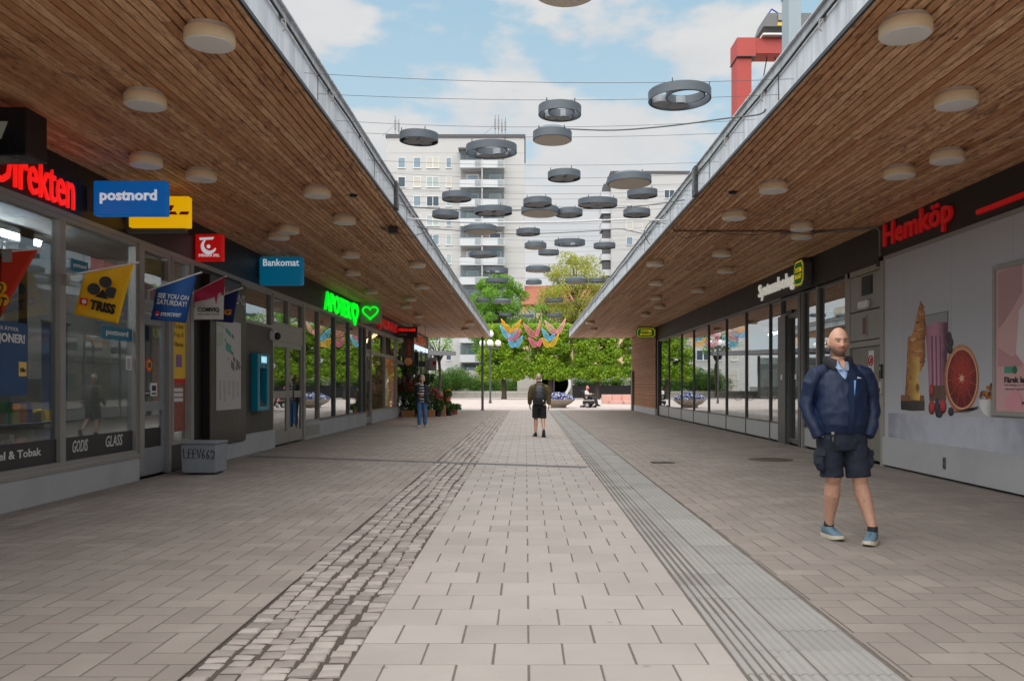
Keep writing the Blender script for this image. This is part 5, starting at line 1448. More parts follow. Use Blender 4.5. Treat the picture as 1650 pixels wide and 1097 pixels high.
# ---- map board beside the cash machine
t_ = thing("map_board", "dark steel board with a white centre map beside the cash machine", "map board", (XL, 15.4, 0.3))
b = B(); sbox(b, 'L', 14.5, 16.36, 0.30, 3.30, 0.0, 0.14); b.build("case", M("brown_steel", lin(44, 40, 38), 0.35, 0.12, 2, metal=0.3), t_, 0.01)
b = B(); sbox(b, 'L', 14.78, 16.05, 0.92, 2.55, 0.14, 0.146); b.build("sheet", M("map_sheet", lin(186, 186, 188), 0.4, 0.02, 2), t_)
def on_map(polys, m_, nm):
    b = B()
    for poly in polys: b.prism([Vector((sx('L', 0.146), 14.78 + u * 1.27, 2.55 - v * 1.63)) for u, v in poly], (0.003, 0, 0))
    b.build(nm, m_, t_)
rect = lambda u, v, w, h, s=0.0: [(u, v), (u + w, v + s), (u + w, v + h + s), (u, v + h)]
on_map([rect(.36, .08, .2, .05, .05), rect(.36, .24, .22, .09, .04), rect(.32, .21, .05, .03)], M("map_teal", lin(40, 150, 140), 0.5), "map_teal_blocks")
on_map([rect(.60, .14, .09, .04, .02), rect(.58, .33, .08, .04, .02), rect(.66, .39, .09, .05, .03), rect(.58, .44, .13, .09, .04), rect(.80, .42, .14, .09, .04), rect(.76, .51, .09, .03, .02), rect(.95, .50, .03, .03), rect(.45, .42, .04, .02)], M("map_grey", lin(105, 104, 106), 0.5), "map_grey_blocks")
on_map([rect(.02, .17, .24, .14, -.04), rect(.04, .0, .24, .08, .02)], M("map_pale_green", lin(170, 182, 158), 0.5), "map_park_blocks")
for k in range(5):
    on_map([rect(.09 + k * .18, .68 + i * .024, .10 * (0.6 + 0.4 * R.random()), .008) for i in range((9, 10, 7, 9, 8)[k])], M("map_text", lin(110, 110, 112), 0.5), "map_text_lines")
text(t_, "FRUÄNGENS", (sx('L', 0.15), 15.38, 3.02), 1.7, 0.24, Yp, Zp, M("silver_letters", lin(170, 170, 172), 0.3, metal=0.6), 0.02, 0.01)
# ---- cash machine
t_ = thing("cash_machine", "turquoise cash machine panel set in the grey wall", "cash machine", (XL, 17.2, 1.0))
TQ = M("turquoise_panel", lin(0, 140, 168), 0.35, 0.04, 2); TQD = M("deep_turquoise", lin(0, 60, 84), 0.4, 0.05, 2)
Ya, Yb, Za, Zb = 16.92, 17.66, 0.84, 2.02
b = B(); sbox(b, 'L', Ya, Ya + 0.13, Za, Zb, 0.04, 0.20); sbox(b, 'L', Yb - 0.13, Yb, Za, Zb, 0.04, 0.20); sbox(b, 'L', Ya + 0.13, Yb - 0.13, Za, Za + 0.10, 0.04, 0.20); sbox(b, 'L', Ya + 0.13, Yb - 0.13, 1.72, Zb, 0.04, 0.20); b.build("housing", TQ, t_, 0.02)
b = B(); sbox(b, 'L', Ya + 0.12, Yb - 0.12, Za + 0.09, 1.73, 0.04, 0.07); b.build("recess", TQD, t_)
b = B(); sbox(b, 'L', Ya + 0.2, Yb - 0.2, 1.83, 1.96, 0.20, 0.206); b.build("screen", E("screen_blue", (0.35, 0.7, 0.85), 0.2), t_)
text(t_, "Tap", (sx('L', 0.212), 17.29, 1.895), 0.2, 0.07, Yp, Zp, PLW, 0.004, 0.03)
for dy in (-0.12, 0.12):
    b = B(); b.tube([(sx('L', 0.20), 17.29 + dy, 1.77), (sx('L', 0.206), 17.29 + dy, 1.77)], 0.025, 12); b.build("button", TQD, t_)
b = B(); b.prism([(sx('L', 0.07), Ya + 0.14, 0.95), (sx('L', 0.19), Ya + 0.14, 0.95), (sx('L', 0.07), Ya + 0.14, 1.08)], (0, Yb - Ya - 0.28, 0)); b.build("keypad", M("keypad_grey", lin(90, 92, 94), 0.4, 0.4, 40), t_)
# ---- camera dome on the wall corner
t_ = thing("security_camera", "white dome camera on the wall left of the double doors", "camera", (XL + 0.1, 18.3, 2.45))
b = B(); b.tube([(XL + 0.04, 18.3, 2.46), (XL + 0.14, 18.3, 2.46)], 0.11, 16); b.build("mount", WHITE, t_); b = B(); b.ball((XL + 0.17, 18.3, 2.44), 0.085, 14); b.build("dome", BLACK, t_)

# ---- stickers, posters and film on the kiosk glass
gx = sx('L', -0.018)
def glassprint(name, label, cat, y0, y1, z0, z1, mat, th=0.003, x=None):
    t = thing(name, label, cat, (x or gx, (y0 + y1) / 2, z0))
    B().box(x or gx, y0, z0, (x or gx) + th, y1, z1).build("sheet", mat, t); return t
gf = sx('L', -0.010)
wl = lambda px, py, off=0.0: ((XL + off) * F / (px - VX), EYE + (HY - py) / F * ((XL + off) * F / (px - VX)))
def zy(py, px): return wl(px, py)[1]
t_ = glassprint("poster", "blue lottery poster in the kiosk window at the left picture edge", "poster", 8.1, 9.45, 1.25, 2.05, M("lottery_poster", lin(30, 74, 120), 0.5, 0.3, 3))
text(t_, "MILJONER!", (gx + 0.006, 9.05, 1.86), 0.68, 0.13, Yp, Zp, INKW, 0.003, 0.03); text(t_, "DET SKITTE ÅTTIOL", (gx + 0.006, 8.95, 1.98), 0.66, 0.05, Yp, Zp, INKW, 0.003)
b = B(); b.box(gx + 0.003, 9.28, 1.46, gx + 0.007, 9.42, 1.62); b.build("price_tag", M("cream_print", lin(240, 200, 110), 0.6), t_); text(t_, "50kr", (gx + 0.010, 9.35, 1.53), 0.11, 0.05, Yp, Zp, INK, 0.003, 0.03)
t_ = thing("window_lettering", "white words Spel & Tobak on the dark film of the left window", "lettering", (gf, 9.4, 0.58)); text(t_, "Tips Spel & Tobak", (gf + 0.002, 9.05, 0.585), 1.30, 0.12, Yp, Zp, INKW, 0.003, 0.02)
t_ = thing("window_lettering", "white handwritten word GODIS on the dark window film", "lettering", (gx, 10.5, 0.6)); text(t_, "GODIS", (gf + 0.002, 10.55, 0.60), 0.36, 0.15, Yp, Zp, INKW, 0.003, 0.005, shear=0.15)
t_ = thing("window_lettering", "white handwritten word GLASS on the dark window film", "lettering", (gx, 11.4, 0.6)); text(t_, "GLASS", (gf + 0.002, 11.42, 0.61), 0.46, 0.15, Yp, Zp, INKW, 0.003, 0.005, shear=0.15)
t_ = glassprint("window_sticker", "small teal postnord sticker high on the kiosk window", "sticker", 10.35, 10.75, 2.78, 2.93, M("teal_sticker", lin(0, 110, 140), 0.5)); text(t_, "postnord", (gx + 0.006, 10.55, 2.855), 0.30, 0.07, Yp, Zp, INKW, 0.003, 0.02)
t_ = glassprint("window_sticker", "teal postnord strip sticker behind the yellow flag", "sticker", 11.1, 11.95, 1.98, 2.16, M("teal_sticker", lin(0, 110, 140), 0.5)); text(t_, "postnord", (gx + 0.006, 11.52, 2.07), 0.62, 0.10, Yp, Zp, INKW, 0.003, 0.02)
t_ = glassprint("notice", "white paper notice on the kiosk glass beside the door", "notice", 11.78, 11.94, 1.58, 1.78, WHITE)
b = B()
for i in range(5): b.box(gx + 0.003, 11.80, 1.60 + i * 0.03, gx + 0.005, 11.90, 1.612 + i * 0.03)
b.build("print_lines", INK, t_)
t_ = glassprint("poster", "pale violet hanging banner behind the kiosk glass", "banner", 10.55, 11.15, 1.05, 2.15, M("violet_banner", lin(120, 140, 190), 0.6, 0.1, 2), x=XL - 0.5)
B().box(XL - 0.51, 10.5, 2.15, XL - 0.48, 11.2, 2.18).build("rail", ALU, t_)
t_ = glassprint("poster", "yellow and red paper posters filling the narrow side window", "poster", 13.28, 13.82, 1.45, 2.48, M("yellow_poster", lin(232, 190, 40), 0.6, 0.1, 3))
B().box(gx + 0.003, 13.28, 1.40, gx + 0.006, 13.82, 1.47).build("red_band", INKR, t_)
B().box(gx, 13.28, 0.62, gx + 0.003, 13.82, 1.40).build("lower_sheet", M("red_food_poster", lin(150, 84, 70), 0.6, 0.6, 9), t_)
text(t_, "Ta hem", (gx + 0.006, 13.55, 2.32), 0.36, 0.08, Yp, Zp, M("brown_print", lin(120, 80, 20), 0.6), 0.003); text(t_, "Köp 8", (gx + 0.006, 13.55, 2.17), 0.36, 0.1, Yp, Zp, MC["brown_print"], 0.003); text(t_, "i klassen", (gx + 0.006, 13.55, 2.03), 0.36, 0.08, Yp, Zp, MC["brown_print"], 0.003)
b = B(); b.box(gx + 0.003, 13.45, 1.66, gx + 0.006, 13.68, 1.86); b.build("purple_print", M("purple_print", lin(130, 100, 150), 0.6), t_)
b = B()
for i in range(3): b.box(gx + 0.003, 13.38, 1.10 + i * 0.08, gx + 0.006, 13.72, 1.16 + i * 0.08)
b.build("white_print", INKW, t_)
dx = sx('L', -0.062) + 0.01
t_ = glassprint("window_sticker", "round red and yellow age 18 sticker on the kiosk door", "sticker", 12.56, 12.58, 1.66, 1.67, INKR, x=dx)
b = B(); b.tube([(dx, 12.57, 1.665), (dx + 0.004, 12.57, 1.665)], 0.105, 24); b.build("red_disc", INKR, t_); b = B(); b.tube([(dx + 0.004, 12.57, 1.665), (dx + 0.006, 12.57, 1.665)], 0.078, 24); b.build("yellow_disc", MC["yellow_print"], t_)
text(t_, "18", (dx + 0.009, 12.57, 1.665), 0.10, 0.09, Yp, Zp, INK, 0.003, 0.05)
t_ = glassprint("window_sticker", "black and white camera warning sticker on the kiosk door", "sticker", 12.62, 12.84, 1.20, 1.40, INKW, x=dx)
b = B(); b.box(dx + 0.003, 12.66, 1.28, dx + 0.006, 12.80, 1.36); b.box(dx + 0.003, 12.66, 1.225, dx + 0.006, 12.80, 1.25); b.build("camera_mark", INK, t_)
t_ = glassprint("window_sticker", "dark purple sticker low on the kiosk door glass", "sticker", 12.40, 12.60, 1.20, 1.29, M("purple_sticker", lin(52, 36, 70), 0.6), x=dx)
text(t_, "welcome", (dx + 0.006, 12.50, 1.25), 0.15, 0.035, Yp, Zp, INKW, 0.003)
t_ = glassprint("poster", "green banner behind the glass above the kiosk door", "banner", 12.26, 13.05, 3.0, 3.30, M("olive_banner", lin(110, 140, 40), 0.6, 0.08, 2), x=sx('L', -0.06))
b = B(); b.ball((sx('L', -0.05), 12.45, 3.12), (0.004, 0.09, 0.11), 12); b.build("pale_mark", M("pale_green_print", lin(160, 176, 120), 0.6), t_)
t_ = glassprint("poster", "blue sheet behind the upper glass of the kiosk door", "poster", 12.36, 12.62, 2.02, 2.26, M("blue_sheet", lin(0, 90, 160), 0.5), x=sx('L', -0.075))

# ---- grit box with graffiti
gb_ = thing("grit_box", "grey concrete box with black scrawled graffiti beside the entrance", "box", (-4.9, 13.0, 0))
b = B(); x0, x1, y0, y1 = -5.24, -4.70, 12.72, 13.22
b.v = [(x0 + .012, y0 + .012, 0.03), (x1 - .012, y0 + .012, 0.03), (x1 - .012, y1 - .012, 0.03), (x0 + .012, y1 - .012, 0.03), (x0, y0, 0.46), (x1, y0, 0.46), (x1, y1, 0.46), (x0, y1, 0.46)]
for q_ in ((0, 3, 2, 1), (4, 5, 6, 7), (0, 1, 5, 4), (1, 2, 6, 5), (2, 3, 7, 6), (3, 0, 4, 7)): b.face(list(q_))
b.build("body", M("weathered_grey", lin(132, 138, 144), 0.75, 0.12, 6, 0.2, dirt=0.35), gb_, 0.015)
B().box(x0 - .008, y0 - .008, 0.465, x1 + .008, y1 + .008, 0.505).build("lid", MC["weathered_grey"], gb_, 0.015)
for a_ in (x0 + .06, x1 - .16): B().box(a_, y0 + .05, 0.0, a_ + .1, y1 - .05, 0.04).build("foot", STEEL_D, gb_)
gl_ = {"L": [[(0, 1), (.1, .05), (.75, .0)]], "E": [[(.8, 1), (.1, .95), (.05, 0), (.8, .05)], [(.05, .5), (.7, .55)]], "V": [[(0, 1), (.45, 0), (.95, 1.05)]], "6": [[(.7, 1), (.2, .6), (.1, .15), (.5, 0), (.75, .3), (.3, .5)]], "v": [[(.0, .7), (.2, 1), (.5, .7), (.8, 1), (.95, .6), (.5, .0), (.2, .2)]]}
b = B(); ux = x0 + 0.045
for i, ch_ in enumerate("LEEV66v"):
    for st in gl_[ch_]:
        p = [Vector((ux + q0 * 0.060, y0 - 0.004 + 0.012 * (1 - (0.24 + q1 * 0.14 - i * 0.003) / 0.46), 0.26 + q1 * 0.14 - i * 0.003)) for q0, q1 in st]
        b.tube(p, 0.0065, 5)
    ux += 0.069
b.build("graffiti", INK, gb_)

# ================================================================== SIGNS ON THE RIGHT FRONT
ZF0 = 3.47
HMR = M("dull_red_letters_r", lin(186, 12, 18), 0.45)
t_ = walltext("Hemköp", 'R', 11.95, 14.25, 3.60, 4.08, E("red_paint_added_glow", (0.5, 0.008, 0.010), 0.05), "rounded red letters reading Hemköp on the dark right fascia", bold=0.02, depth=0.04)  # letters are plain red paint; the faint glow is added
b = B(); sbox(b, 'R', 9.2, 11.3, 3.66, 3.72, 0.03, 0.08); o = b.build("red_strip", E("red_strip_light", (0.6, 0.008, 0.010), 0.05)); tag(o, "thin red light strip on the dark fascia above the mural", "light strip")
t_ = walltext("Systembolage", 'R', 18.75, 21.9, 3.55, 3.98, E("cream_letters", lin(222, 220, 208), 0.10), "cream letters reading Systembolage over the glass entrance", bold=0.012, depth=0.04)
def octagon(c, w, h, cut, xd): 
    return [Vector(c) + Vector(xd) * u + Zp * v for u, v in ((-w, -h + cut), (-w + cut, -h), (w - cut, -h), (w, -h + cut), (w, h - cut), (w - cut, h), (-w + cut, h), (-w, h - cut))]
GRS = lit("sign_green", (0, 104, 40), 0.06); YLS = lit("sign_yellow_print", (236, 206, 40), 0.08)
t_ = thing("octagon_sign", "green octagonal sign with yellow border at the end of the cream letters", "sign", (XR - 0.2, 18.3, 3.8))
c = Vector((sx('R', 0.22), 18.2, 3.80)); b = B(); b.prism(octagon(c, 0.34, 0.30, 0.12, Yp), (0.19, 0, 0)); b.build("case", ALU_D, t_, 0.02)
b = B(); b.prism(octagon(c + Vector((-0.004, 0, 0)), 0.30, 0.26, 0.11, Yp), (0.004, 0, 0)); b.build("yellow_border", YLS, t_); b = B(); b.prism(octagon(c + Vector((-0.008, 0, 0)), 0.27, 0.23, 0.10, Yp), (0.004, 0, 0)); b.build("green_face", GRS, t_)
text(t_, "SYSTEM", c + Vector((-0.012, 0, 0.07)), 0.4, 0.10, -Yp, Zp, YLS, 0.004, 0.02); text(t_, "BOLAGET", c + Vector((-0.012, 0, -0.07)), 0.42, 0.10, -Yp, Zp, YLS, 0.004, 0.02)
t_ = thing("octagon_sign", "hanging green octagonal sign with yellow letters at the far right soffit", "sign", P(1041, 536, 39.0))
c = P(1041, 536, 39.0); k_ = 39.0 / F; b = B(); b.prism(octagon(c, 15.5 * k_, 8.6 * k_, 4 * k_, Xp), (0, 0.25, 0)); b.build("case", M("dark_green_case", (0.01, 0.06, 0.02), 0.4), t_, 0.02)
b = B(); b.prism(octagon(c + Vector((0, -0.004, 0)), 14.4 * k_, 7.5 * k_, 3.6 * k_, Xp), (0, 0.004, 0)); b.build("yellow_border", YLS, t_); b = B(); b.prism(octagon(c + Vector((0, -0.008, 0)), 13.6 * k_, 6.7 * k_, 3.3 * k_, Xp), (0, 0.004, 0)); b.build("green_face", GRS, t_)
text(t_, "SYSTEM", c + Vector((0, -0.012, 2.8 * k_)), 17 * k_, 3.8 * k_, Xp, Zp, YLS, 0.004, 0.03); text(t_, "BOLAGET", c + Vector((0, -0.012, -2.6 * k_)), 19 * k_, 3.8 * k_, Xp, Zp, YLS, 0.004, 0.03)
B().box(c.x + 15.5 * k_, 39.08, c.z - 0.05, XR, 39.16, c.z + 0.05).build("bracket", STEEL_D, t_); B().box(c.x - 0.3, 39.08, c.z + 8.6 * k_, c.x + 0.3, 39.16, SOF).build("hanger", STEEL_D, t_)
# service bay fittings
t_ = thing("exit_lamp", "white emergency lamp below the louvre over the grey door", "lamp", (XR - .1, 14.95, 2.78)); b = B(); sbox(b, 'R', 14.82, 15.22, 2.75, 2.88, 0.05, 0.13); b.build("body", WHITE, t_, 0.02); b = B(); sbox(b, 'R', 14.86, 15.18, 2.74, 2.75, 0.06, 0.12); b.build("lens", LDIFF, t_)
t_ = thing("small_notice", "small framed brown notice on the beige panel above the door", "notice", (XR - .06, 15.1, 2.3)); b = B(); sbox(b, 'R', 14.95, 15.17, 2.24, 2.62, 0.05, 0.065); b.build("frame", ALU, t_); b = B(); sbox(b, 'R', 14.99, 15.13, 2.28, 2.58, 0.065, 0.069); b.build("picture", M("brown_picture", lin(120, 84, 60), 0.6, 0.4, 20), t_)
t_ = thing("warning_sign", "white prohibition sign with red ring on the grey service door", "sign", (XR - .04, 14.85, 1.7)); b = B(); sbox(b, 'R', 14.72, 14.94, 1.50, 1.98, 0.03, 0.036); b.build("plate", WHITE, t_)
xk = sx('R', 0.04); ringp = [Vector((xk, 14.83 + 0.085 * math.cos(a_), 1.80 + 0.085 * math.sin(a_))) for a_ in np.linspace(0, 6.2832, 24, endpoint=False)]
b = B(); b.tube(ringp, 0.012, 6, closed=True); b.bar((xk, 14.77, 1.86), (xk, 14.89, 1.74), 0.010); b.build("red_ring", INKR, t_); b = B(); b.box(xk, 14.80, 1.76, xk + 0.002, 14.86, 1.84); b.build("black_mark", INK, t_)
text(t_, "ENTRE", (xk - 0.003, 14.83, 1.58), 0.15, 0.04, -Yp, Zp, INK, 0.003)
t_ = thing("door_phone", "black door phone on the post beside the service door", "door phone", (XR - .15, 14.2, 1.55)); b = B(); sbox(b, 'R', 14.14, 14.24, 1.48, 1.72, 0.12, 0.15); b.build("body", BLACK, t_, 0.006); b = B(); sbox(b, 'R', 14.17, 14.21, 1.62, 1.68, 0.15, 0.154); b.build("button", ALU, t_)
t_ = thing("card_reader", "beige card reader below the door phone", "card reader", (XR - .15, 14.2, 1.3)); b = B(); sbox(b, 'R', 14.15, 14.24, 1.22, 1.42, 0.12, 0.155); b.build("body", M("beige_plastic", lin(190, 184, 168), 0.5), t_, 0.008); b = B(); sbox(b, 'R', 14.17, 14.22, 1.25, 1.32, 0.155, 0.158); b.build("keypad", STEEL_D, t_)
t_ = thing("junction_box", "small black junction box with pipe at the end of the red letters", "box", (XR - .1, 14.35, 3.6)); b = B(); sbox(b, 'R', 14.3, 14.42, 3.40, 3.56, 0.03, 0.12); b.build("body", BLACK, t_, 0.006)
b = B(); b.tube([(sx('R', .08), 14.36, 3.56), (sx('R', .08), 14.36, 4.0), (sx('R', .12), 14.4, SOF - 0.04), (sx('R', .8), 14.8, SOF - 0.03), (sx('R', 1.6), 15.0, SOF - 0.03)], 0.02, 8); b.build("pipe", M("grey_pipe", lin(120, 118, 116), 0.5), t_)
t_ = thing("outlet_cover", "small dark fitting on the plinth below the mural", "fitting", (XM, 12.06, 0.27)); b = B(); sbox(b, 'R', 12.0, 12.07, 0.16, 0.33, 0.13, 0.142); b.build("plate", ALU_D, t_); b = B(); b.tube([(sx('R', 0.142), 12.035, 0.29), (sx('R', 0.150), 12.035, 0.29)], 0.015, 8); b.tube([(sx('R', 0.142), 12.035, 0.2), (sx('R', 0.150), 12.035, 0.2)], 0.015, 8); b.build("bolt", BLACK, t_)

# ---- mural: flat food pictures printed on the wall
mu = thing("mural", "wall print of croissant, cheese, pink smoothie and halved grapefruit", "mural", (XM, 12, 0.5))
def wr(px, py):
    y = XM * F / (px - VX); return Vector((XM, y, EYE + (HY - py) / F * y))
def m8(x, y): return wr(1400 + x / 4.768, 470 + y / 4.768)
lay_n = [0]
def pic(poly, mat, name):
    lay_n[0] += 1
    off = 0.00012 * lay_n[0] + 0.0008
    b = B(); b.prism([m8(x, y) + Vector((-off, 0, 0)) for x, y in poly], (0.0001, 0, 0)); b.build(name, mat, mu)
def ell(cx, cy, rx, ry, n=36, a0=0, a1=2 * math.pi): return [(cx + rx * math.cos(a0 + (a1 - a0) * i / n), cy + ry * math.sin(a0 + (a1 - a0) * i / n)) for i in range(n)]
def mprint(name, rgb, var=0.3, sc=6, st=None): return M(name, lin(*rgb), 0.6, var, sc, stretch=st)
def gprint(name, dark, light, mode='cyl', nsc=30, nam=0.35, hi=0.5):
    """a printed photograph of a rounded thing: the print itself runs from dark edges to a light middle"""
    if name in MC: return MC[name]
    m, t, b, o = newmat(name)
    g = N(t, 'ShaderNodeTexCoord').outputs['Generated']; ob = N(t, 'ShaderNodeTexCoord').outputs['Object']
    sp = N(t, 'ShaderNodeSeparateXYZ', {0: g})
    def sq(x, c): 
        d = N(t, 'ShaderNodeMath', {0: x, 1: c}, operation='SUBTRACT').outputs[0]
        return N(t, 'ShaderNodeMath', {0: d, 1: d}, operation='MULTIPLY').outputs[0]
    r2 = sq(sp.outputs[1], hi)
    if mode == 'sphere': r2 = N(t, 'ShaderNodeMath', {0: r2, 1: sq(sp.outputs[2], 0.62)}, operation='ADD').outputs[0]
    if mode == 'lin': r2 = N(t, 'ShaderNodeMath', {0: sp.outputs[1], 1: 0.25}, operation='MULTIPLY').outputs[0]
    k = N(t, 'ShaderNodeMapRange', {0: r2, 1: 0.0, 2: 0.25, 3: 1.0, 4: 0.0}).outputs[0]
    n = nz3(t, ob, nsc, 7, 0.65)
    k = N(t, 'ShaderNodeMath', {0: k, 1: N(t, 'ShaderNodeMapRange', {0: n, 1: 0.3, 2: 0.7, 3: -nam, 4: nam}).outputs[0]}, operation='ADD', use_clamp=True).outputs[0]
    t.links.new(mixc(t, k, lin(*dark), lin(*light)), b.inputs['Base Color']); b.inputs['Roughness'].default_value = 0.55
    MC[name] = m; return m
pic([(150, 930), (1400, 990), (1400, 1330), (150, 1180)], gprint("print_floor", (146, 148, 162), (188, 192, 204), "cyl", 3, 0.35), "print_table")
CRO = gprint("print_crust", (92, 48, 24), (202, 138, 76), "cyl", 14, 0.45); CRD = gprint("print_crust_dark", (74, 38, 20), (176, 108, 54), "sphere", 16, 0.4)
pic([(402, 75), (418, 105), (432, 180), (442, 300), (430, 380), (436, 480), (425, 560), (398, 610), (345, 680), (325, 790), (278, 795), (288, 640), (300, 350), (330, 335), (345, 290), (362, 200), (385, 105)], CRO, "croissant")
for k, (y0_, h_) in enumerate(((110, 18), (160, 20), (215, 22), (275, 22), (350, 26), (440, 24), (530, 22))):
    pic([(392 - k * 12, y0_ + 14), (428 + min(k, 2) * 3, y0_), (432 + min(k, 1) * 4, y0_ + h_ * 0.5), (386 - k * 12, y0_ + h_ + 10)], CRD if k % 2 == 0 else gprint("print_crust_light", (132, 76, 38), (226, 170, 104), "sphere", 18, 0.4), "croissant_fold")
pic([(390, 80), (402, 72), (416, 104), (404, 112)], CRD, "croissant_tip")
pic([(300, 350), (380, 352), (340, 400)], gprint("print_crust_light", (132, 76, 38), (226, 170, 104), "sphere", 18, 0.4), "croissant_fold")
pic([(248, 792), (426, 796), (428, 840), (246, 842)], mprint("print_board_top", (132, 92, 58), 0.3, 8), "board_top"); pic([(246, 838), (430, 838), (430, 912), (340, 916), (248, 905)], gprint("print_board_edge", (18, 16, 16), (70, 66, 64), "lin", 14, 0.5), "board_edge")
pic([(318, 505), (391, 500), (391, 640), (372, 660), (392, 700), (396, 790), (390, 836), (320, 825), (318, 700), (330, 680), (318, 650)], gprint("print_cheese", (168, 122, 50), (232, 194, 104), "lin", 5, 0.2), "cheese"); pic(ell(374, 742, 18, 40), gprint("print_cheese_hole", (196, 150, 72), (128, 88, 36), "sphere", 5, 0.1), "cheese_hole"); pic(ell(320, 668, 11, 32), MC["print_cheese_hole"], "cheese_hole")
pic([(438, 180), (612, 145), (606, 240), (440, 262)], mprint("print_glass", (158, 160, 164), 0.05, 4), "glass_rim")
pic([(436, 262), (470, 248), (540, 232), (609, 236), (604, 400), (600, 600), (594, 835), (466, 835), (456, 600)], gprint("print_smoothie", (96, 56, 76), (194, 138, 162), "cyl", 4, 0.15, 0.62), "smoothie")
for (xa, xb) in ((480, 492), (512, 522), (545, 553)): pic([(xa, 340), (xb, 338), (xb + 8, 800), (xa + 6, 800)], mprint("print_smoothie_shade", (124, 74, 96), 0.2, 5), "glass_rib")
for (xa, xb) in ((495, 502), (528, 534)): pic([(xa, 350), (xb, 350), (xb + 7, 790), (xa + 6, 790)], mprint("print_smoothie_light", (196, 144, 166), 0.12, 5), "glass_glint")
pic([(468, 720), (596, 720), (594, 838), (466, 838)], mprint("print_smoothie_base", (104, 82, 74), 0.3, 5), "glass_base"); pic([(606, 148), (613, 146), (606, 480), (600, 480)], mprint("print_glass_edge", (90, 92, 96), 0.1, 4), "glass_edge"); pic([(437, 182), (612, 146), (612, 150), (437, 188)], MC["print_glass_edge"], "glass_edge")
pic(ell(715, 668, 133, 262), gprint("print_peel", (176, 104, 56), (224, 168, 116), "sphere", 20, 0.2), "grapefruit_peel"); pic(ell(718, 668, 121, 236), mprint("print_pith", (214, 168, 138), 0.08, 4), "grapefruit_pith"); pic(ell(718, 668, 112, 222), gprint("print_pulp", (96, 16, 14), (176, 56, 44), "sphere", 26, 0.6), "grapefruit_pulp")
for k in range(11):
    a_ = k * 2 * math.pi / 11 + 0.2
    ca, sa = math.cos(a_), math.sin(a_); ca2, sa2 = math.cos(a_ + .05), math.sin(a_ + .05)
    pic([(716 + 20 * ca, 665 + 34 * sa), (718 + 108 * ca, 668 + 214 * sa), (718 + 108 * ca2, 668 + 214 * sa2), (716 + 20 * ca2, 665 + 34 * sa2)], mprint("print_membrane", (176, 72, 56), 0.2, 9), "grapefruit_membrane")
pic([(716 + (30 if i % 2 else 11) * math.cos(i * 0.4488), 665 + (44 if i % 2 else 16) * math.sin(i * 0.4488)) for i in range(14)], mprint("print_core", (226, 180, 160), 0.1, 9), "grapefruit_core")
BB = gprint("print_blackberry", (10, 8, 12), (74, 64, 80), "sphere", 60, 0.6); RB_ = gprint("print_raspberry", (92, 12, 18), (206, 70, 72), "sphere", 60, 0.5)
for (x_, y_, rx, ry, mm) in ((618, 345, 20, 38, BB), (630, 390, 22, 40, BB), (626, 440, 22, 38, BB), (486, 890, 25, 55, RB_), (572, 880, 27, 56, RB_), (528, 890, 18, 75, BB), (546, 938, 22, 30, BB), (634, 920, 22, 34, BB), (485, 760, 18, 52, RB_)):
    pic(ell(x_, y_, rx, ry, 20), mm, "berry")
pic([(845, 832), (975, 820), (975, 960), (930, 962), (890, 940), (860, 895)], gprint("print_bowl", (140, 142, 146), (226, 226, 224), "cyl", 3, 0.08, 0.7), "bowl")
for k in range(16): pic(ell(862 + R.random() * 104, 815 - R.random() * (40 + 5 * 1.0), 13, 20, 8), mprint("print_granola%d" % (k % 3), ((150, 92, 48), (104, 52, 36), (178, 120, 66))[k % 3], 0.4, 20), "granola")
for k in range(7): pic(ell(915 + R.random() * 52, 760 - R.random() * 44, 12, 18, 8), MC["print_granola%d" % (k % 3)], "granola")
pic([(640, 925), (840, 900), (846, 880), (760, 925)], mprint("print_shadow_grey", (96, 96, 104), 0.1, 3), "print_dark_band")
# ---- framed pink poster on the mural wall
pf = thing("framed_poster", "pink supermarket poster in a grey frame at the right picture edge", "poster", (XM, 10.5, 1.0))
ya, yb = 8.2, XM * F / (1603.5 - VX); za, zb_ = EYE + (HY - 669) / F * yb, EYE + (HY - 430) / F * yb
xf = XM - 0.012
b = B(); b.box(xf - 0.03, ya, za, xf, yb, za + 0.06); b.box(xf - 0.03, ya, zb_ - 0.06, xf, yb, zb_); b.box(xf - 0.03, yb - 0.06, za + 0.06, xf, yb, zb_ - 0.06); b.box(xf - 0.03, ya, za + 0.06, xf, ya + 0.06, zb_ - 0.06); b.build("frame", ALU, pf, 0.005)
B().box(xf - 0.012, ya + 0.05, za + 0.05, xf - 0.002, yb - 0.05, zb_ - 0.05).build("sheet", M("poster_pink", lin(206, 164, 166), 0.35, 0.03, 1), pf)
def pp_(px, py): v = wr(px, py); return v
for i, (poly, col) in enumerate(((((1611, 440), (1650, 425), (1650, 470), (1632, 500), (1612, 530)), (180, 138, 140)), (((1612, 560), (1634, 575), (1650, 560), (1650, 590), (1611, 590)), (192, 140, 146)), (((1622, 640), (1640, 625), (1650, 640), (1650, 660), (1625, 662)), (214, 150, 160)), (((1641, 570), (1646, 500), (1660, 480), (1660, 590), (1650, 582)), (214, 206, 206)))):
    b = B(); b.prism([pp_(x, y) + Vector((-0.0275 - i * .001, 0, 0)) for x, y in poly], (0.001, 0, 0)); b.build("print_shape", M("poster_shape%d" % i, lin(*col), 0.4, 0.04, 2), pf)
xt = xf - 0.016
def ptext(s, px, py, wpx, hpx, m_, bold=0.0):
    v = wr(px, py); k = v.y / F
    # along the wall a pixel spans more than k metres
    L = abs(wr(px - wpx / 2, py).y - wr(px + wpx / 2, py).y)
    text(pf, s, (xt, v.y, v.z), L, hpx * k, -Yp, Zp, m_, 0.002, bold)
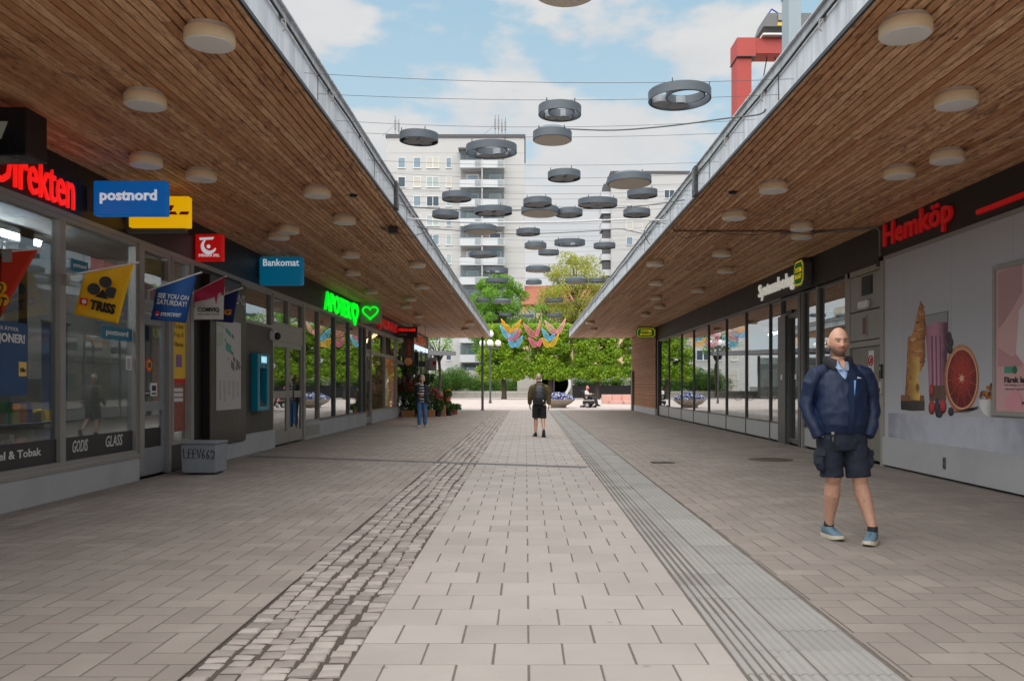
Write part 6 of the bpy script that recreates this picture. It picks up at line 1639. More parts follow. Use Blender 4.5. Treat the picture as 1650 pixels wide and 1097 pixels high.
ptext("Färsk laxfilé", 1647, 611.5, 52, 10, INK, 0.03); ptext("Från Norge, ca 1.5kg", 1640, 620.5, 36, 4, M("grey_text", lin(100, 90, 92), 0.6)); ptext("vakuumförpackad", 1640, 627, 36, 4, MC["grey_text"]); ptext("V21 Måndag", 1643, 649, 41, 9, INK, 0.03)
b = B(); v0 = wr(1622, 601); v1 = wr(1634, 590); b.box(xt - 0.002, v1.y, v0.z, xt, v0.y, v1.z); b.build("green_label", M("green_label", lin(70, 150, 130), 0.5, 0.4, 30), pf); v = wr(1638.5, 595.5); b = B(); b.tube([(xt, v.y, v.z), (xt - 0.002, v.y, v.z)], 0.05, 20); b.build("green_dot", M("green_dot", lin(20, 110, 70), 0.5), pf)
# ================================================================== SHOP INTERIORS
TUBE = E("fluorescent_tube", (0.92, 0.96, 1.0), 18.0)
def tube_light(x, y, L, label, z=3.36, along='y'):
    t = thing("tube_light", label, "tube light", (x, y, z), "tube lights inside the shops")
    if along == 'y':
        B().box(x - 0.06, y - L / 2, z + 0.04, x + 0.06, y + L / 2, z + 0.12).build("housing", WHITE, t); b = B(); b.tube([(x, y - L / 2 + .03, z), (x, y + L / 2 - .03, z)], 0.035, 10)
    else:
        B().box(x - L / 2, y - 0.06, z + 0.04, x + L / 2, y + 0.06, z + 0.12).build("housing", WHITE, t); b = B(); b.tube([(x - L / 2 + .03, y, z), (x + L / 2 - .03, y, z)], 0.035, 10)
    b.build("tube", TUBE, t)
tube_light(-6.9, 10.6, 2.6, "bright tube light under the kiosk ceiling, nearest the glass"); tube_light(-8.6, 12.2, 1.6, "bright tube light deeper in the kiosk"); tube_light(-9.0, 9.2, 1.6, "bright tube light at the back of the kiosk")
tube_light(-8.2, 24, 1.5, "tube light inside the pharmacy", along='y'); tube_light(-8.2, 33, 1.5, "tube light behind the warm poster window")
tube_light(9.5, 24, 1.5, "tube light inside the right glass shop, nearer"); tube_light(9.5, 32, 1.5, "tube light inside the right glass shop, farther")
PRODS = [M("product_%s" % n, lin(*c), 0.6, 0.2, 20) for n, c in (("red", (170, 40, 40)), ("yellow", (220, 180, 60)), ("green", (60, 130, 70)), ("white", (200, 200, 200)), ("blue", (50, 80, 150)), ("orange", (220, 120, 50)), ("brown", (110, 70, 45)))]
SHM = M("shelf_metal", lin(150, 148, 144), 0.5, 0.06, 2); SHW = M("shelf_wood", lin(196, 140, 82), 0.6, 0.1, 4)
def shelf(x, y0, y1, z1, label, mat=SHM, fill=0.6, face=1, glow=None):
    t = thing("shop_shelf", label, "shelf", (x, (y0 + y1) / 2, 0.012), "shelves inside the shops")
    B().box(x - 0.02, y0, 0.012, x + 0.02, y1, z1).build("back_panel", mat, t)
    n = int(z1 / 0.38); objs = B()
    for k in range(n):
        z = 0.12 + k * 0.38
        B().box(x, y0, z - 0.03, x + face * 0.42, y1, z).build("shelf_board", mat, t)
        y = y0 + 0.03
        while y < y1 - 0.2:
            w = 0.07 + R.random() * 0.16
            if R.random() < fill: objs.box(x + face * 0.08, y, z + 0.001, x + face * (0.25 + R.random() * 0.14), y + w * 0.92, z + 0.12 + R.random() * 0.18, R.randrange(len(PRODS)))
            y += w
    o = objs.build("goods", PRODS, t); o['kind'] = 'stuff'
    return t
shelf(-9.5, 6.5, 10.5, 2.3, "grey shelf of goods at the back of the kiosk, nearer"); shelf(-9.5, 11.0, 13.8, 2.3, "grey shelf of goods at the back of the kiosk, farther")
shelf(-7.3, 6.4, 8.2, 1.5, "low magazine shelf behind the first kiosk window", fill=0.9)
shelf(-6.75, 8.5, 11.7, 1.45, "low sweets rack right behind the kiosk windows", SHM, 0.95); shelf(-8.6, 19.0, 23.2, 2.2, "wooden shelf with bright goods inside the pharmacy", SHW, 0.85); shelf(-8.9, 24, 29, 2.2, "white pharmacy shelf farther from the doors", SHM, 0.8); shelf(-8.0, 30.5, 35.8, 2.0, "shelf in the restaurant window", SHW, 0.5)
for i, y in enumerate((22, 26, 30, 34)): shelf(9.0, y - 1.6, y + 1.6, 1.9, "bottle shelf inside the right glass shop, %s from the entrance" % ordw(i + 1), SHM, 0.8, -1)
# perforated cable tray seen through the kiosk glass and a black pillar
t_ = thing("metal_grid", "white perforated metal screen behind the kiosk glass under the ceiling", "screen", (-6.4, 8.9, 2.5)); wm = WHITE
for k in range(4): B().box(-6.42, 7.4, 2.62 + k * 0.15, -6.40, 10.4, 2.66 + k * 0.15).build("bar", wm, t_)
for k in range(30): B().box(-6.425, 7.4 + k * 0.1, 2.6, -6.395, 7.44 + k * 0.1, 3.13).build("slat", wm, t_)
t_ = thing("pillar", "black pillar inside the kiosk behind the second window", "pillar", (-7.0, 11.5, 0)); B().box(-7.1, 11.4, 0.012, -6.9, 11.6, 3.3).build("shaft", BLACK, t_); B().box(-7.16, 11.34, 3.3, -6.84, 11.66, 3.5).build("head", BLACK, t_)
# warm poster and lamp of the restaurant window
t_ = thing("warm_poster", "glowing orange poster with a pale figure in the restaurant window", "poster", (sx('L', -.05), 34.6, 0.6))
b = B(); sbox(b, 'L', 33.3, 36.0, 0.50, 2.50, -0.075, -0.062); b.build("sheet", E("orange_backlit_print", lin(236, 150, 84), 0.22), t_)
b = B()
xq = sx('L', -0.06)
b.prism([(xq, 33.5, 0.55), (xq, 34.4, 0.55), (xq, 34.7, 1.2), (xq, 34.5, 1.9), (xq, 34.1, 2.15), (xq, 33.8, 1.7), (xq, 33.5, 1.3)], (0.003, 0, 0)); b.build("figure", E("pale_backlit_print", lin(250, 214, 160), 0.24), t_)
b = B(); b.prism([(xq, 34.9, 0.55), (xq, 35.9, 0.55), (xq, 35.9, 1.5), (xq, 35.3, 1.7), (xq, 35.0, 1.2)], (0.003, 0, 0)); b.build("figure", E("pink_backlit_print", lin(240, 176, 150), 0.22), t_)
ll = bpy.data.lights.new("warm_lamp", 'AREA'); ll.energy = 26; ll.color = (1.0, 0.62, 0.30); ll.size = 0.8
lo = bpy.data.objects.new("warm_lamp", ll); C.objects.link(lo); lo.location = (-6.3, 33.6, 3.2); lo.rotation_euler = (0, math.radians(-35), 0); lo['kind'] = 'helper'
t_ = thing("pendant_lamp", "warm pendant lamp inside the restaurant window", "lamp", (-6.3, 33.6, 3.2)); b = B(); b.tube([(-6.3, 33.6, 3.24), (-6.3, 33.6, 3.34)], [0.22, 0.06], 20); b.build("shade", SHW, t_); b = B(); b.bar((-6.3, 33.6, 3.34), (-6.3, 33.6, 3.5), 0.01); b.build("cord", BLACK, t_); B().ball((-6.3, 33.6, 3.25), 0.05, 12).build("bulb", E("warm_bulb", (1.0, 0.7, 0.4), 4.0), t_)
# ================================================================== FLOWER STALL
TERRA = M("terracotta", lin(160, 96, 66), 0.8, 0.12, 6); PLB = M("black_pot", (0.02, 0.02, 0.02), 0.5); CRATE = M("crate_wood", lin(150, 108, 72), 0.8, 0.2, 8)
PINK = M("pink_petals", lin(224, 70, 110), 0.6, 0.2, 20); REDP = M("red_petals", lin(200, 40, 44), 0.6, 0.2, 20); PEACH = M("peach_petals", lin(236, 150, 120), 0.6, 0.2, 20); YELP = M("yellow_petals", lin(232, 190, 60), 0.6, 0.2, 20)
def potplant(i, x, y, h, w, fl, label, z0=0.0, pot=TERRA, ph=0.26, tall=False):
    t = thing("potted_plant", label, "potted plant", (x, y, z0), "plants of the flower stall")
    r = np.random.default_rng(500 + i)
    b = B(); b.tube([(x, y, z0), (x, y, z0 + ph), (x, y, z0 + ph + 0.03), (x, y, z0 + ph + 0.03)], [0.11, 0.15, 0.165, 0.13], 16); b.build("pot", pot, t)
    b = B()
    for k in range(8):
        a = r.random() * 6.28; b.bar((x, y, z0 + ph), (x + math.cos(a) * w * .35, y + math.sin(a) * w * .35, z0 + h * (0.6 + .35 * r.random())), 0.008)
    b.build("stem", M("green_stem", (0.05, 0.11, 0.03), 0.7), t)
    n = 420
    a = r.random(n) * 6.283; q = np.sqrt(r.random(n)) * w / 2; zz = z0 + ph + (h - ph) * r.random(n)
    leaves("foliage", np.stack([x + q * np.cos(a), y + q * np.sin(a), zz], 1), 0.11, FLOWL, t, r)
    if fl:
        n = 90
        a = r.random(n) * 6.283; q = np.sqrt(r.random(n)) * w / 2; zz = z0 + h * (0.75 + 0.28 * r.random(n))
        leaves("blossom", np.stack([x + q * np.cos(a), y + q * np.sin(a), zz], 1), 0.085, fl, t, r, 0.5, 0.9)
    return t
def crate(x, y, z, w, d, h, label):
    t = thing("wooden_crate", label, "crate", (x, y, z), "crates of the flower stall")
    for k in range(3):
        zz = z + 0.01 + k * h / 3
        B().box(x - w / 2, y - d / 2, zz, x + w / 2, y - d / 2 + 0.015, zz + h / 3 - 0.02).build("slat", CRATE, t); B().box(x - w / 2, y + d / 2 - 0.015, zz, x + w / 2, y + d / 2, zz + h / 3 - 0.02).build("slat", CRATE, t)
        B().box(x - w / 2, y - d / 2 + 0.015, zz, x - w / 2 + 0.015, y + d / 2 - 0.015, zz + h / 3 - 0.02).build("slat", CRATE, t); B().box(x + w / 2 - 0.015, y - d / 2 + 0.015, zz, x + w / 2, y + d / 2 - 0.015, zz + h / 3 - 0.02).build("slat", CRATE, t)
    B().box(x - w / 2 + .015, y - d / 2 + .015, z, x + w / 2 - .015, y + d / 2 - .015, z + 0.015).build("bottom", CRATE, t)
crate(-5.15, 36.8, 0, 0.55, 0.5, 0.3, "wooden crate at the left front of the flower stall"); crate(-4.35, 36.8, 0, 0.7, 0.5, 0.32, "wooden crate in the middle of the flower stall front"); crate(-3.85, 37.6, 0, 0.5, 0.4, 0.5, "taller wooden crate at the right of the flower stall")
specs = [(-5.3, 37.4, 1.5, .7, REDP, "tall plant with red blossom at the left of the flower stall"), (-5.0, 37.0, 1.0, .55, None, "green plant standing in the left crate"), (-4.75, 37.5, 1.4, .65, PEACH, "peach flowering plant in the middle of the flower stall"), (-4.4, 37.0, 1.1, .6, None, "dense green plant in the middle crate"),
         (-4.15, 37.6, 1.25, .6, PINK, "pink flowering plant beside the walking woman"), (-3.9, 37.3, .95, .5, PINK, "low pink flowering plant behind the walking woman"), (-5.25, 38.4, 1.75, .7, PINK, "tallest plant with pink blossom against the glass"), (-4.6, 38.6, 1.2, .7, REDP, "red flowering plant in the second row of the stall"),
         (-3.75, 39.2, .9, .5, YELP, "yellow flowering plant right of the walking woman"), (-3.5, 38.2, .55, .55, None, "low leafy plant at the right end of the stall"), (-3.95, 40.4, .8, .6, None, "leafy plant behind the right end of the stall"), (-5.2, 40.2, 1.3, .7, PEACH, "peach flowering plant near the far shop door"), (-3.35, 39.6, .5, .6, None, "spreading green plant standing furthest out on the paving")]
for i, s_ in enumerate(specs): potplant(i, *s_, z0=0.02 if "crate" in s_[5] else 0.0, pot=PLB if i % 2 else TERRA)
for i, (x, y, z, lab) in enumerate(((-5.1, 36.6, 1.95, "hanging basket of dark leaves above the left of the flower stall"), (-4.55, 38.0, 1.6, "hanging basket with trailing leaves above the middle of the stall"))):
    t = thing("hanging_basket", lab, "hanging basket", (x, y, z), "baskets over the flower stall")
    b = B(); b.tube([(x, y, z - .28), (x, y, z - .1), (x, y, z)], [.10, .24, .27], 18); b.build("basket", PLB, t)
    r = np.random.default_rng(60 + i); n = 420; a = r.random(n) * 6.283; q = np.sqrt(r.random(n)) * .42
    leaves("foliage", np.stack([x + q * np.cos(a), y + q * np.sin(a), z + r.random(n) * .34 - .05], 1), .12, FLOWL, t, r)
    b = B()
    for dx_, dy_ in ((.25, 0), (-.12, .2), (-.12, -.2)): b.bar((x + dx_, y + dy_, z), (x, y, z + .8), .005)
    b.bar((x, y, z + .8), (x, y, 3.38 if False else SOF), .006); b.build("chain", STEEL_D, t)
t = thing("plant_stand", "black metal plant stand right of the walking woman", "stand", (-3.6, 38.9, 0))
for dx_ in (-.25, .25):
    for dy_ in (-.15, .15): B().box(-3.7 + dx_ - .012, 38.8 + dy_ - .012, 0, -3.7 + dx_ + .012, 38.8 + dy_ + .012, .62).build("leg", STEEL_D, t)
B().box(-3.98, 38.62, .60, -3.42, 38.98, .63).build("top", STEEL_D, t)
potplant(40, -3.62, 38.8, .55, .4, YELP, "yellow flowering pot standing on the black plant stand", z0=.63)
# ================================================================== PEOPLE
TS = bpy.data.scenes.new("scratch")
def remesh(b, voxel, smooth=4, fac=0.5):
    me = b.mesh("scratch", [])
    o = bpy.data.objects.new("scratch", me); TS.collection.objects.link(o)
    r = o.modifiers.new("r", 'REMESH'); r.mode = 'VOXEL'; r.voxel_size = voxel; r.use_smooth_shade = True
    s = o.modifiers.new("s", 'SMOOTH'); s.factor = fac; s.iterations = smooth
    vl = TS.view_layers[0]; vl.update(); dg = vl.depsgraph
    dg.update()
    out_ = bpy.data.meshes.new_from_object(o.evaluated_get(dg), depsgraph=dg)
    bpy.data.objects.remove(o); bpy.data.meshes.remove(me)
    return out_
def folds(me, amp, sc, seed=0.0, mask=None):
    n = len(me.vertices); co = np.empty(n * 3, 'f'); no = np.empty(n * 3, 'f')
    me.vertices.foreach_get('co', co); me.vertices.foreach_get('normal', no)
    co = co.reshape(-1, 3); no = no.reshape(-1, 3); d = np.empty(n, 'f')
    for i in range(n):
        p = co[i]; q = Vector((p[0] * sc[0] + seed, p[1] * sc[1], p[2] * sc[2]))
        w = noise.noise(q); d[i] = amp * (0.6 * (1 - 2 * abs(w)) + 0.4 * noise.noise(q * 2.3)) * (mask(p) if mask else 1)
    me.vertices.foreach_set('co', (co + no * d[:, None]).ravel()); me.update()
    return me
def skin_mat():
    m, t, b, o = newmat("skin")
    a = N(t, 'ShaderNodeAttribute', attribute_name='tint').outputs['Color']
    v = N(t, 'ShaderNodeTexCoord').outputs['Object']
    f = nz3(t, v, 38, 6, 0.6)
    c = mixc(t, N(t, 'ShaderNodeMapRange', {0: f, 3: 0.0, 4: 0.30}).outputs[0], a, (0.26, 0.12, 0.08))
    t.links.new(c, b.inputs['Base Color']); b.inputs['Roughness'].default_value = 0.5
    b.inputs['Subsurface Weight'].default_value = 0.08; b.inputs['Subsurface Radius'].default_value = (0.02, 0.008, 0.004)
    bump(t, b, nz3(t, v, 120, 3), 0.12, 0.003)
    return m
SKIN = skin_mat()
def tint(me, fn):
    at = me.color_attributes.new('tint', 'FLOAT_COLOR', 'POINT')
    col = np.ones((len(me.vertices), 4), 'f')
    for i, v in enumerate(me.vertices): col[i, :3] = fn(v.co)
    at.data.foreach_set('color', col.ravel())
SK = lin(202, 156, 132)
def head_into(b, c, yaw=0.0, pitch=0.0, s=1.0, female=False):
    """skull, jaw, brow, eye hollows, nose, lips and ears; the face looks along -Y before turning"""
    Rm = Matrix.Rotation(yaw, 3, 'Z') @ Matrix.Rotation(pitch, 3, 'X'); c = Vector(c)
    nu, nv = 56, 48; base = len(b.v)
    G = lambda x, w: math.exp(-(x / w) ** 2)
    for i in range(1, nv):
        th = math.pi * i / nv; sz_ = math.cos(th)
        for j in range(nu):
            ph = 2 * math.pi * j / nu
            sx_, sy_ = math.sin(th) * math.cos(ph), math.sin(th) * math.sin(ph)
            x, y, z = 0.076 * sx_, 0.098 * sy_, 0.124 * sz_
            t = max(0.0, (-0.05 - sz_) / 0.95); t = t * t * (3 - 2 * t)
            x *= 1 - 0.20 * t; x *= 1 + 0.05 * G(sz_ - 0.3, 0.4)
            if sy_ > 0: y *= 1 - 0.55 * t
            else:
                y -= 0.020 * t * (1 - 0.5 * abs(sx_)); x *= 1 + 0.10 * t
                f = max(0.0, -sy_)
                y += 0.012 * f * (G(x - 0.031, 0.016) + G(x + 0.031, 0.016)) * G(z - 0.004, 0.016)
                y -= 0.007 * f * G(z - 0.028, 0.012) * G(x, 0.055)
                pr = G(z + 0.030, 0.018) if z < -0.030 else max(0.0, 1 - (z + 0.030) / 0.05)
                y -= 0.026 * f * G(x, 0.0125) * pr
                y -= 0.010 * f * (G(x - 0.014, 0.008) + G(x + 0.014, 0.008)) * G(z + 0.036, 0.010)
                y -= 0.006 * f * G(x, 0.024) * (G(z + 0.062, 0.007) + G(z + 0.077, 0.008)) - 0.004 * f * G(x, 0.026) * G(z + 0.0695, 0.004)
                y -= 0.006 * f * (G(x - 0.045, 0.02) + G(x + 0.045, 0.02)) * G(z + 0.022, 0.02)
            b.v.append(tuple(c + Rm @ (Vector((x, y, z)) * s)))
    top, bot = len(b.v), len(b.v) + 1
    b.v.append(tuple(c + Rm @ Vector((0, 0, 0.124 * s)))); b.v.append(tuple(c + Rm @ Vector((0, -0.02 * s, -0.124 * s))))
    for i in range(nv - 2):
        for j in range(nu):
            j2 = (j + 1) % nu; b.face([base + i * nu + j, base + (i + 1) * nu + j, base + (i + 1) * nu + j2, base + i * nu + j2], 0, True)
    for j in range(nu):
        j2 = (j + 1) % nu; b.face([top, base + j, base + j2], 0, True); b.face([bot, base + (nv - 2) * nu + j2, base + (nv - 2) * nu + j], 0, True)
    for sg in (-1, 1):
        e = B(); e.ball((0, 0, 0), (0.013, 0.020, 0.034), 14)
        n0 = len(b.v)
        for v in e.v:
            p = Vector(v); p = Matrix.Rotation(sg * 0.45, 3, 'Z') @ p; p += Vector((sg * 0.080, 0.010, -0.012)); b.v.append(tuple(c + Rm @ (p * s)))
        for f in e.f: b.face([n0 + k for k in f], 0, True)
    return Rm
def hand_into(b, w, d, pn, s=1.0, curl=0.6, side=1):
    """palm with four bent fingers and a thumb; w wrist, d pointing direction, pn palm normal"""
    w, d, pn = Vector(w), Vector(d).normalized(), Vector(pn).normalized()
    a = d.cross(pn).normalized() * side
    pn = a.cross(d).normalized() * (1 if a.cross(d).dot(pn) > 0 else -1)
    b.tube([w - d * 0.02 * s, w + d * 0.02 * s, w + d * 0.06 * s, w + d * 0.092 * s], [(0.026 * s, 0.022 * s), (0.036 * s, 0.019 * s), (0.042 * s, 0.017 * s), (0.038 * s, 0.013 * s)], 12, ref=pn)
    for k, L in enumerate((0.072, 0.082, 0.076, 0.058)):
        o = w + d * (0.085 - 0.004 * abs(k - 1)) * s + a * (0.030 - 0.020 * k) * s
        pts = [o - d * 0.02 * s, o]; ang = 0.15; p = o
        for seg in (0.42, 0.33, 0.25):
            ang += curl * (0.7 if seg > 0.4 else 0.9)
            p = p + (d * math.cos(ang) + pn * math.sin(ang)) * L * seg * s; pts.append(p)
        b.tube(pts, [0.0095 * s, 0.0095 * s, 0.009 * s, 0.008 * s, 0.0065 * s], 8)
    o = w + d * 0.022 * s + a * 0.030 * s
    p1 = o + (a * 0.75 + d * 0.6 + pn * 0.3).normalized() * 0.034 * s; p2 = p1 + (d * 0.85 + a * 0.15 + pn * 0.4).normalized() * 0.030 * s; p3 = p2 + (d * 0.9 + pn * 0.5).normalized() * 0.022 * s
    b.tube([w + d * 0.015 * s + a * 0.010 * s, o, p1, p2, p3], [0.014 * s, 0.014 * s, 0.011 * s, 0.0095 * s, 0.007 * s], 8)
def shoe_into(bu, bs, M4, s=1.0, chunky=0.03):
    sec = [(-0.082, .022, .075), (-0.072, .033, .098), (-0.045, .040, .112), (0, .042, .112), (0.045, .045, .094), (0.095, .049, .074), (0.145, .047, .058), (0.180, .036, .046), (0.200, .018, .034)]
    n = 14; base = len(bu.v)
    for (t, w, h) in sec:
        for k in range(n):
            an = 6.28318 * k / n
            x = w * math.copysign(abs(math.cos(an)) ** 0.8, math.cos(an)); z = max(chunky - 0.004, h / 2 + 0.01 + (h / 2) * math.sin(an))
            bu.v.append(tuple(M4 @ (Vector((x, -t, z)) * s)))
    for i in range(len(sec) - 1):
        for k in range(n): bu.face([base + i * n + k, base + i * n + (k + 1) % n, base + (i + 1) * n + (k + 1) % n, base + (i + 1) * n + k], 0, True)
    bu.face([base + n - 1 - k for k in range(n)]); bu.face([base + (len(sec) - 1) * n + k for k in range(n)])
    out_ = [(-0.088, .014), (-0.082, .030), (-0.06, .041), (-0.02, .044), (0.03, .045), (0.09, .053), (0.14, .054), (0.18, .043), (0.203, .024), (0.208, .008)]
    pol = [(w, -t) for t, w in out_] + [(-w, -t) for t, w in out_[::-1]]
    lift = lambda y: 0.016 * max(0, (-y - 0.12) / 0.09) ** 1.5
    n0 = len(bs.v); k = len(pol)
    for z, g in ((0.0, .93), (0.010, 1.0), (chunky, 0.98)):
        for x, y in pol: bs.v.append(tuple(M4 @ (Vector((x * g, y * g if abs(y) > 0.1 else y, z + lift(y))) * s)))
    for L in (0, 1):
        for i in range(k):
            j = (i + 1) % k; bs.face([n0 + L * k + j, n0 + L * k + i, n0 + L * k + k + i, n0 + L * k + k + j])
    bs.face([n0 + i for i in range(k)]); bs.face([n0 + 2 * k + i for i in range(k - 1, -1, -1)])
def footM(ankle, d, pitch=0.0, z=0.0):
    """foot frame: heel under the ankle, toes along horizontal d; pitch > 0 lifts the heel"""
    yaw = math.atan2(d[0], -d[1])
    return Matrix.Translation(Vector((ankle[0], ankle[1], z))) @ Matrix.Rotation(yaw, 4, 'Z') @ Matrix.Rotation(pitch, 4, 'X')
def fabric(name, col, rough=0.75, v=0.1, bs=300, sheen=0.2):
    m = M(name, col, rough, v, 12, 0.12, bscale=bs); return m
def person(label, loc, rz):
    t = thing("person", label, "person", loc, None, rz); ORIG[t.name] = Vector((0, 0, 0)); return t
def part(t, name, b, mat, voxel=None, smooth=4, fold=None, seed=0.0, mask=None):
    if voxel:
        me = remesh(b, voxel, smooth)
        if fold: folds(me, fold[0], fold[1], seed, mask)
        me.materials.clear(); me.materials.append(mat); me.name = name
        for p in me.polygons: p.use_smooth = True
    else: me = b.mesh(name, mat)
    return addobj(name, me, t)

# ---------------- man in the blue jacket
DM = 7.35
t = person("bald bearded man in a dark blue jacket and navy cargo shorts, hands in pockets", ((1355 - VX) / F * DM, DM, 0), 0)
HC = Vector((-0.028, -0.015, 1.735))
b = B(); head_into(b, HC, -0.02, 0.02, 1.03)
b.tube([(-0.02, 0.03, 1.44), (-0.022, 0.022, 1.53), (-0.026, 0.012, 1.60), (-0.027, 0.010, 1.66)], [(.085, .07), (.064, .066), (.060, .064), (.055, .06)], 18)
b.tube([(0, 0.02, 0.90), (0, 0.02, 1.05), (0, 0.0, 1.2), (0, 0.01, 1.38), (0, 0.02, 1.48)], [(.15, .11), (.15, .115), (.16, .115), (.17, .105), (.12, .07)], 18)
LEGS = {'l': [(-.095, .02, .93), (-.078, .01, .72), (-.064, -.005, .545), (-.062, .028, .505), (-.060, .045, .40), (-.062, .085, .26), (-.062, .115, .13), (-.062, .125, .06)], 'r': [(.10, .0, .93), (.122, -.03, .72), (.142, -.065, .545), (.148, -.055, .505), (.172, -.06, .40), (.198, -.10, .26), (.214, -.145, .13), (.216, -.155, .06)]}
RAD = [(.098, .10), (.085, .088), (.067, .070), (.061, .066), (.069, .075), (.052, .056), (.037, .043), (.038, .044)]
for k in LEGS: b.tube(LEGS[k], RAD, 18)
for sg in (-1, 1):
    b.tube([(sg * .20, 0.01, 1.44), (sg * .274, .034, 1.26), (sg * .286, .036, 1.18), (sg * .25, -.042, 1.01), (sg * .185, -.052, .92)], [(.046, .046), (.040, .040), (.038, .038), (.030, .030), (.027, .027)], 12)
    hand_into(b, (sg * .168, -.050, .905), (-sg * .25, .05, -.95), (-sg * 1, 0.2, 0), 1.0, 0.35, sg)
Rh = Matrix.Rotation(-0.02, 3, 'Z') @ Matrix.Rotation(0.02, 3, 'X'); Ri = Rh.transposed()
me = remesh(b, 0.0062, 2, 0.4); me.materials.clear(); me.materials.append(SKIN); me.name = "body"
def tint_man(p):
    q = (Ri @ (Vector(p) - HC)) / 1.03
    c = np.array(SK) * (1.06 if q.z > 0.03 and p.z > 1.6 else 1.0)
    if p.z > 1.58:
        if q.y < 0.035 and -0.125 < q.z < -0.028:
            jaw = min(1, max(0, (-q.z - 0.045) / 0.03)) if abs(q.x) < 0.045 else min(1, max(0, (-q.z - 0.03) / 0.03))
            must = math.exp(-((q.z + 0.052) / 0.008) ** 2) * (abs(q.x) < 0.034)
            w = max(jaw, must) * (1 - 0.0)
            if abs(q.x) < 0.024 and -0.081 < q.z < -0.062 and q.y < -0.07: w = 0.0; c = np.array(lin(176, 104, 92))
            c = c * (1 - 0.72 * w) + np.array((0.05, 0.036, 0.030)) * 0.72 * w
        if 0.012 < q.z < 0.034 and 0.012 < abs(q.x) < 0.052 and q.y < -0.05: c = c * 0.45
        if abs(q.z - 0.003) < 0.008 and abs(abs(q.x) - 0.031) < 0.013 and q.y < -0.05: c = c * 0.42
        if q.y < -0.06 and abs(q.x) < 0.05 and -0.05 < q.z < 0.0: c = c * np.array((1.03, 0.90, 0.88))
    elif p.z < 0.56:
        h = noise.noise(Vector((p.x * 90, p.y * 90, p.z * 26))); k = min(1, max(0, (0.5 - abs(p.z - 0.36)) * 4 - 0.9))
        c = c * (0.92 - 0.26 * max(0.0, h + 0.15) * k)
    return c
tint(me, tint_man); addobj("body", me, t)
for sg in (-1, 1):
    e = B(); p = HC + Rh @ Vector((sg * .032, -.080, .004)); e.ball(p, .0115, 12); o = part(t, "eye", e, M("eye_white", (0.30, 0.26, 0.24), 0.4))
    e = B(); p = HC + Rh @ Vector((sg * .032, -.0905, .004)); e.ball(p, (.0055, .003, .0055), 10); addobj("iris", e.mesh("iris", M("eye_dark", (0.02, 0.014, 0.01), 0.2)), o)
# jacket
JB = fabric("blue_shell_fabric", lin(5, 29, 62), 0.6, 0.10)
b = B()
b.tube([(0.0, .00, .940), (0.0, .0, .965), (.0, -.008, 1.03), (.0, -.010, 1.12), (.0, -.005, 1.24), (.0, .005, 1.36), (0, .01, 1.45), (0, .018, 1.50), (-.01, .02, 1.54), (-.018, .02, 1.565)],
       [(.196, .146), (.206, .155), (.222, .172), (.222, .174), (.218, .162), (.222, .140), (.208, .114), (.156, .096), (.108, .087), (.088, .078)], 28)
for sg in (-1, 1):
    b.tube([(sg * .13, .012, 1.478), (sg * .212, .012, 1.455), (sg * .258, .020, 1.37), (sg * .282, .036, 1.26), (sg * .290, .036, 1.18), (sg * .280, .004, 1.10), (sg * .250, -.042, 1.01), (sg * .216, -.066, .912)],
           [(.068, .072), (.073, .078), (.068, .073), (.061, .066), (.060, .065), (.058, .060), (.050, .052), (.046, .047)], 18)
def mj(p): return 0.5 + 0.5 * min(1, max(0, (1.5 - p[2]) * 3))
part(t, "jacket", b, JB, 0.0070, 1, (0.013, (8, 6, 7)), 3.1, mj)
NV = fabric("dark_collar_fabric", (0.016, 0.016, 0.022), 0.75)
# stand-up collar, open at the front
b = B(); n = 26
for L, (rx, ry, z, dz) in enumerate(((.098, .086, 1.525, -.045), (.096, .088, 1.60, -.035), (.112, .100, 1.628, -.055), (.126, .110, 1.575, -.07), (.120, .104, 1.52, -.055))):
    for i in range(n):
        a = -math.pi / 2 + 0.42 + (2 * math.pi - 0.84) * i / (n - 1)
        fr = max(0.0, -math.sin(a)) ** 2
        b.v.append((-.018 + rx * math.cos(a) * (1 + 0.06 * fr), .022 + ry * math.sin(a) * (1 + 0.18 * fr), z + dz * fr))
for L in range(4):
    for i in range(n - 1): b.face([L * n + i, L * n + i + 1, (L + 1) * n + i + 1, (L + 1) * n + i], 0, True)
o = part(t, "collar", b, NV); sm = o.modifiers.new("thickness", 'SOLIDIFY'); sm.thickness = 0.006; ss = o.modifiers.new("round", 'SUBSURF'); ss.levels = 1; ss.render_levels = 1
# shirt showing in the open neck
SHB = fabric("pale_blue_shirt", lin(138, 166, 200), 0.8)
b = B(); nu, nv = 9, 8
for j in range(nv):
    v = j / (nv - 1); hw = 0.062 * (1 - v) ** 0.8 + 0.004
    for i in range(nu):
        u = i / (nu - 1) * 2 - 1
        z = 1.535 - 0.125 * v; yy = -0.080 - 0.062 * v + 0.028 * abs(u) ** 1.6 * (1 - v) 
        b.v.append((-.016 + u * hw, yy, z))
for j in range(nv - 1):
    for i in range(nu - 1): b.face([j * nu + i, (j + 1) * nu + i, (j + 1) * nu + i + 1, j * nu + i + 1], 0, True)
o = part(t, "shirt", b, SHB); sm = o.modifiers.new("thickness", 'SOLIDIFY'); sm.thickness = 0.006
for sg in (-1, 1):
    b = B(); q = [(-.018 + sg * .066, -.040, 1.578), (-.018 + sg * .040, -.078, 1.566), (-.018 + sg * .012, -.119, 1.492), (-.018 + sg * .044, -.108, 1.486), (-.018 + sg * .074, -.070, 1.536)]
    n0 = len(b.v); b.v += q; b.face([0, 1, 2, 3, 4])
    o = part(t, "shirt_collar", b, SHB); sm = o.modifiers.new("thickness", 'SOLIDIFY'); sm.thickness = 0.005
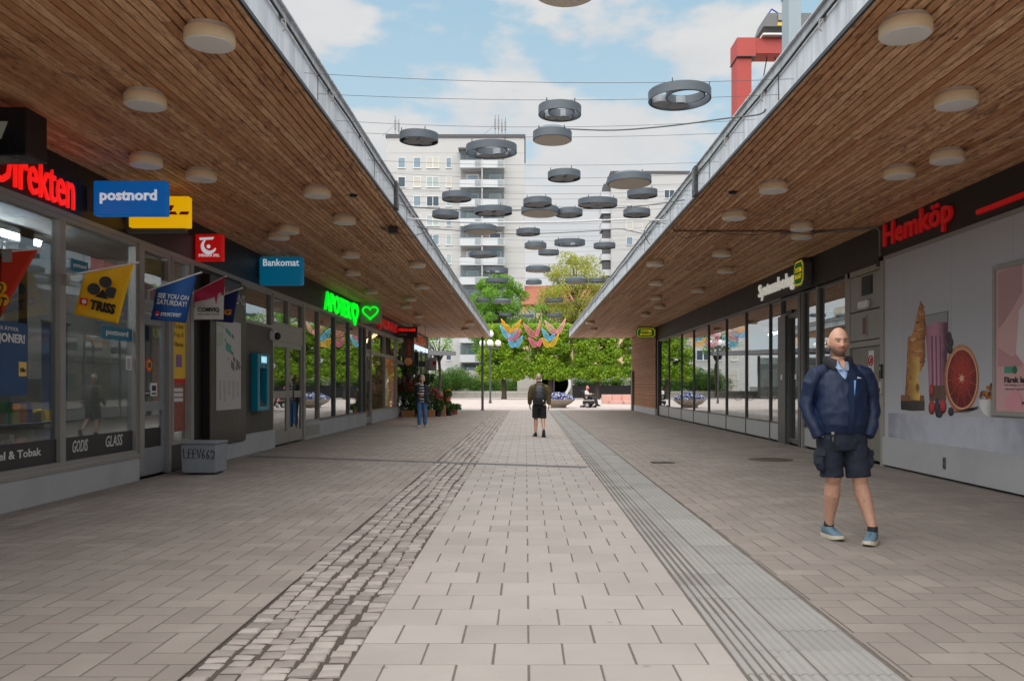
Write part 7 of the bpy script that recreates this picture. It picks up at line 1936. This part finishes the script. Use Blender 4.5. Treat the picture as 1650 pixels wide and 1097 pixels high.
b = B(); b.v += [(-.017, -.118, 1.486), (-.046, -.084, 1.558), (-.017, -.072, 1.585), (.012, -.084, 1.558)]; b.face([0, 3, 2, 1]); part(t, "neck_opening", b, SKIN)
tint(ALL[-1].data, lambda p: np.array(SK))
# front flap, zip pocket, logo
def surf(x, z):  # front of the jacket
    k = [(0.945, .147), (1.03, .179), (1.12, .183), (1.24, .166), (1.36, .135), (1.45, .104), (1.5, .080)]; r = np.interp(z, [a for a, _ in k], [c for _, c in k]); w = np.interp(z, [.945, 1.03, 1.24, 1.36, 1.45], [.196, .222, .218, .222, .208])
    return -r * math.sqrt(max(0.02, 1 - (x / w) ** 2)) - 0.004
b = B()
zz = np.linspace(.955, 1.41, 16)
for z in zz:
    x0 = 0.006 + (z - 1.2) * 0.06
    b.v += [(x0, surf(x0, z) - .016, z), (x0 + .040, surf(x0 + .040, z) - .015, z), (x0 + .048, surf(x0 + .048, z) + .004, z), (x0 - .006, surf(x0 - .006, z) + .004, z)]
for i in range(len(zz) - 1):
    for k in range(4): b.face([i * 4 + k, i * 4 + (k + 1) % 4, i * 4 + 4 + (k + 1) % 4, i * 4 + 4 + k], 0, True)
b.face([3, 2, 1, 0]); b.face([len(b.v) - 4 + k for k in range(4)])
part(t, "front_flap", b, JB)
b = B()
zz = np.linspace(1.27, 1.40, 8)
for z0, z1 in zip(zz[:-1], zz[1:]):
    f = lambda z: 0.048 + (z - 1.27) * 0.12
    w = lambda z: 0.004 + 0.005 * (z - 1.27) / .13
    n0 = len(b.v); b.v += [(f(z0), surf(f(z0), z0) - .010, z0), (f(z0) + 2 * w(z0), surf(f(z0), z0) - .009, z0), (f(z1) + 2 * w(z1), surf(f(z1), z1) - .009, z1), (f(z1), surf(f(z1), z1) - .010, z1)]; b.face([n0, n0 + 1, n0 + 2, n0 + 3])
part(t, "zip_pocket", b, M("sky_blue_zip", lin(110, 170, 226), 0.5))
b = B()
for i in range(4): 
    x = .098 + i * .011; b.box(x, surf(x, 1.425) - .018, 1.415 + .001 * i, x + .007, surf(x, 1.425) - .012, 1.430 - .003 * i)
part(t, "logo", b, INKW)
# shorts with cargo pockets
SHN = fabric("navy_cotton", lin(26, 33, 48), 0.85, 0.12)
b = B()
b.tube([(0, .0, 1.0), (0, .0, .93), (.005, .0, .86), (.01, .0, .80)], [(.185, .138), (.196, .146), (.205, .150), (.200, .140)], 26)
b.tube([(-.098, .005, .90), (-.094, .008, .80), (-.088, .005, .70), (-.082, .0, .62), (-.080, .0, .562)], [(.112, .125), (.106, .118), (.100, .108), (.095, .102), (.094, .100)], 22)
b.tube([(.104, .0, .90), (.112, -.015, .80), (.122, -.03, .70), (.130, -.045, .62), (.134, -.05, .562)], [(.112, .125), (.106, .118), (.102, .110), (.100, .104), (.099, .102)], 22)
for sg, cx in ((-1, -.172), (1, .208)):
    b.tube([(cx, .0, .80), (cx + sg * .022, -.005, .75), (cx + sg * .026, -.01, .68), (cx + sg * .002, -.01, .62)], [(.030, .075), (.034, .085), (.034, .085), (.022, .07)], 14)
part(t, "shorts", b, SHN, 0.0075, 1, (0.011, (9, 7, 8)), 9.2)
for sg, cx in ((-1, -.200), (1, .240)):
    b = B(); b.prism([(cx - sg * .035, -.088, .800), (cx + sg * .012, -.06, .795), (cx + sg * .022, -.06, .750), (cx - sg * .028, -.100, .748)], (sg * .004, -.010, 0)); part(t, "pocket_flap", b, SHN)
b = B(); b.box(-.142, -.158, .862, -.120, -.142, .925); b.box(-.136, -.160, .925, -.126, -.146, .945); part(t, "key_fob", b, BLACK)
b = B(); b.box(-.138, -.162, .935, -.118, -.148, .958); b.box(-.130, -.1595, .88, -.126, -.1575, .915); part(t, "key_ring", b, ALU)
# trainers
SHT = fabric("teal_mesh_fabric", lin(92, 118, 134), 0.8, 0.15, 200); SOLE = M("cream_sole", lin(196, 186, 168), 0.7, 0.1, 20)
for nm, ank, d in (("l", (-.062, .125), (0.18, -1)), ("r", (.214, -.150), (-0.55, -0.85))):
    bu, bs = B(), B(); M4 = footM(ank, d); shoe_into(bu, bs, M4, 1.04, 0.036)
    o = part(t, "shoe", bu, SHT, 0.005, 2)
    addobj("sole", bs.mesh("sole", SOLE), o)
    bl_ = B()
    for k in range(4):
        y = -0.04 - k * 0.028; z = .108 - k * 0.012
        bl_.tube([M4 @ Vector((-.030, y, z - .012)), M4 @ Vector((0, y - .004, z + .008)), M4 @ Vector((.030, y, z - .012))], 0.004, 5)
    addobj("lace", bl_.mesh("lace", M("dark_lace", lin(60, 84, 104), 0.7)), o)
    bk = B(); c0 = Vector((ank[0], ank[1], 0.125)); bk.tube([c0 + Vector((0, -.004, -.02)), c0 + Vector((0, -.004, .022))], [(.043, .048), (.040, .045)], 16); part(t, "sock", bk, NV)

# ---------------- man walking away with a backpack
DW = 22.5
t = person("man walking away in olive jacket and black shorts with a black backpack", ((869 - VX) / F * DW, DW, 0), math.pi)
b = B(); HC = Vector((0.02, -0.02, 1.575)); head_into(b, HC, 0.15, 0.18, 0.97)
b.tube([(0, .03, 1.34), (.008, .01, 1.42), (.014, .0, 1.50)], [(.07, .065), (.058, .06), (.052, .056)], 14)
b.tube([(0, .02, .86), (0, .01, 1.1), (0, .02, 1.36)], [(.15, .11), (.16, .11), (.13, .08)], 16)
b.tube([(.09, .0, .86), (.092, -.03, .68), (.092, -.05, .49), (.094, -.03, .38), (.098, .0, .22), (.10, .02, .10), (.10, .03, .05)], [(.09, .09), (.078, .08), (.055, .058), (.058, .062), (.044, .048), (.034, .038), (.034, .04)], 14)
b.tube([(-.09, .02, .86), (-.092, .03, .68), (-.095, .02, .50), (-.10, .12, .42), (-.105, .23, .32), (-.108, .31, .23), (-.108, .345, .18)], [(.09, .09), (.078, .08), (.055, .058), (.058, .062), (.044, .046), (.034, .036), (.034, .036)], 14)
for sg, y in ((1, -.10), (-1, .06)):
    b.tube([(sg * .19, .02, 1.32), (sg * .245, .02, 1.08), (sg * .255, y, .86)], [.05, .042, .027], 12)
    hand_into(b, (sg * .257, y * 1.05, .835), (-sg * .05, y * .8, -1), (-sg, 0, 0), 0.97, 0.55, sg)
me = remesh(b, 0.008, 2, 0.4); me.materials.clear(); me.materials.append(SKIN); me.name = "body"
Rw = Matrix.Rotation(0.15, 3, 'Z') @ Matrix.Rotation(0.18, 3, 'X'); Rwi = Rw.transposed()
def tint_w(p):
    q = Rwi @ (Vector(p) - HC); c = np.array(SK)
    if p.z > 1.46 and (q.y > -.045 and q.z > -.055 + 0.4 * max(0, -q.y)) : c = c * 0.35 + np.array(lin(150, 140, 134)) * 0.65
    return c
tint(me, tint_w); addobj("body", me, t)
OLV = fabric("olive_fabric", lin(84, 72, 38), 0.8, 0.14); BKF = fabric("black_cotton", (0.012, 0.012, 0.014), 0.85); PCK = M("black_nylon", lin(46, 46, 54), 0.55, 0.2, 14, 0.2)
b = B()
b.tube([(0, .0, .86), (0, .0, .95), (0, -.005, 1.1), (0, .0, 1.25), (0, .015, 1.34), (0, .02, 1.40), (.004, .015, 1.445)], [(.165, .125), (.180, .135), (.188, .135), (.198, .130), (.180, .110), (.11, .085), (.07, .07)], 22)
for sg, y in ((1, -.09), (-1, .05)): b.tube([(sg * .13, .015, 1.345), (sg * .19, .018, 1.31), (sg * .235, .02, 1.19), (sg * .25, .01, 1.06), (sg * .256, y * .6, .95), (sg * .257, y, .865)], [.068, .075, .070, .064, .056, .046], 14)
part(t, "jacket", b, OLV, 0.010, 3, (0.010, (7, 7, 12)), 5.0)
b = B(); b.tube([(.004, .015, 1.41), (.010, .008, 1.475)], [(.078, .076), (.068, .07)], 18); part(t, "collar", b, BKF)
b = B(); b.tube([(0, .0, .93), (0, .0, .80), (0, .01, .74)], [(.165, .125), (.182, .140), (.178, .13)], 20)
b.tube([(.092, .0, .82), (.095, -.015, .66), (.096, -.035, .50)], [(.10, .115), (.096, .105), (.095, .10)], 18); b.tube([(-.092, .01, .82), (-.095, .025, .66), (-.097, .03, .49)], [(.10, .115), (.096, .105), (.095, .10)], 18)
part(t, "shorts", b, BKF, 0.010, 2, (0.007, (8, 8, 13)), 2.0)
b = B(); b.box(.150, -.03, .50, .152, .03, .51)
b = B(); b.tube([(0, .15, .90), (0, .20, .94), (0, .215, 1.05), (0, .20, 1.2), (0, .175, 1.31), (0, .15, 1.36)], [(.13, .06), (.155, .085), (.155, .09), (.14, .08), (.115, .06), (.07, .03)], 20); bp_ = part(t, "backpack", b, PCK, 0.010, 2, (0.008, (7, 7, 9)), 8.0)
b = B(); b.tube([(0, .275, .93), (0, .285, .99), (0, .275, 1.055)], [(.125, .02), (.135, .028), (.125, .02)], 16); addobj("front_pocket", b.mesh("front_pocket", BKF), bp_)
b = B(); b.ball((-.10, .312, .96), (.018, .006, .018), 10); addobj("badge", b.mesh("badge", INKW), bp_)
for sg in (-1, 1):
    b = B(); b.tube([(sg * .07, .16, 1.33), (sg * .10, .10, 1.405), (sg * .115, .02, 1.405), (sg * .12, -.09, 1.33), (sg * .125, -.135, 1.15), (sg * .15, -.05, 1.0), (sg * .15, .12, .96)], [(.022, .010)] * 7, 8, ref=(0, 0, 1)); addobj("strap", b.mesh("strap", BKF), bp_)
bu, bs = B(), B(); shoe_into(bu, bs, footM((.10, .03), (0.12, -1)), 0.98, 0.026); o = part(t, "shoe", bu, BKF, 0.006, 1); addobj("sole", bs.mesh("sole", M("dark_sole", (0.035, 0.035, 0.035), 0.8)), o)
bu, bs = B(), B(); M4 = Matrix.Translation(Vector((-.108, .375, .145))) @ Matrix.Rotation(1.15, 4, 'X') @ Matrix.Translation(Vector((0, 0, -0.09)))
shoe_into(bu, bs, M4, 0.98, 0.026); o = part(t, "shoe", bu, BKF, 0.006, 1); addobj("sole", bs.mesh("sole", MC["dark_sole"]), o)

# ---------------- woman walking beside the flower stall
DF = 28.0
t = person("grey-haired woman in dark open jacket, striped top and blue jeans walking beside flowers", ((680 - VX) / F * DF, DF, 0), 0.05)
b = B(); HC = Vector((0, -.015, 1.60)); head_into(b, HC, 0.0, 0.08, 0.94)
b.tube([(0, .03, 1.34), (0, .015, 1.43), (0, .005, 1.52)], [(.06, .055), (.048, .05), (.046, .05)], 14); b.tube([(0, .01, .86), (0, .0, 1.1), (0, .01, 1.36)], [(.15, .11), (.135, .10), (.12, .075)], 16)
b.tube([(-.085, 0, .86), (-.08, -.03, .48), (-.085, -.02, .06)], [.08, .055, .034], 12); b.tube([(.085, 0, .86), (.09, .03, .48), (.095, .09, .07)], [.08, .055, .034], 12)
b.tube([(-.175, .01, 1.33), (-.225, .02, 1.10), (-.10, -.17, 1.10)], [.042, .038, .025], 12); hand_into(b, (-.09, -.18, 1.10), (.8, -.3, .2), (0, 0, -1), .9, .6, 1)
b.tube([(.175, .01, 1.33), (.225, .02, 1.10), (.03, -.17, 1.06)], [.042, .038, .025], 12); hand_into(b, (.02, -.18, 1.06), (-.85, -.25, .1), (0, .3, 1), .9, .5, 1)
me = remesh(b, 0.008, 2, 0.4); me.materials.clear(); me.materials.append(SKIN); me.name = "body"; tint(me, lambda p: np.array(SK) * 1.05); addobj("body", me, t)
HAIR = M("grey_blond_hair", lin(176, 160, 138), 0.7, 0.3, 40, 0.4)
b = B(); b.ball((0, .028, 1.635), (.088, .095, .105), 18); b.ball((-.062, .03, 1.585), (.034, .062, .085), 14); b.ball((.062, .03, 1.585), (.034, .062, .085), 14); b.ball((0, .075, 1.57), (.075, .05, .09), 14); b.ball((0, -.045, 1.69), (.062, .045, .035), 14)
part(t, "hair", b, HAIR, 0.009, 2, (0.006, (30, 30, 12)), 1.0)
def stripe_mat():
    m, t_, bb, o = newmat("striped_knit"); v = N(t_, 'ShaderNodeTexCoord').outputs['Object']
    z = N(t_, 'ShaderNodeSeparateXYZ', {0: v}).outputs[2]
    w = N(t_, 'ShaderNodeMath', {0: N(t_, 'ShaderNodeMath', {0: z, 1: 11.0}, operation='MULTIPLY').outputs[0]}, operation='FRACT').outputs[0]
    k = N(t_, 'ShaderNodeMath', {0: w, 1: 0.35}, operation='LESS_THAN').outputs[0]
    t_.links.new(mixc(t_, k, (0.02, 0.022, 0.035), (0.55, 0.53, 0.52)), bb.inputs['Base Color']); bb.inputs['Roughness'].default_value = 0.85; return m
b = B(); b.tube([(0, .0, .82), (0, -.01, 1.0), (0, -.015, 1.2), (0, .0, 1.33), (0, .01, 1.40)], [(.155, .115), (.15, .118), (.15, .115), (.13, .09), (.06, .06)], 20); part(t, "striped_top", b, stripe_mat(), 0.010, 2)
DKJ = fabric("ink_jacket", (0.012, 0.014, 0.026), 0.8)
b = B()
for sg in (-1, 1):
    b.tube([(sg * .085, .02, 1.395), (sg * .115, .01, 1.33), (sg * .125, .0, 1.15), (sg * .135, .0, .95), (sg * .14, .005, .80)], [(.05, .06), (.085, .11), (.085, .125), (.09, .13), (.092, .13)], 18)
b.tube([(0, .06, 1.38), (0, .07, 1.2), (0, .08, .95), (0, .08, .80)], [(.12, .05), (.17, .07), (.18, .07), (.18, .07)], 18)
for sg, hz in ((-1, 1.10), (1, 1.06)): b.tube([(sg * .12, .015, 1.36), (sg * .18, .015, 1.32), (sg * .215, .02, 1.20), (sg * .228, .01, 1.09), (sg * .16, -.10, hz), (sg * (.12 if sg < 0 else .06), -.155, hz)], [.055, .062, .058, .054, .046, .040], 14)
part(t, "jacket", b, DKJ, 0.010, 2, (0.008, (8, 8, 12)), 4.0)
JEAN = fabric("blue_denim", lin(62, 98, 142), 0.85, 0.2)
b = B(); b.tube([(0, .01, .92), (0, .01, .80)], [(.15, .115), (.165, .125)], 18); b.tube([(-.085, .0, .84), (-.085, -.02, .65), (-.082, -.035, .46), (-.085, -.03, .25), (-.087, -.025, .085)], [(.092, .10), (.082, .088), (.068, .072), (.066, .07), (.066, .072)], 16)
b.tube([(.085, .0, .84), (.09, .02, .65), (.092, .03, .46), (.094, .07, .25), (.096, .095, .095)], [(.092, .10), (.082, .088), (.068, .072), (.066, .07), (.066, .072)], 16); part(t, "jeans", b, JEAN, 0.010, 2, (0.008, (8, 8, 11)), 6.0)
for ank, d in (((-.087, -.02), (-.12, -1)), ((.096, .09), (.15, -1))):
    bu, bs = B(), B(); shoe_into(bu, bs, footM(ank, d), 0.9, 0.028); o = part(t, "shoe", bu, M("black_white_shoe", (0.09, 0.09, 0.10), 0.6, 0.8, 30), 0.006, 1); addobj("sole", bs.mesh("sole", M("white_sole", (0.6, 0.6, 0.6), 0.6)), o)

# ---------------- person in the power wheelchair
DC = 52.5
CX = (949 - VX) / F * DC
wc = thing("power_wheelchair", "black power wheelchair with grey wheels on the plaza", "wheelchair", (CX, DC, 0), None, math.radians(68)); ORIG[wc.name] = Vector((0, 0, 0))
# local: the chair faces -Y
WB = M("wheelchair_black", (0.018, 0.018, 0.02), 0.5, 0.2, 8)
B().box(-.26, -.22, .48, .26, .26, .58).build("seat", WB, wc, 0.03)
b = B(); b.prism([(-.24, .22, .58), (-.24, .32, 1.10), (-.24, .40, 1.08), (-.24, .32, .56)], (.48, 0, 0)); b.build("backrest", WB, wc, 0.03)
B().box(-.22, -.30, .20, .22, .36, .44).build("base", WB, wc, 0.04)
for sg in (-1, 1):
    b = B(); b.tube([(sg * .24, .02, .17), (sg * .33, .02, .17)], .17, 22); w = b.build("drive_wheel", BLACK, wc); b = B(); b.tube([(sg * .30, .02, .17), (sg * .335, .02, .17)], .11, 18); addobj("rim", b.mesh("rim", M("grey_rim", lin(170, 170, 168), 0.4)), w)
    for y in (-.34, .42): b = B(); b.tube([(sg * .22, y, .085), (sg * .28, y, .085)], .085, 16); w2 = b.build("caster", BLACK, wc); b = B(); b.tube([(sg * .26, y, .085), (sg * .284, y, .085)], .045, 12); addobj("rim", b.mesh("rim", MC["grey_rim"]), w2)
    b = B(); b.bar((sg * .27, .28, .58), (sg * .27, .26, .78), .02, 0, 8); b.box(sg * .27 - .04, -.15, .76, sg * .27 + .04, .26, .80); b.build("armrest", WB, wc)
b = B(); b.box(.24, -.22, .80, .31, -.14, .84); b.bar((.275, -.18, .84), (.275, -.18, .91), .012, 0, 6); b.build("joystick", BLACK, wc)
b = B(); b.bar((-.1, -.3, .4), (-.1, -.56, .14), .02, 0, 6); b.bar((.1, -.3, .4), (.1, -.56, .14), .02, 0, 6); b.box(-.2, -.72, .10, .2, -.48, .13); b.build("footrest", STEEL_D, wc)
b = B(); b.bar((-.24, .36, 1.05), (-.24, .50, 1.07), .015, 0, 6); b.bar((.24, .36, 1.05), (.24, .50, 1.07), .015, 0, 6); b.build("push_handle", STEEL_D, wc)
t = person("person in a pale beige jumper seated in the black power wheelchair", (CX, DC, 0), math.radians(68))
b = B(); HC = Vector((0, .10, 1.25)); head_into(b, HC, -0.1, 0.1, 0.97)
b.tube([(0, .17, 1.02), (0, .14, 1.10), (0, .12, 1.18)], [(.06, .06), (.055, .058), (.05, .055)], 14); b.tube([(0, .10, .60), (0, .15, .85), (0, .17, 1.03)], [(.15, .12), (.15, .11), (.12, .08)], 16)
for sg in (-1, 1):
    b.tube([(sg * .09, .08, .66), (sg * .11, -.34, .66), (sg * .10, -.50, .20)], [.085, .058, .036], 12)
    b.tube([(sg * .18, .16, 1.0), (sg * .25, .10, .82), (sg * .25, -.12, .85)], [.045, .040, .026], 12); hand_into(b, (sg * .25, -.13, .855), (0, -1, .05), (0, 0, -1), .95, .6, sg)
me = remesh(b, 0.010, 2, 0.4); me.materials.clear(); me.materials.append(SKIN); me.name = "body"; tint(me, lambda p: np.array(lin(214, 140, 128))); addobj("body", me, t)
BEIGE = fabric("pale_knit", lin(206, 196, 184), 0.9)
b = B(); b.tube([(0, .10, .58), (0, .10, .70), (0, .13, .88), (0, .165, 1.0), (0, .17, 1.06)], [(.19, .16), (.20, .17), (.19, .15), (.16, .11), (.07, .07)], 20)
for sg in (-1, 1): b.tube([(sg * .12, .165, 1.0), (sg * .19, .15, .96), (sg * .245, .11, .83), (sg * .25, .0, .84), (sg * .25, -.10, .85)], [.065, .068, .060, .052, .042], 14)
part(t, "jumper", b, BEIGE, 0.011, 2, (0.008, (7, 7, 10)), 3.0)
TRS = fabric("dark_trousers", (0.03, 0.03, 0.035), 0.85)
b = B()
for sg in (-1, 1): b.tube([(sg * .085, .14, .66), (sg * .11, -.15, .67), (sg * .115, -.36, .66), (sg * .11, -.44, .50), (sg * .10, -.52, .20)], [.10, .098, .078, .072, .066], 14)
part(t, "trousers", b, TRS, 0.011, 2)
for sg in (-1, 1):
    bu, bs = B(), B(); shoe_into(bu, bs, footM((sg * .10, -.52), (0, -1), 0, .13), .95, .026); o = part(t, "shoe", bu, BKF, 0.007, 1); addobj("sole", bs.mesh("sole", MC["dark_sole"]), o)
bpy.data.scenes.remove(TS)
S.view_layers[0].update()
